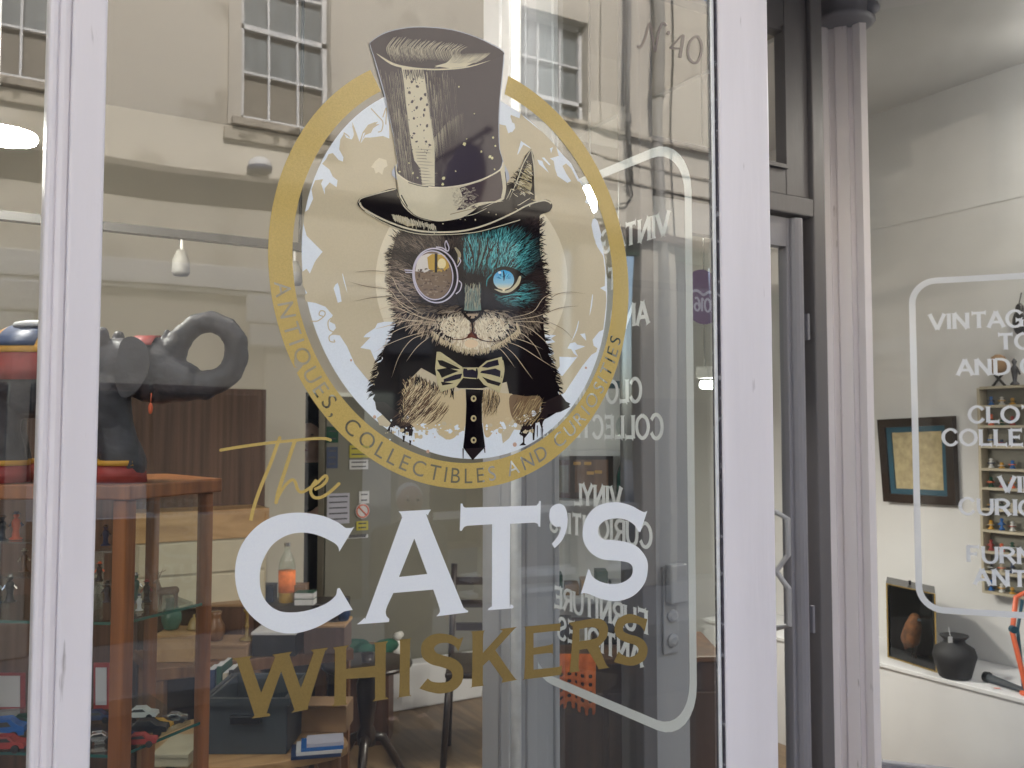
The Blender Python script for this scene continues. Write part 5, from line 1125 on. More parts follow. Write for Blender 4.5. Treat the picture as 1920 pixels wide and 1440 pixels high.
# ---- lamps
def light(name, loc, sx_, sy_, e, col=(1, .93, .82), rot=(0, 0, 0)):
    l = bpy.data.lights.new(name, 'AREA'); l.shape = 'RECTANGLE'; l.size = sx_; l.size_y = sy_; l.energy = e; l.color = col
    o = bpy.data.objects.new(name, l); COL.objects.link(o); o.location = loc; o.rotation_euler = rot; return o
def tubelamp(c, d, L, label, e, z0=HT):
    t = thing('tube_light', c, label, 'ceiling light', 'fluorescent tube lights in the shop'); c = Vector(c); d = Vector(d)
    MB().cbox(c+Vector((0, 0, .03)), d*L, Vector((-d.y, d.x, 0))*.07, .05).build('housing', 'white', t)
    MB().tube([c-d*L*.48, c+d*L*.48], .018, 10).build('tube', 'tube', t, smooth=True)
    if z0 > c.z+.1:
        for s_ in (-.35, .35): MB().tube([c+d*L*s_+Vector((0, 0, .08)), c+d*L*s_+Vector((0, 0, z0-c.z))], .004, 5).build('chain', 'chrome', t)
    light('tube_glow', c-Vector((0, 0, .05)), L, .1, e); return t
p1, p2 = W(1335, 722, 4.0), W(1177, 738, 4.2)
tubelamp((p1.x, p1.y, p1.z), (1, 0, 0), .12, 'short lit tube light seen beside the door lock stile', 4.5)
tubelamp((p2.x, p2.y, p2.z), (1, 0, 0), .13, 'short lit tube light above the green bottle', 5)
for k, (x_, lb) in enumerate(((-1.2, 'added unseen tube light over the window display, left of the cabinet'), (.75, 'added unseen tube light over the window display behind the logo'))):
    tubelamp((x_, .5, 3.3), (1, 0, 0), 1.2, lb, 1.25, HT)  # added lamps above the view, they light the window display
tubelamp((3.9, .30, 3.42), (.618, -.786, 0), .5, 'added unseen tube light under the ceiling of the right hand display', 3.0, 3.5)  # added lamp out of view, brightens the right display
rl = W(-8, 252, 2.15); t = thing('ring_lamp', rl, 'glowing white ring shaped pendant lamp at the left edge of the window', 'ceiling light')
ring = [(rl.x+.074*math.cos(a), rl.y+.074*math.sin(a)*.9, rl.z+.030*math.sin(a)) for a in [2*math.pi*k/28 for k in range(29)]]
MB().tube(ring, .016, 10, cap=False).build('ring_tube', 'lampglow', t, smooth=True)
MB().tube([rl+Vector((0, 0, .01)), Vector((rl.x, rl.y, HT))], .005, 6).tube([rl-AX*.07, rl+AX*.07], .004, 6).build('cord', 'white', t)
pl = bpy.data.lights.new('ring_glow', 'POINT'); pl.energy = 1.2; pl.shadow_soft_size = .07; pl.color = (1, .95, .85)
o = bpy.data.objects.new('ring_glow', pl); COL.objects.link(o); o.location = rl-Vector((0, 0, .06))
q0, q1 = W(-40, 402, 3.0), W(560, 466, 3.0)
y0 = 1.3; q0 = G(-40, 395, y0); q1 = G(620, 476, y0); zt_ = (G(200, 425, y0).z+G(500, 458, y0).z)/2
tk = thing('track_rail', (q0.x, y0, zt_), 'dark ceiling track rail hung across the window display', 'light track')
MB().box(q0.x, q1.x, y0-.015, y0+.015, zt_-.012, zt_+.012).build('rail', 'tyre', tk)
for x in (q0.x+.01, q1.x-.1): MB().tube([(x, y0, zt_+.012), (x, y0, HT)], .005, 6).build('hanger', 'tyre', tk)
def spot(px, py, label):
    c = G(px, py, y0); t = thing('spotlight', (c.x, y0, zt_-.012), label, 'spotlight', 'small unlit spotlights on the track')
    MB().tube([(c.x, y0, zt_-.013), (c.x, y0, zt_-.05)], .006, 8).build('stem', 'chrome', t)
    MB().lathe((c.x, y0, zt_-.12), [(.020, 0), (.026, .01), (.024, .045), (.012, .075)], 16).build('lamp_head', 'pipe', t, smooth=True)
spot(340, 460, 'small grey unlit spotlight on the track left of the logo'); spot(552, 480, 'small unlit spotlight on the track hidden half behind the gold ring')
sq = W(1106, 373, 3.4); t = thing('square_lamp', sq, 'small bright white square lamp seen through the gap in the gold ring', 'ceiling light')
MB().cbox(sq-Vector((0, 0, .05)), AX*.05, FW0*.03, .10).build('lamp_face', 'tube', t, bevel=.008); MB().tube([sq+Vector((0, 0, .055)), Vector((sq.x, sq.y, HT))], .004, 6).build('hanger', 'chrome', t)

# ---- display cabinet
cab = thing('display_cabinet', W(235, 1400, 1.9), 'orange wooden glazed display cabinet holding toys and figurines', 'cabinet')
A0 = W(235, 908, 1.90); ZT = A0.z; A0 = Vector((A0.x, A0.y, 0))
B0 = W(386, 908, 2.12); B0.z = 0
Ld = (W(-300, 908, 1.95)-W(235, 908, 1.90)); Ld.z = 0; Ld = Ld.normalized(); Lc_ = .62; C0 = A0+Ld*Lc_; D0 = B0+Ld*Lc_*.93
ztop_ = ZT; zb_ = .16
sd_ = (B0-A0)
def vpostat(p, w, mt='oak'):
    return MB().cbox(Vector((p.x, p.y, zb_)), Ld*w, (B0-A0).normalized()*w, ztop_-.033-zb_).build('post', mt, cab, bevel=.003)
vpostat(A0, .029); vpostat(B0, .023); vpostat(C0, .03); vpostat(D0+Ld*-.0, .034)
mid = W(288, 908, 2.35); vpostat(Vector((mid.x, mid.y, 0)), .022)
E0 = Vector((mid.x, mid.y, 0))
tb_ = MB().prism([(p.x, p.y) for p in (A0-Ld*.03-sd_*.1, B0-Ld*.02+sd_*.12, E0+sd_*.2, D0+sd_*.1, C0+Ld*.02-sd_*.1)], ztop_-.032, ztop_)
tb_.build('top', 'oak', cab, bevel=.004)
shz = [W(235, 1163, 1.9).z, W(235, 1405, 1.9).z, W(235, 1030, 1.9).z]
for i, z in enumerate(shz[:2]):
    sh = MB().prism([(p.x, p.y) for p in (A0+Ld*.01+sd_*.03, B0+Ld*.02-sd_*.03, E0-sd_*.03, D0, C0-Ld*.02)], z-.006, z).build('glass_shelf', 'glass_thin', cab)
    MB().obox(A0+Vector((0, 0, z-.006))-sd_.normalized()*.004, Ld*Lc_, -sd_.normalized()*.002, (0, 0, .006)).obox(A0-Ld*.003+Vector((0, 0, z-.006)), sd_, -Ld*.002, (0, 0, .006)).build('shelf_edge', 'glass_edge', sh)
MB().prism([(p.x, p.y) for p in (A0, B0, E0, D0, C0)], zb_-.01, zb_+.12).build('base', 'oak', cab)
MB().add([A0+Vector((0, 0, zb_+.12)), B0+Vector((0, 0, zb_+.12)), B0+Vector((0, 0, ztop_-.04)), A0+Vector((0, 0, ztop_-.04))], [(0, 1, 2, 3)]).build('side_glass', 'glass_thin', cab)
MB().obox(D0+Vector((0, 0, zb_+.12)), E0-D0, (0, .004, 0), (0, 0, .55)).build('back_panel', 'dark', cab)
zs1, zs2 = shz[0], shz[1]
def onsh(px, z, dep): # point on height z seen at px, at depth dep
    p = W(px, 720, dep); return Vector((p.x, p.y, z))
# ---- figurines and toys
def toycar(px, z, dep, L, m, label, ang=0, van=False, top='winglass'):
    c = onsh(px, z, dep); t = thing('toy_van' if van else 'toy_car', c, label, 'toy car', 'toy cars on the cabinet shelf')
    d = (AX*math.cos(ang)+FW0*math.sin(ang)); s_ = Vector((-d.y, d.x, 0)); r_ = L*.10; up = Vector((0, 0, 1))
    pr = [(-.5,.2),(-.5,.95),(-.42,1.1),(.22,1.1),(.36,.75),(.5,.6),(.5,.2)] if van else [(-.5,.2),(-.5,.5),(-.3,.58),(-.18,.88),(.12,.9),(.26,.58),(.48,.48),(.5,.2)]
    h = L*.36; mb = MB(); vs = []
    for sgn in (-1, 1): vs += [c+d*(x*L)+s_*(sgn*L*.19*(.86 if zz > .7 else 1))+up*(r_*.5+zz*h) for x, zz in pr]
    n_ = len(pr); mb.add(vs, [tuple(range(n_)), tuple(range(2*n_-1, n_-1, -1))]+[(i, (i+1) % n_, n_+(i+1) % n_, n_+i) for i in range(n_)])
    mb.build('body', m, t, bevel=L*.012)
    g = MB(); y_ = L*.176
    for sgn in (-1, 1):
        q = [(-.36,.72),(-.36,1.0),(.18,1.0),(.26,.72)] if van else [(-.26,.6),(-.16,.82),(.10,.84),(.20,.6)]
        g.add([c+d*(x*L)+s_*(sgn*(y_+L*(.013 if sgn else 0)))+up*(r_*.5+zz*h) for x, zz in q], [(0, 1, 2, 3)])
    g.build('side_window', top, t)
    for x in (-.3, .3):
        for sgn in (-1, 1): MB().lathe(c+d*(x*L)+s_*(sgn*L*.19)+up*r_, [(r_, -.02*L), (r_, .03*L), (r_*.5, .035*L)], 14, s_*sgn).build('wheel', 'tyre', t)
    return t
toycar(18, zs2, 2.0, .10, 'blue', 'bright blue toy van behind the red toy car', .3, van=True)
toycar(30, zs2, 1.93, .085, 'red', 'dark red toy sports car left of the left window post', .1)
toycar(-5, zs2-.0, 1.96, .08, 'cream', 'cream toy car at the far left of the shelf', .5)
toycar(277, zs2, 2.14, .075, 'white', 'white toy saloon car behind the others at the cabinet corner', .1)
toycar(288, zs2, 2.03, .09, 'black', 'black toy roadster in front of the white toy car', .15)
toycar(276, zs2, 1.96, .07, 'red', 'small red toy racing car nearest the cabinet corner post', .2)
toycar(200, zs2, 1.98, .06, 'chrome', 'bare metal toy car just right of the left window post', .4)
toycar(196, zs2, 2.12, .07, 'navy', 'navy toy car by the red edged board', .2)
def deer(px, z, dep, s_, label):
    c = onsh(px, z, dep); t = thing('deer_figurine', c, label, 'figurine'); mb = MB(); d = AX; up = Vector((0, 0, 1)); w_ = FW0
    def q(x, zz, y=0): return c+d*(x*s_)+up*(zz*s_)+w_*(y*s_)
    cap(mb, q(.22, .52), q(-.22, .48), .13*s_, .12*s_); cap(mb, q(-.24, .52), q(-.30, .78), .085*s_, .05*s_); cap(mb, q(-.30, .80), q(-.42, .74), .055*s_, .03*s_)
    for x in (-.22, .24):
        for y in (-.07, .07): cap(mb, q(x, .45, y), q(x+.03, .22, y), .05*s_, .028*s_, 8); cap(mb, q(x+.03, .22, y), q(x, .01, y), .026*s_, .022*s_, 8)
    remesh_blob(mb, 'body', 'brownwood', t, .012*s_)
    for y in (-1, 1):
        a_ = MB().tube([q(-.30, .84, .02*y), q(-.26, .98, .1*y), q(-.22, 1.12, .16*y)], [.018*s_, .014*s_, .006*s_], 6).tube([q(-.27, .95, .08*y), q(-.38, 1.05, .12*y)], .01*s_, 5).tube([q(-.24, 1.04, .13*y), q(-.12, 1.1, .15*y)], .009*s_, 5); a_.build('antler', 'brownwood', t)
    return t
deer(322, zs1, 2.06, .075, 'small brown standing deer with antlers on the upper glass shelf')
def figure(px, z, dep, h, m1, m2, label, k=0):
    c = onsh(px, z, dep); t = thing('figurine', c, label, 'figurine', 'small painted figurines in the cabinet'); up = Vector((0, 0, 1))
    mb = MB().lathe(c, [(.22*h, 0), (.24*h, .04*h), (.14*h, .1*h), (.11*h, .35*h), (.17*h, .58*h), (.13*h, .72*h), (.05*h, .8*h)], 12); mb.ball(c+up*(.88*h), .105*h, 10, 8); mb.build('body', m1, t, smooth=True)
    MB().lathe(c+up*.94*h, [(.15*h, 0), (.15*h, .02*h), (.08*h, .03*h), (.08*h, .1*h)], 12).tube([c+up*.62*h-AX*.16*h, c+up*.45*h-AX*.24*h-FW0*.1*h], .04*h, 6).tube([c+up*.62*h+AX*.16*h, c+up*.5*h+AX*.26*h], .04*h, 6).build('hat_and_arms', m2, t)
for a_ in ((12, zs1+.155, 2.02, .055, 'black', 'brownwood', 'dark figurine on the raised stand at the far left'), (38, zs1+.155, 2.04, .06, 'coral', 'navy', 'pinkish figurine with navy hat beside the dark one'), (205, zs1+.14, 2.05, .045, 'navy', 'black', 'tiny blue figurine on a shelf by the orange corner post'),
           (30, zs1+.02, 2.02, .06, 'black', 'chrome', 'dark figurine low on the glass stand at the left'), (195, zs1+.07, 2.0, .04, 'black', 'coral', 'tiny black figurine with orange hat'), (210, zs1+.02, 2.02, .045, 'grey_el', 'black', 'grey figurine on the shelf right of the window post'), (262, zs1+.01, 2.1, .06, 'glass_edge', 'chrome', 'slim dark green figurine right of the orange corner post')):
    figure(*a_)
for a_ in ((55, zs1+.075, 2.1, .05, 'brownwood', 'cream', 'brown figurine on the middle step of the clear stand'), (2, zs1+.002, 2.1, .065, 'signblue', 'white', 'blue grey figurine at the far left of the upper shelf'), (190, zs1+.002, 2.12, .06, 'darkwood', 'cream', 'dark brown figurine low beside the window post'), (270, zs1+.002, 2.02, .035, 'white', 'navy', 'short white figurine right of the orange corner post'), (283, zs1+.002, 2.12, .05, 'black', 'red', 'black figurine with red hat near the rear cabinet post')):
    figure(*a_)
for a_ in ((60, 2.08, .075, 'green', 'green toy saloon car behind the red sports car'), (340, 2.12, .055, 'chrome', 'small bare metal toy car by the right cabinet post'), (310, 2.07, .06, 'yellow', 'little yellow toy car between the white and metal cars'), (255, 2.02, .06, 'navy', 'small navy toy car hard against the orange corner post')):
    toycar(a_[0], zs2, a_[1], a_[2], a_[3], a_[4], rnd.uniform(-.5, .5))
rk = thing('display_riser', onsh(100, zs1, 2.05), 'clear stepped display stand on the upper glass shelf', 'display stand')
for z_, x0_, x1_ in ((.15, -20, 70), (.075, 0, 75), (.13, 178, 222), (.06, 176, 224)):
    pa, pb = onsh(x0_, zs1+z_, 2.0), onsh(x1_, zs1+z_, 2.0); MB().obox(pa, pb-pa, FW0*.06, (0, 0, .004)).obox(pa-Vector((0, 0, z_)), AX*.003, FW0*.06, (0, 0, z_-.001)).obox(pb-Vector((0, 0, z_)), AX*.003, FW0*.06, (0, 0, z_-.001)).build('riser_shelf', 'glass_thin', rk)
def board(px0, px1, py0, py1, dep, mf, mi, name, label, cat, e=.1):
    p = W(px0, py1, dep); p2_ = W(px1, py0, dep); t = thing(name, p, label, cat); a_ = W(px1, py1, dep)-p; b_ = W(px0, py0, dep)-p
    MB().obox(p, a_, b_, FW0*.006).build('frame', mf, t, bevel=.001); MB().obox(p+a_*e+b_*e*.6-FW0*.002, a_*(1-2*e), b_*(1-1.2*e), FW0*.0015).build('picture', mi, t)
board(175, 205, 1243, 1330, 2.10, 'red', 'paper', 'framed_card', 'red edged white card standing behind the toys right of the post', 'card', .16)
board(-20, 46, 1262, 1330, 2.2, 'red', 'paper', 'framed_card', 'red edged white card leaning at the far left behind the blue van', 'card', .12)
# ---- elephant on the cabinet
EL = thing('elephant_figure', W(160, 906, 1.98), 'large grey painted elephant figure with raised looping trunk on the cabinet top', 'elephant figure')
eb = MB(); ed = 2.0
def ep(px, py, dz=0): return W(px, py, ed)+FW0*dz
k_ = ed/F_PX
cap(eb, ep(-20, 705), ep(120, 705), 84*k_, 78*k_, 20); cap(eb, ep(120, 700), ep(215, 690), 74*k_, 56*k_, 20)
cap(eb, ep(225, 690), ep(285, 690), 56*k_, 52*k_, 18); cap(eb, ep(275, 655), ep(330, 660), 26*k_, 22*k_); cap(eb, ep(285, 700), ep(345, 716), 56*k_, 38*k_); cap(eb, ep(300, 715), ep(385, 728), 44*k_, 22*k_)
tr = [(325,655,24),(345,628,21),(368,608,20),(398,602,20),(425,615,21),(443,640,22),(444,672,22),(430,700,23),(405,716,24),(370,722,26),(340,718,30)]
for (x0_, y0_, r0_), (x1_, y1_, r1_) in zip(tr, tr[1:]): cap(eb, ep(x0_, y0_), ep(x1_, y1_), r0_*k_, r1_*k_, 12)
for (x0_, x1_, dz) in ((215, 250, -.045), (180, 205, .06), (15, 30, -.045), (-20, -10, .06)):
    cap(eb, ep(x0_, 740, dz), ep((x0_+x1_)/2, 810, dz), 42*k_, 34*k_); cap(eb, ep((x0_+x1_)/2, 810, dz), ep(x1_, 872, dz), 34*k_, 40*k_)
for dz in (-.065, .065): cap(eb, ep(205, 640, dz*.6), ep(208, 628, dz*.6), 14*k_, 12*k_, 8)
cap(eb, ep(310, 636), ep(313, 622), 9*k_, 6*k_, 8)
remesh_blob(eb, 'body', 'grey_el', EL, .004, .0016, 45)
for sgn in (-1, 1):
    m_ = MB(); cpt = ep(258, 690, sgn*.072); 
    q_ = smooth([(0, 45), (20, 50), (42, 30), (45, -10), (25, -45), (0, -55), (-12, -20), (-8, 20)], 4); vs = [cpt+AX*(x*k_)+Vector((0, 0, y*k_)) for x, y in q_]
    n_ = len(vs); m_.add(vs+[v+FW0*sgn*.006 for v in vs], [tuple(range(n_)), tuple(range(2*n_-1, n_-1, -1))]+[(i, (i+1) % n_, n_+(i+1) % n_, n_+i) for i in range(n_)]); m_.build('ear', 'grey_el', EL, bevel=.002)
MB().ball(ep(311, 768, -.085), (.005, .004, .012), 8, 6).tube([ep(311, 758, -.084), ep(309, 740, -.075)], .001, 4).build('tassel', 'coral', EL, smooth=True)
# saddle cloth, blankets and anklets
def shellcloth(name, px0, px1, r, py, a0, a1, m, off):
    mb = MB(); n_ = 16; vs = []
    for X in (px0, (px0+px1)/2, px1):
        for k in range(n_+1):
            a_ = R(a0+(a1-a0)*k/n_); c_ = ep(X, py); vs.append(c_+FW0*(-math.cos(a_)*(r*k_+off))+Vector((0, 0, math.sin(a_)*(r*k_+off))))
    fs = [(i*(n_+1)+k, i*(n_+1)+k+1, (i+1)*(n_+1)+k+1, (i+1)*(n_+1)+k) for i in range(2) for k in range(n_)]
    o_ = mb.add(vs, fs).build(name, m, EL, smooth=True); sl = o_.modifiers.new('s', 'SOLIDIFY'); sl.thickness = .002; return o_
shellcloth('saddle_cloth', 22, 118, 86, 704, -8, 188, 'red', .003)
shellcloth('cloth_border', 26, 112, 86, 704, 24, 156, 'yellow', .0055); shellcloth('cloth_centre', 32, 104, 86, 704, 32, 148, 'navy', .008)
MB().lathe(ep(70, 612), [(.05, -.004), (.045, .006), (.02, .012)], 16).build('saddle_pad', 'paper', EL, smooth=True)
shellcloth('head_cloth', 258, 300, 54, 688, 40, 140, 'red', .004)
for (x_, dz, r_) in ((243, -.045, 41), (200, .06, 40), (28, -.045, 41), (-10, .06, 40)):
    c_ = ep(x_, 890, dz); MB().lathe(c_-Vector((0, 0, .014)), [(r_*k_+.006, 0), (r_*k_+.002, .036)], 20).build('anklet', 'red', EL, smooth=True)
    MB().lathe(c_+Vector((0, 0, .0225)), [(r_*k_+.0035, 0), (r_*k_+.0025, .011)], 20).build('anklet_band', 'yellow', EL, smooth=True)

# ---- things on and around the tables behind
def pat(px, z, dep): p = W(px, 720, dep); return Vector((p.x, p.y, z))
def zat(py, dep): return W(960, py, dep).z
# front honey table with wavy apron
tz = zat(1402, 3.0); tt_ = thing('low_table', pat(560, FZ, 3.1), 'honey coloured wooden table with a wavy carved apron near the crate', 'table')
ca, cb_ = pat(390, tz, 2.9), pat(640, tz, 3.15)
pts = [(ca.x, ca.y), ((ca.x*.6+cb_.x*.4), (ca.y*.6+cb_.y*.4)-.09), (cb_.x-.02, cb_.y-.1), (cb_.x+.03, cb_.y+.05), (cb_.x+.0, cb_.y+.22), (ca.x+.1, ca.y+.5), (ca.x-.1, ca.y+.3)]
pts = smooth(pts, 5)
MB().prism(pts, tz-.028, tz).build('tabletop', 'tablewood', tt_, bevel=.004)
mb = MB(); a0_, a1_ = ca+Vector((.03, .03, -.029)), cb_+Vector((-.02, -.05, -.029)); n_ = 40; vs = []
for i in range(n_+1): t_ = i/n_; p = a0_.lerp(a1_, t_); dd = .05+.03*math.sin(t_*22)+.02*math.sin(t_*44); vs += [p, p-Vector((0, 0, dd))]
mb.add(vs, [(2*i, 2*i+1, 2*i+3, 2*i+2) for i in range(n_)]); o_ = mb.build('apron', 'brownwood', tt_); o_.modifiers.new('s', 'SOLIDIFY').thickness = .02
for (px, dep) in ((440, 3.05), (620, 3.2), (500, 3.45), (630, 3.45)): p = pat(px, FZ, dep); MB().lathe(p, [(.02, 0), (.03, .05), (.02, .1), (.035, .35), (.03, tz-FZ-.03)], 12).build('leg', 'brownwood', tt_, smooth=True)
# grey crate
def crate(name, px0, px1, pytop, zb, dep, m, label, cat, depth=.3, taper=.9, handle=True):
    zt_c = zat(pytop, dep); a_, b_ = pat(px0, zb, dep), pat(px1, zb, dep); w_ = b_-a_; c_ = (a_+b_)/2; t = thing(name, Vector((c_.x, c_.y, zb)), label, cat)
    F_ = FW0*depth; up = Vector((0, 0, zt_c-zb)); m_ = MB(); o_ = a_+w_*(1-taper)/2; th = .012
    for (s0, v) in ((a_, w_), (a_+F_, w_)): m_.obox(s0+w_*(1-taper)/2*0, v, FW0*th, up)
    m_.obox(a_+FW0*th, AX*th, F_-FW0*th, up).obox(b_-AX*th+FW0*th, AX*th, F_-FW0*th, up).obox(a_+FW0*th+AX*th, w_-AX*2*th, F_-FW0*th, (0, 0, th))
    m_.build('box_body', m, t, bevel=.003)
    rm = MB().obox(a_-AX*.012-FW0*.014+up-Vector((0, 0, .02)), w_+AX*.024, FW0*.013, (0, 0, .022)).obox(a_-AX*.013+up-Vector((0, 0, .02)), AX*.012, F_, (0, 0, .022)).obox(b_+AX*.001+up-Vector((0, 0, .02)), AX*.012, F_, (0, 0, .022)); rm.build('rim', m, t)
    if handle: MB().obox(c_-AX*.05-FW0*.02+Vector((0, 0, (zt_c-zb)*.55)), AX*.10, FW0*.018, (0, 0, .03)).build('handle', 'black', t, bevel=.004)
    return t
crate('plastic_crate', 398, 546, 1300, tz, 3.0, 'grey_plastic', 'dark grey plastic crate standing on the honey coloured table', 'crate', .3)
c0_ = pat(600, tz, 3.02); pk = thing('record_stack', c0_, 'stack of blue and white printed packets on the table right of the crate', 'packets')
for i, (m_, s_) in enumerate((('navy', 1), ('paper', .92), ('blue', .85), ('paper_l', .75))): MB().cbox(c0_+Vector((0, 0, .001+.011*i))+AX*.01*i, (AX*.9+FW0*.2)*.17*s_, (FW0*.9-AX*.2)*.13*s_, .0105).build('packet', m_, pk)
bo = pat(600, zat(1345, 3.25), 3.3); cdb = thing('open_carton', bo, 'small open light brown cardboard carton behind the packets', 'box'); zz_ = tz+.001
c_ = pat(610, zz_, 3.28); MB().cbox(c_, AX*.20, FW0*.14, .085).build('carton_body', 'card', cdb, bevel=.002)
MB().obox(c_+AX*-.1-FW0*.07+Vector((0, 0, .0855)), AX*.20, -FW0*.05+Vector((0, 0, .02)), (0, 0, .003)).build('flap', 'card', cdb)
# trestle counter behind with boxes
cz = zat(1225, 3.9); ct = thing('counter', pat(520, FZ, 3.9), 'long dark wooden counter table behind the crate', 'table')
p0, p1_ = pat(300, cz, 3.7), pat(668, cz, 4.05); dirc = (p1_-p0); MB().obox(p0-Vector((0, 0, .05)), dirc, Vector((-.02, .4, 0)), (0, 0, .05)).build('tabletop', 'brownwood', ct, bevel=.004)
for f_ in (.03, .5, .96):
    for g_ in (.03, .32): MB().cbox(p0+dirc*f_+Vector((0, g_, 0))-Vector((0, 0, cz-FZ)), AX*.05, FW0*.05, cz-FZ-.051).build('leg', 'brownwood', ct)
zc_ = cz+.001
def carton(px0, px1, dep, z, h, m, label, name='storage_box', cat='box', lid=None):
    a_, b_ = pat(px0, z, dep), pat(px1, z, dep); c_ = (a_+b_)/2; L_ = (b_-a_).length; t = thing(name, c_, label, cat, None)
    MB().cbox(c_+FW0*.09, AX*L_, FW0*.18, h).build('box_body', m, t, bevel=.003)
    MB().cbox(c_+FW0*.09+Vector((0, 0, h+.0005)), AX*(L_*1.04), FW0*.19, .012).build('lid', lid or m, t, bevel=.002)
    return t
carton(395, 470, 3.85, zc_, .05, 'card', 'low brown carton on the counter behind the white letter C')
carton(480, 560, 3.9, zc_, .09, 'black', 'black storage box on the counter under the white letter C', lid='paper')
carton(575, 650, 3.95, zc_, .11, 'shopdark', 'dark brown wooden box at the right end of the counter', lid='tablewood')
carton(400, 462, 4.1, zc_+.0, .17, 'shopdark', 'dark box at the left of the counter below the window blind', lid='card')
carton(300, 372, 3.8, zc_, .10, 'tablewood', 'pale wooden box seen through the display cabinet')
carton(300, 366, 2.9, zat(1425, 2.9), .03, 'cream', 'cream paper parcel lying low behind the display cabinet', name='paper_parcel', cat='parcel')
def lathed(name, px, z, dep, h, prof, m, label, cat, m2=None):
    c_ = pat(px, z, dep); t = thing(name, c_, label, cat); MB().lathe(c_+Vector((0, 0, .001)), [(r_*h, q_*h) for r_, q_ in prof], 20).build('body', m, t, smooth=True)
    if m2: MB().lathe(c_+Vector((0, 0, .001+prof[-1][1]*h)), [(prof[-1][0]*h*1.1, .0005), (prof[-1][0]*h*1.1, .03*h), (.02*h, .12*h)], 16).build('lid', m2, t, smooth=True)
    return t
jug = [(.22, 0), (.25, .04), (.34, .3), (.32, .5), (.2, .72), (.17, .85), (.22, 1)]; can = [(.25, 0), (.22, .05), (.06, .12), (.05, .4), (.09, .45), (.05, .5), (.05, .85), (.12, .92), (.12, 1)]
lathed('pottery_jug', 412, zc_+.062, 3.93, .12, jug, 'brownwood', 'brown pottery jug on the low brown carton', 'jug')
lathed('candlestick', 470, zc_+.063, 3.93, .13, can, 'gold', 'brass candlestick beside the brown jug on the counter', 'candlestick')
lathed('ginger_jar', 648, zc_+.124, 4.03, .09, jug, 'navy', 'dark blue lidded jar on the box at the end of the counter', 'jar', 'navy')
lathed('tin_mug', 560, tz+.001, 3.28, .07, [(.4, 0), (.42, .02), (.42, 1)], 'white', 'white enamel mug on the honey table behind the crate', 'mug')
lathed('glass_vase', 330, zc_+.115, 3.9, .13, jug, 'glass_edge', 'green glass vase on the pale box behind the cabinet', 'vase')
lathed('brass_bell', 372, zc_+.115, 3.9, .06, [(.5, 0), (.45, .1), (.35, .5), (.2, .75), (.06, .8), (.08, 1)], 'gold', 'small brass bell at the edge of the pale box', 'bell')
ck = pat(622, zc_+.124, 4.02); t = thing('mantel_clock', ck, 'small dark mantel clock with a cream dial on the wooden box', 'clock')
MB().cbox(ck, AX*.09, FW0*.05, .07).build('case', 'darkwood', t, bevel=.01); MB().lathe(ck+Vector((0, 0, .038))-FW0*.0255, [(.026, 0), (.026, .003)], 20, tuple(-FW0)).build('dial', 'cream', t)
for k, (px, m_) in enumerate(((405, 'red'), (418, 'navy'), (430, 'green'), (441, 'cream'), (452, 'black'))):
    c_ = pat(px, tz+.001, 3.4); t = thing('book', c_, ['red book first from the left behind the plastic crate', 'navy book second from the left behind the crate', 'green book in the middle of the row behind the crate', 'cream book fourth in the row behind the crate', 'black book last in the row behind the crate'][k], 'book'); MB().cbox(c_, AX*.018, FW0*.13, .17+.012*(k % 3)).build('cover', m_, t, bevel=.002); MB().cbox(c_+Vector((0, 0, .1705+.012*(k % 3))), AX*.013, FW0*.12, .001).build('pages', 'paper', t)
uz = zat(1133, 4.3); ut = thing('side_shelf', pat(560, uz, 4.3), 'dark narrow shelf carrying the orange bottle and books', 'shelf')
p0, p1_ = pat(490, uz, 4.3), pat(645, uz, 4.35); MB().obox(p0-Vector((0, 0, .04)), p1_-p0, FW0*.22, (0, 0, .04)).obox(p0-Vector((0, 0, uz-FZ)), p1_-p0, FW0*.02, (0, 0, uz-FZ-.0405)).build('shelf_body', 'darkwood', ut)
bt = pat(538, uz, 4.35); t = thing('orange_bottle', bt, 'glass bottle of orange drink with paper label inside the letter C', 'bottle'); s_ = 110*4.35/F_PX
MB().lathe(bt+FW0*.05, [(.13*s_, 0), (.14*s_, .02*s_), (.14*s_, .62*s_), (.11*s_, .74*s_), (.05*s_, .86*s_), (.045*s_, .95*s_)], 18).build('glass_body', 'glass_thin', t, smooth=True)
MB().lathe(bt+FW0*.05+Vector((0, 0, .002)), [(.125*s_, 0), (.13*s_, .02*s_), (.13*s_, .5*s_)], 18).build('drink', 'yellow', t, smooth=True)
MB().lathe(bt+FW0*.05+Vector((0, 0, .18*s_)), [(.143*s_, 0), (.143*s_, .36*s_)], 18).build('paper_label', 'orange', t, smooth=True)
MB().lathe(bt+FW0*.05+Vector((0, 0, .951*s_)), [(.055*s_, 0), (.055*s_, .06*s_)], 14).build('cap', 'chrome', t)
for px, w_, m_, lb in ((508, .06, 'navy', 'dark blue box left of the orange bottle'), (553, .02, 'black', 'thin black book right of the orange bottle'), (569, .05, 'brownwood', 'small brown box behind the stacked books')):
    t = thing('small_box', pat(px, uz, 4.36), lb, 'box'); MB().cbox(pat(px, uz+.001, 4.43), AX*w_*1.2, FW0*.08, .075).build('box_body', m_, t, bevel=.003); MB().cbox(pat(px, uz+.0775, 4.43), AX*w_*1.22, FW0*.082, .006).build('lid', m_, t)
t = thing('book_pile', pat(578, uz, 4.4), 'two white edged books lying on the dark shelf', 'books')
for i in range(2): MB().cbox(pat(578, uz+.001+.03*i, 4.36), AX*.09, FW0*.07, .026).build('book', 'paper', t); MB().cbox(pat(578, uz+.0275+.03*i, 4.36), AX*.092, FW0*.072, .003).build('cover', 'green', t)
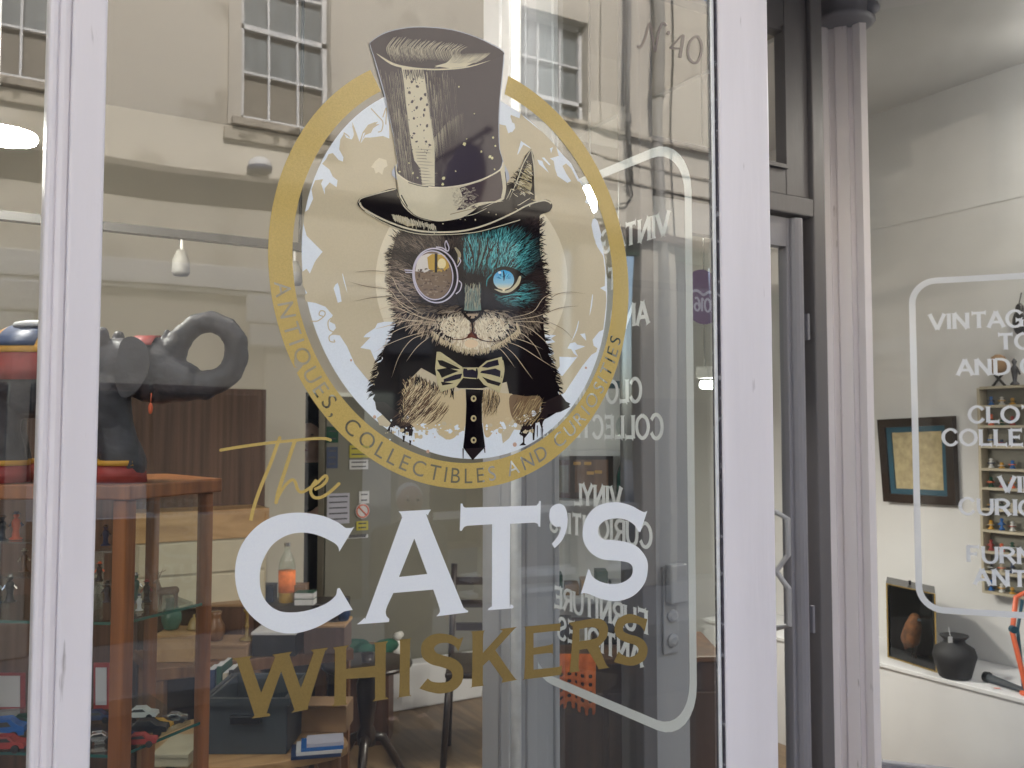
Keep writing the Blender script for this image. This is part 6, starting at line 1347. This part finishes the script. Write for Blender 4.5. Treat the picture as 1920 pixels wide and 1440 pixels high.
# pedestal table and cloth
pz = zat(1222, 4.6); ped = thing('pedestal_table', pat(690, FZ, 4.0), 'dark tripod pedestal table standing on the floorboards', 'table')
dep = 4.3; pz = zat(1235, dep); c_ = pat(693, FZ, dep)
MB().lathe(c_+Vector((0, 0, .2)), [(.04, 0), (.045, .05), (.03, .09), (.045, .2), (.05, .28), (.02, .36), (.03, .42), (.02, pz-FZ-.22)], 16).build('column', 'darkwood', ped, smooth=True)
MB().lathe(c_+Vector((0, 0, pz-FZ-.02)), [(.20, 0), (.21, .008), (.21, .018), (.19, .024)], 28).build('tabletop', 'darkwood', ped, smooth=True)
for k in range(3):
    a_ = R(-60+120*k-30); u_ = AX*math.cos(a_)+FW0*math.sin(a_); MB().tube([c_+Vector((0, 0, .24))+u_*.02, c_+u_*.08+Vector((0, 0, .22)), c_+u_*.14+Vector((0, 0, .12)), c_+u_*.19+Vector((0, 0, .03)), c_+u_*.24+Vector((0, 0, .018))], [.025, .022, .02, .017, .014], 8).build('leg', 'darkwood', ped, smooth=True)
cl = thing('green_cloth', pat(690, zat(1200, 4.8), 4.8), 'dark green cloth heaped on a brown box below the letter A', 'cloth'); mb = MB(); random.seed(3)
cz2 = zat(1215, 4.85)
for k in range(9): p = pat(660+k*9, cz2+.01+.02*math.sin(k), 4.8+.03*(k % 3)); mb.ball(p, (.06, .05, .035+.01*(k % 2)), 10, 6)
remesh_blob(mb, 'folds', 'green', cl, .008)
t = thing('wooden_chest', pat(695, FZ, 4.9), 'dark wooden chest under the green cloth', 'chest'); MB().cbox(pat(700, FZ, 4.98), AX*.22, FW0*.2, cz2-FZ-.02).build('chest_body', 'shopdark', t, bevel=.004); MB().cbox(pat(700, cz2-.0195, 4.98), AX*.23, FW0*.21, .015).build('lid', 'brownwood', t)
pb = Vector((bx(745, 1235, BY-.12), BY-.12, bz(740, 1235)+.0005)); mn = thing('china_ornament', pb, 'small white and brown china ornament beside the letter I', 'ornament')
mb = MB(); cap(mb, pb+Vector((0, 0, .05)), pb+Vector((0, 0, .12)), .04, .028); cap(mb, pb+Vector((0, 0, .16)), pb+Vector((.02, 0, .17)), .026, .02); mb.build('body', 'white', mn, smooth=True)
MB().lathe(pb, [(.05, 0), (.05, .01), (.03, .015)], 14).build('base', 'brownwood', mn)
# chair by the wall, mostly hidden by the lobby post
chx = pat(912, FZ, 4.5); ch = thing('wooden_chair', chx, 'dark wooden chair half hidden behind the lobby post', 'chair')
hh = .45
for sx_, sy_ in ((-.18, 0), (.2, 0), (-.18, .38), (.2, .38)):
    hgt = hh if sy_ == 0 else .95
    MB().tube([chx+AX*(sx_-.03)+FW0*sy_, chx+AX*sx_+FW0*sy_+Vector((0, 0, hgt))], .017, 8).build('leg', 'darkwood', ch, smooth=True)
MB().cbox(chx+AX*.01+FW0*.19+Vector((0, 0, hh)), AX*.42, FW0*.42, .03).build('seat', 'darkwood', ch, bevel=.01)
for z_ in (.6, .72, .84): MB().cbox(chx+AX*.01+FW0*.38+Vector((0, 0, z_)), AX*.36, FW0*.02, .04).build('back_rail', 'darkwood', ch)
# notices on the back wall
def notice(px0, px1, py0, py1, m, label, y=BY-.036, name='notice'):
    a_, b_ = G(px0, (py0+py1)/2, y), G(px1, (py0+py1)/2, y); z1_, z0_ = G((px0+px1)/2, py0, y).z, G((px0+px1)/2, py1, y).z
    t = thing(name, (a_.x, y, z0_), label, 'notice'); MB().box(a_.x, b_.x, y-.003, y, z0_, z1_).build('sheet', m, t)
    l = MB(); n_ = max(2, int((z1_-z0_)/.035))
    for k in range(n_): zz = z1_-(k+.7)*(z1_-z0_)/n_*.92; l.box(a_.x+.012, b_.x-.012-(k % 3)*.02*(b_.x-a_.x), y-.0045, y-.0035, zz, zz+.008)
    l.build('text_lines', 'grey_el', t); return t
notice(613, 655, 925, 982, 'paper_l', 'large lilac notice sheet on the dark panel behind the word The'); notice(673, 692, 921, 944, 'paper', 'small white notice above the round no smoking sign')
notice(655, 690, 862, 880, 'paper', 'white card just below the yellow leaflet'); notice(655, 692, 835, 858, 'paper_y', 'yellow leaflet pinned under the gold ring')
notice(668, 690, 977, 994, 'paper_y', 'small pale card under the round no smoking sign'); notice(650, 690, 1003, 1009, 'paper', 'thin white strip label low on the panel')
notice(612, 634, 800, 830, 'green', 'green poster at the left of the dark panel'); notice(612, 633, 838, 878, 'navy', 'dark blue poster beneath the green one')
ns = G(679, 958, BY-.036); t = thing('no_smoking_sign', ns, 'round white sign with a red ring and bar on the dark panel', 'sign'); MB().lathe((ns.x, BY-.04, ns.z), [(.045, 0), (.045, .003)], 24, (0, -1, 0)).build('disc', 'paper', t)
rp_ = [(ns.x+.037*math.cos(a_), BY-.046, ns.z+.037*math.sin(a_)) for a_ in [2*math.pi*k/20 for k in range(21)]]; MB().tube(rp_, .004, 6, cap=False).tube([(ns.x-.026, BY-.046, ns.z+.026), (ns.x+.026, BY-.046, ns.z-.026)], .004, 6).build('ring_and_bar', 'coral', t)
scn = thing('dark_backing', (-1, BY-.7, FZ), 'added dark brown boards that darken the view behind the display cabinet', 'screen')  # dark boards added to keep this part of the interior dark
xs_a, xs_b, zs_t = bx(-900, 900, BY-.7), bx(500, 800, BY-.7), bz(400, 728, BY-.7); nsl = int((xs_b-xs_a)/.09)
for k in range(4): w_ = (xs_b-xs_a)/4; MB().box(xs_a+w_*k+.003, xs_a+w_*(k+1)-.003, BY-.7, BY-.67, FZ, zs_t).build('leaf', 'blind', scn, bevel=.004)
# brown shutters / paneling low left: wall of drawers
YC = BY-.95; wl_ = thing('plan_chest', (bx(400, 1000, YC), YC, FZ), 'pale low plan chest with a tan top standing before the added dark boards', 'cupboard')
x0_, x1_ = bx(255, 1000, YC), bx(500, 1000, YC); zt0, zt1, zt2_ = bz(430, 1135, YC), bz(430, 1010, YC), bz(430, 955, YC)
MB().box(x0_, x1_, YC, YC+.22, zt0, zt1).build('carcass', 'cream', wl_, bevel=.005); MB().box(x0_-.01, x1_+.01, YC-.01, YC+.23, zt1+.0005, zt2_).build('top_drawer', 'tablewood', wl_, bevel=.004)
MB().box(x0_+.02, x1_-.02, YC+.03, YC+.2, FZ, zt0-.001).build('stand', 'darkwood', wl_)
hz_ = (zt1-zt0)/2
for k in range(2): MB().box(x0_+.01, x1_-.01, YC-.012, YC-.001, zt0+k*hz_+.006, zt0+(k+1)*hz_-.006).build('drawer', 'cream', wl_, bevel=.004)

# ---- what shows through the lobby: shelving, bottle, blanket, chest
DX = 3.55
def LP(px, py, dep=DX): return W(px, py, dep)
shv = thing('white_shelving', LP(1110, 950), 'white wall shelving seen through the lobby glass behind the reversed lettering', 'shelving')
def hshelf(py, px0=1020, px1=1262, dep=DX, th=.02):
    a_, b_ = pat(px0, zat(py, dep), dep), pat(px1, zat(py, dep), dep); return MB().obox(a_-Vector((0, 0, th)), b_-a_, FW0*.25, (0, 0, th)).build('shelf', 'plinth', shv)
for py in (845, 938, 1118): hshelf(py)
a_ = pat(1015, FZ, DX+.27); b_ = pat(1300, FZ, DX+.27); MB().obox(a_, b_-a_, FW0*.02, (0, 0, 2.3)).build('back_board', 'wall_white', shv)
def onshelf(name, px0, px1, py0, py1, m, label, cat, m2=None, dep=DX+.02, th=.03):
    p = LP(px0, py1, dep); t = thing(name, p, label, cat); a2, b2_ = LP(px1, py1, dep)-p, LP(px0, py0, dep)-p
    MB().obox(p, a2, b2_, FW0*th).build('body', m, t, bevel=.002)
    if m2: MB().obox(p+a2*.12+b2_*.14-FW0*.003, a2*.76, b2_*.72, FW0*.002).build('front', m2, t)
    return t
onshelf('framed_picture', 1035, 1070, 862, 934, 'shopdark', 'dark framed picture on the shelf behind the word VINYL', 'picture', 'panel')
onshelf('shop_display', 1068, 1150, 850, 935, 'darkwood', 'dark stepped wooden jewellery display on the shelf', 'display', 'brownwood')
for k, (x_, y_) in enumerate(((1075, 866), (1095, 866), (1115, 882), (1100, 884))):
    onshelf('price_card', x_, x_+14, y_, y_+6, 'yellow', ['tiny yellow card at the top left of the jewellery display', 'tiny yellow card at the top middle of the jewellery display', 'tiny yellow card lowest right on the jewellery display', 'tiny yellow card lowest middle on the jewellery display'][k], 'card', dep=DX-.0, th=.004)
gb = LP(1170, 932, DX+.05); t = thing('green_bottle', gb, 'green wine bottle with an oval label standing on the shelf', 'bottle'); s_ = 104*DX/F_PX
MB().lathe(gb, [(.13*s_, 0), (.14*s_, .03*s_), (.14*s_, .38*s_), (.10*s_, .52*s_), (.05*s_, .64*s_), (.042*s_, .9*s_)], 18).build('glass_body', 'glass_edge', t, smooth=True)
MB().lathe(gb+Vector((0, 0, .88*s_)), [(.06*s_, 0), (.06*s_, .12*s_)], 12).build('cork', 'brownwood', t); MB().lathe(gb-FW0*.141*s_+Vector((0, 0, .2*s_)), [(.08*s_, 0), (.08*s_, .002)], 18, tuple(-FW0)).build('label', 'card', t)
onshelf('abstract_painting', 1140, 1205, 630, 728, 'slate', 'pale painting with red and yellow shapes high on the shelving', 'picture', 'wall_white')
pa_ = LP(1172, 690, DX-.0); t = thing('painted_ornament', pa_, 'red and yellow ornament in front of the pale painting', 'ornament'); MB().ball(LP(1178, 665, DX-.02), (.03, .01, .035), 12, 8).build('red_shape', 'red', t, smooth=True); MB().ball(LP(1184, 690, DX-.02), (.018, .01, .04), 12, 8).build('yellow_shape', 'yellow', t, smooth=True)
onshelf('green_poster', 1270, 1284, 728, 950, 'green', 'tall green hanging between door stile and frame line', 'poster', dep=DX-.1, th=.01)
pl_ = thing('round_plate', LP(1180, 800), 'pale grey round plate propped on the shelf', 'plate'); MB().lathe(LP(1180, 800, DX+.05), [(.055, 0), (.05, .004), (.035, .002)], 28, tuple(-FW0)).build('plate_body', 'glass_thin', pl_, smooth=True)
random.seed(5)
for k, (px, w_, h_, m_) in enumerate(((1035, 20, 40, 'green'), (1060, 26, 22, 'card'), (1090, 20, 30, 'tablewood'), (1118, 22, 46, 'green'), (1146, 24, 26, 'paper'))):
    onshelf('stock_box', px, px+w_, 1118-h_, 1117, m_, ['tall green box at the left of the low shelf', 'low brown box second along the low shelf', 'honey coloured box in the middle of the low shelf', 'taller green box right of the honey coloured box', 'white box at the right of the low shelf'][k], 'box', th=.1)
# records and books under shelf
for k, (px, py, m_) in enumerate(((1030, 1165, 'darkwood'), (1070, 1170, 'shopdark'), (1120, 1168, 'black'), (1170, 1175, 'darkwood'))):
    onshelf('book', px, px+44, py, 1222, m_, ['dark book pile at the left over the orange blanket', 'brown book second from the left over the blanket', 'black book between the brown books', 'dark book nearest the lock stile'][k], 'book', 'cream' if k == 1 else None, dep=3.3, th=.12)
cz_ = zat(1232, 3.2); chs = thing('brown_chest', pat(1150, FZ, 3.2), 'dark red brown wooden chest under the orange blanket', 'chest')
a_ = pat(1022, FZ, 3.15); b_ = pat(1350, FZ, 3.2); MB().obox(a_, b_-a_, FW0*.35, (0, 0, cz_-FZ)).build('carcass', 'shopdark', chs, bevel=.006)
MB().obox(a_-FW0*.02+Vector((0, 0, cz_-FZ+.0005)), b_-a_, FW0*.39, (0, 0, .02)).build('lid', 'brownwood', chs, bevel=.004)
for k in range(3): p = a_+(b_-a_)*(k+.03)/3-FW0*.012; MB().obox(p+Vector((0, 0, .1)), (b_-a_)/3*.93, FW0*.011, (0, 0, cz_-FZ-.2)).build('door_panel', 'shopdark', chs, bevel=.008)
tg = LP(1069, 1380, 3.1); t = thing('price_tag', tg, 'white price tag hanging on the brown chest', 'tag'); MB().obox(tg-AX*.012-Vector((0, 0, .02)), AX*.024, FW0*.002, (0, 0, .034)).obox(tg-AX*.006+Vector((0, 0, .0145)), AX*.012, FW0*.0018, (0, 0, .007)).build('card', 'paper', t); MB().tube([tg+Vector((0, 0, .021)), tg+Vector((.0, .02, .09))], .001, 4).build('string', 'paper', t)
bl = thing('orange_blanket', LP(1070, 1240, 3.05), 'orange crochet blanket with open holes draped over the chest front', 'blanket')
def bmap(i, j): # i across 0..1, j down 0..1
    px = 1018+i*98; py = 1225+j*112+8*math.sin(i*9)*j; return LP(px, py, 3.08-.03*math.sin(j*3.1)+.012*math.sin(i*17))
mb = MB(); nI, nJ = 15, 15
top_ = 4
for i in range(nI):
    for j in range(nJ):
        if j >= top_ and (i % 2 == 1) and ((j-top_) % 2 == 1): continue
        if j == nJ-1 and i % 2 == 1: continue
        b0 = len(mb.v); mb.v += [bmap(i/nI, j/nJ), bmap((i+1)/nI, j/nJ), bmap((i+1)/nI, (j+1)/nJ), bmap(i/nI, (j+1)/nJ)]; mb.f.append((b0, b0+3, b0+2, b0+1))
o_ = mb.build('crochet', 'orange', bl); o_.modifiers.new('w', 'WELD').merge_threshold = .0005; o_.modifiers.new('s', 'SOLIDIFY').thickness = .008
s_ = o_.modifiers.new('ss', 'SUBSURF'); s_.levels = 1; s_.render_levels = 1

# ---- right hand window display
dc = W(1720, 1240, 4.2).z
pn = thing('display_plinth', (3.9, 1.4, FZ), 'white painted display plinth in the right hand window', 'plinth')
zp = PL(1655, 1243, (3.72, 0, 0), nX).z
pf = PL(1655, 1243, (3.74, 0, 0), nX); zp = pf.z
MB().box(3.74, 4.199, .62, 2.6, FZ, zp-.02).build('plinth_body', 'plinth', pn); MB().box(3.73, 4.199, .61, 2.6, zp-.0195, zp).build('top_board', 'plinth', pn, bevel=.003)
def wx(px, py): return PL(px, py, (4.19, 0, 0), nX)
# picture
pc = thing('framed_print', wx(1725, 862), 'cream relief print in a dark frame with blue mount on the right wall', 'picture')
q = [wx(1652, 787), wx(1793, 780), wx(1800, 948), wx(1664, 940)]
def quadframe(q, ts, m, off0, off1, name):
    c_ = sum(q, Vector())/4; i_ = [v.lerp(c_, ts) for v in q]; o1 = Vector((-off0, 0, 0)); o2 = Vector((-off1, 0, 0)); m_ = MB()
    m_.add([v+o1 for v in q]+[v+o1 for v in i_]+[v+o2 for v in q]+[v+o2 for v in i_], [(4+k, 4+(k+1) % 4, (k+1) % 4, k) for k in range(4)]+[(8+k, 8+(k+1) % 4, 12+(k+1) % 4, 12+k) for k in range(4)]+[(k, (k+1) % 4, 8+(k+1) % 4, 8+k) for k in range(4)]+[(12+k, 12+(k+1) % 4, 4+(k+1) % 4, 4+k) for k in range(4)]); m_.build(name, m, pc); return i_
i1 = quadframe(q, .20, 'darkwood', 0, .035, 'frame'); i2 = quadframe(i1, .16, 'slate', .002, .022, 'mount')
MB().add([v+Vector((-.012, 0, 0)) for v in i2], [(0, 1, 2, 3)]).build('print', 'print', pc)
# miniature shelf unit
ms = thing('miniature_shelf', wx(1900, 920), 'cream wall rack of small shelves full of miniatures', 'shelf unit')
za, zb3 = wx(1880, 727).z, wx(1880, 1112).z; ya, yb = wx(1852, 900).y, wx(2010, 900).y
MB().box(4.12, 4.189, ya-.012, ya, zb3, za).box(4.12, 4.189, yb, yb+.012, zb3, za).build('side', 'cream', ms); MB().box(4.18, 4.189, yb+.0121, ya-.0121, zb3, za).build('back', 'panel', ms)
rowsM = [727, 762, 800, 838, 880, 916, 955, 995, 1035, 1072, 1110]; random.seed(9)
for py in rowsM: z_ = wx(1880, py).z; MB().box(4.121, 4.1795, yb+.0121, ya-.0121, z_-.006, z_+.006).build('shelf', 'cream', ms)
def mini(px, py, m, m2, label, h=.05, x=4.15):
    zb = min([wx(1880, r).z for r in rowsM], key=lambda z_: abs(z_-wx(px, py).z))+.0065; y_ = wx(px, py).y; t = thing('miniature', (x, y_, zb), label, 'miniature', 'miniatures on the cream wall rack')
    MB().lathe((x, y_, zb), [(.013, 0), (.014, .004), (.006, h*.3), (.011, h*.6), (.004, h*.75), (.01, h*.85), (.004, h)], 10).build('body', m, t, smooth=True); MB().box(x-.014, x+.01, y_-.012, y_+.012, zb+h*.45, zb+h*.55).build('detail', m2, t)
cols = ['blue', 'red', 'navy', 'white', 'coral', 'black', 'yellow', 'green', 'cream']; an = ['blue', 'red', 'navy', 'white', 'coral', 'black', 'yellow', 'green', 'cream']
rn = ['top', 'second', 'third', 'fourth', 'fifth', 'sixth', 'seventh', 'eighth', 'ninth', 'tenth']
cnt = 0
for ri, py in enumerate(rowsM[1:]):
    for ci, px in enumerate((1868, 1888, 1908)):
        m_ = cols[(ri*4+ci*3) % 9]; mini(px, py, m_, cols[(ri*2+ci+5) % 9], '%s miniature, %s on the %s compartment row of the cream rack' % (an[(ri*4+ci*3) % 9], ['leftmost', 'middle', 'rightmost'][ci], rn[ri]), h=random.uniform(.026, .058))
# egg timer like ornament and dark figure on top of the rack
oz = wx(1880, 727).z+.0065
t = thing('mushroom_ornament', (4.15, wx(1882, 720).y, oz), 'tan round ornament on crossed black legs on top of the cream rack', 'ornament'); y_ = wx(1882, 720).y; z1_ = wx(1882, 690).z
MB().lathe((4.15, y_, z1_), [(.02, -.03), (.036, -.01), (.036, .035), (.03, .05), (.012, .062)], 18).build('head', 'card', t, smooth=True); MB().tube([(4.15, y_-.03, oz), (4.15, y_+.02, z1_-.03)], .006, 6).tube([(4.15, y_+.03, oz), (4.15, y_-.02, z1_-.03)], .006, 6).build('legs', 'black', t)
t = thing('dark_statuette', (4.15, wx(1912, 715).y, oz), 'thin dark statuette beside the tan ornament', 'figurine'); y_ = wx(1912, 715).y; MB().lathe((4.15, y_, oz), [(.02, 0), (.02, .008), (.008, .02), (.014, .06), (.016, .08), (.006, .095), (.012, .11), (.004, .125)], 12).build('body', 'grey_el', t, smooth=True); MB().tube([(4.15, y_-.012, oz+.08), (4.14, y_-.03, oz+.05)], .005, 6).build('arm', 'grey_el', t)
t = thing('hanging_mask', (4.17, wx(1916, 610).y, wx(1916, 610).z), 'black carved ornament hanging at the right edge of the white wall', 'ornament'); c_ = wx(1918, 605); mb = MB(); mb.ball((4.165, c_.y, c_.z), (.02, .035, .06), 14, 10); mb.ball((4.165, c_.y, c_.z+.06), (.015, .02, .03), 10, 8); mb.build('carving', 'black', t, smooth=True); MB().tube([(4.165, c_.y, c_.z+.09), (4.185, c_.y, c_.z+.14)], .003, 5).build('cord', 'black', t)
# shadow box with taxidermy bird
def top_at(px, x): r = ray(px, 1235); # point on plinth top at given x
def onp(px, x=3.95):
    r = ray(px, 1235); k = (x-CAM.x)/r.x; return Vector((x, CAM.y+r.y*k, zp))
sb = thing('shadow_box', onp(1720), 'black glazed box with gilt edge holding a russet stuffed bird', 'display case')
p_l, p_r = onp(1664, 3.86), onp(1757, 3.80); back = Vector((.17, .12, 0)); hgt = wx(1700, 1103).z; h_ = (W(1700, 1105, 4.25).z-zp)
w_ = p_r-p_l; th = .008
m_ = MB(); up = Vector((0, 0, h_)); o_ = p_l+Vector((0, 0, .0015))
m_.obox(o_, w_, back, (0, 0, th)).obox(o_+up-Vector((0, 0, th)), w_, back, (0, 0, th)).obox(o_+Vector((0, 0, th)), w_*.05, back, up-Vector((0, 0, 2*th))).obox(o_+w_*.95+Vector((0, 0, th)), w_*.05, back, up-Vector((0, 0, 2*th))).obox(o_+back*.96+w_*.05+Vector((0, 0, th)), w_*.9, back*.04, up-Vector((0, 0, 2*th)))
m_.build('case', 'black', sb); f_ = -back.normalized()*.004
MB().obox(o_+f_, w_, f_, (0, 0, .006)).obox(o_+f_+up-Vector((0, 0, .004)), w_, f_, (0, 0, .004)).obox(o_+f_+Vector((0, 0, .006)), w_*.03, f_, up-Vector((0, 0, .0101))).obox(o_+f_+w_*.97+Vector((0, 0, .006)), w_*.03, f_, up-Vector((0, 0, .0101))).build('gilt_edge', 'gold', sb)
MB().add([o_+w_*.05-f_*0, o_+w_*.95, o_+w_*.95+up, o_+w_*.05+up], [(0, 1, 2, 3)]).build('glass_front', 'glass_thin', sb)
MB().tube([o_+up+w_*.5+back*.5, o_+up+w_*.5+back*.5+Vector((0, 0, .02))], .006, 8).build('knob', 'black', sb)
bc = o_+w_*.55+back*.5+Vector((0, 0, th)); bd = thing('stuffed_bird', bc, 'russet brown stuffed bird perched inside the black glazed box', 'bird'); mb = MB(); U_ = w_.normalized()
cap(mb, bc+Vector((0, 0, .09))-U_*.02, bc+Vector((0, 0, .15)), .045, .04); cap(mb, bc+Vector((0, 0, .15)), bc+U_*.01+Vector((0, 0, .19)), .035, .028); cap(mb, bc+Vector((0, 0, .08))-U_*.03, bc-U_*.05+Vector((0, 0, .04)), .028, .012); remesh_blob(mb, 'body', 'fox', bd, .006)
for s_ in (-1, 1): MB().tube([bc+U_*.012*s_+Vector((0, 0, .06)), bc+U_*.012*s_+Vector((0, 0, .001))], .004, 6).build('leg', 'darkwood', bd)
MB().lathe(bc+U_*.035+Vector((0, 0, .19))-back.normalized()*.01, [(.008, 0), (.001, .02)], 8, tuple(U_)).build('beak', 'grey_plastic', bd)
# vase
vc = onp(1790, 3.72); vc.x = 3.80; vc = onp(1790, 3.80); vs_ = thing('black_vase', vc, 'matt black pottery vase with a chipped lip and white tag', 'vase'); hv = 78*4.05/F_PX
MB().lathe(vc+Vector((0, 0, .001)), [(.33*hv, 0), (.36*hv, .03*hv), (.45*hv, .35*hv), (.50*hv, .52*hv), (.44*hv, .7*hv), (.25*hv, .82*hv), (.23*hv, .88*hv), (.33*hv, .98*hv), (.32*hv, 1.0*hv), (.2*hv, .92*hv)], 28).build('pot', 'blackvase', vs_, smooth=True)
tgv = W(1782, 1200, 3.86); MB().obox(tgv-AX*.009-Vector((0, 0, .012)), AX*.018, FW0*.002, (0, 0, .026)).tube([tgv+Vector((0, 0, .015)), tgv+AX*.003+FW0*.02+Vector((0, 0, .05))], .0012, 4).build('tag', 'paper', vs_)
# slat and pink label
sl0, sl1 = onp(1850, 3.85), onp(1935, 3.80); t = thing('carved_stick', sl0, 'dark carved stick lying on the plinth right of the vase', 'stick'); MB().tube([sl0+Vector((0, 0, .02)), sl0.lerp(sl1, .5)+Vector((0, 0, .016)), sl1+Vector((0, 0, .012))], [.02, .015, .011], 8).build('shaft', 'grey_plastic', t); MB().lathe(sl0+Vector((0, 0, .021)), [(.023, -.01), (.024, .01)], 12, tuple((sl1-sl0).normalized())).build('collar', 'black', t)
p = onp(1868, 3.78); t = thing('pink_label', p, 'small pink and white paper label by the dark stick', 'label'); MB().cbox(p+Vector((0, 0, .001)), Vector((.03, -.03, 0)), Vector((.02, .02, 0)), .002).build('paper', 'paper', t); MB().cbox(p+Vector((0, 0, .0035)), Vector((.016, -.016, 0)), Vector((.008, .008, 0)), .001).build('print', 'coral', t)
# orange folding easel thing
oc = onp(1915, 3.80); t = thing('orange_lamp', oc, 'coral orange jointed metal lamp at the right edge of the display', 'lamp'); hz = W(1905, 1112, 4.0).z
MB().tube([onp(1925, 3.8)+Vector((0, 0, .005)), W(1898, 1185, 3.95), W(1905, 1120, 3.95), W(1935, 1105, 3.95)], .011, 8).build('arm', 'coral', t, smooth=True)
MB().tube([onp(1918, 3.8)+Vector((0, 0, .005)), W(1908, 1180, 3.98), W(1917, 1125, 3.98)], .007, 8).build('rod', 'slate', t, smooth=True); MB().lathe(W(1900, 1180, 3.93), [(.016, -.012), (.016, .012)], 14, tuple(-FW0)).build('joint', 'slate', t)
MB().lathe(onp(1935, 3.82), [(.05, .001), (.05, .012), (.02, .02)], 20).build('base', 'coral', t)

# ================================================================== PEOPLE
def person(name, loc, yaw, h, label, coat, legs, hair, pose='stand', group=None):
    """yaw: direction the person faces (0 = +x)"""
    t = thing(name, loc, label, 'person', group); L_ = Vector(loc); f = Vector((math.cos(yaw), math.sin(yaw), 0)); s = Vector((-f.y, f.x, 0)); u = Vector((0, 0, 1))
    def q(a, b, c): return L_+f*(a*h)+s*(b*h)+u*(c*h)
    b = MB()
    cap(b, q(0, 0, .50), q(0, 0, .62), .085*h, .08*h); cap(b, q(0, 0, .62), q(0, 0, .76), .08*h, .085*h)
    for w in (-1, 1):
        cap(b, q(0, .05*w, .50), q(.01, .055*w, .27), .05*h, .034*h); cap(b, q(.01, .055*w, .27), q(-.01, .06*w, .05), .034*h, .022*h); cap(b, q(-.01, .06*w, .03), q(.075, .07*w, .018), .024*h, .018*h)
        cap(b, q(0, .0, .79), q(0, .105*w, .79), .05*h, .042*h)
        if pose == 'fold': el = q(.03, .14*w, .62); ha = q(.12, -.03*w, .66)
        elif pose == 'hold': el = q(.04, .13*w, .63); ha = q(.14, .04*w, .74)
        else: el = q(-.01, .135*w, .62); ha = q(.03, .15*w, .48)
        cap(b, q(0, .115*w, .79), el, .036*h, .028*h); cap(b, el, ha, .026*h, .016*h)
        d = (ha-el).normalized(); cap(b, ha, ha+d*.045*h, .017*h, .014*h)
        for k in range(4): p0_ = ha+d*.05*h+u*(.009*h*(k-1.5)); cap(b, p0_, p0_+d*(.03+.006*(1.5-abs(k-1.5)))*h-f*.003*h, .0058*h, .0045*h, 6)
        cap(b, ha+d*.015*h+u*.012*h, ha+d*.045*h+u*.03*h, .007*h, .005*h, 6)
    cap(b, q(0, 0, .80), q(.008, 0, .875), .034*h, .032*h); hc_ = q(.015, 0, .93)
    b.ball(hc_, (.056*h, .050*h, .068*h), 16, 12); b.ball(q(.022, 0, .898), (.042*h, .038*h, .036*h), 12, 8)
    b.ball(q(.073, 0, .925), (.012*h, .010*h, .017*h), 8, 6)
    for w in (-1, 1): b.ball(q(.012, .05*w, .925), (.012*h, .008*h, .018*h), 8, 6)
    remesh_blob(b, 'body', 'skin', t, .0075*h)
    for w in (-1, 1):
        MB().ball(q(.0645, .021*w, .935), (.006*h, .008*h, .005*h), 8, 6).build('eye', 'black', t); MB().ball(q(.066, .022*w, .95), (.004*h, .013*h, .003*h), 8, 6).build('eyebrow', hair, t)
    MB().ball(q(.063, 0, .893), (.004*h, .016*h, .0035*h), 8, 6).build('mouth', 'red', t)
    c = MB(); cap(c, q(0, 0, .47), q(0, 0, .62), .097*h, .092*h); cap(c, q(0, 0, .62), q(0, 0, .765), .092*h, .093*h); c.ball(q(0, 0, .815), (.05*h, .05*h, .03*h), 12, 8)
    for w in (-1, 1):
        cap(c, q(0, .0, .785), q(0, .11*w, .785), .056*h, .05*h)
        el, ha = (q(.03, .14*w, .62), q(.12, -.03*w, .66)) if pose == 'fold' else (q(.04, .13*w, .63), q(.14, .04*w, .74)) if pose == 'hold' else (q(-.01, .135*w, .62), q(.03, .15*w, .48))
        cap(c, q(0, .118*w, .785), el, .046*h, .038*h); cap(c, el, el.lerp(ha, .85), .037*h, .028*h)
    remesh_blob(c, 'jacket', coat, t, .010*h)
    g = MB()
    for w in (-1, 1): cap(g, q(0, .05*w, .49), q(.01, .055*w, .27), .06*h, .043*h); cap(g, q(.01, .055*w, .27), q(-.01, .06*w, .055), .043*h, .034*h)
    remesh_blob(g, 'trousers', legs, t, .010*h)
    for w in (-1, 1): sh = MB(); cap(sh, q(-.02, .06*w, .02), q(.085, .07*w, .017), .026*h, .021*h); sh.build('shoe', 'black', t, smooth=True)
    hr = MB(); hr.ball(q(-.001, 0, .944), (.058*h, .055*h, .062*h), 16, 12); hr.ball(q(-.03, 0, .915), (.035*h, .045*h, .045*h), 12, 8); remesh_blob(hr, 'hair', hair, t, .007*h)
    return t
rp1 = FX(770, 935, 3.75); hgt = rp1.z/.93
person('person', (rp1.x, rp1.y, 0), R(100), hgt, 'person with short white hair and a dark grey coat standing in the street', 'coat', 'denim', 'hair')
ip1 = G(583, 900, BY+.45)
person('person', (ip1.x, ip1.y, FZ), R(235), 1.72, 'person in black clothes with folded arms inside the shop', 'blackcloth', 'blackcloth', 'hair_d', 'fold')
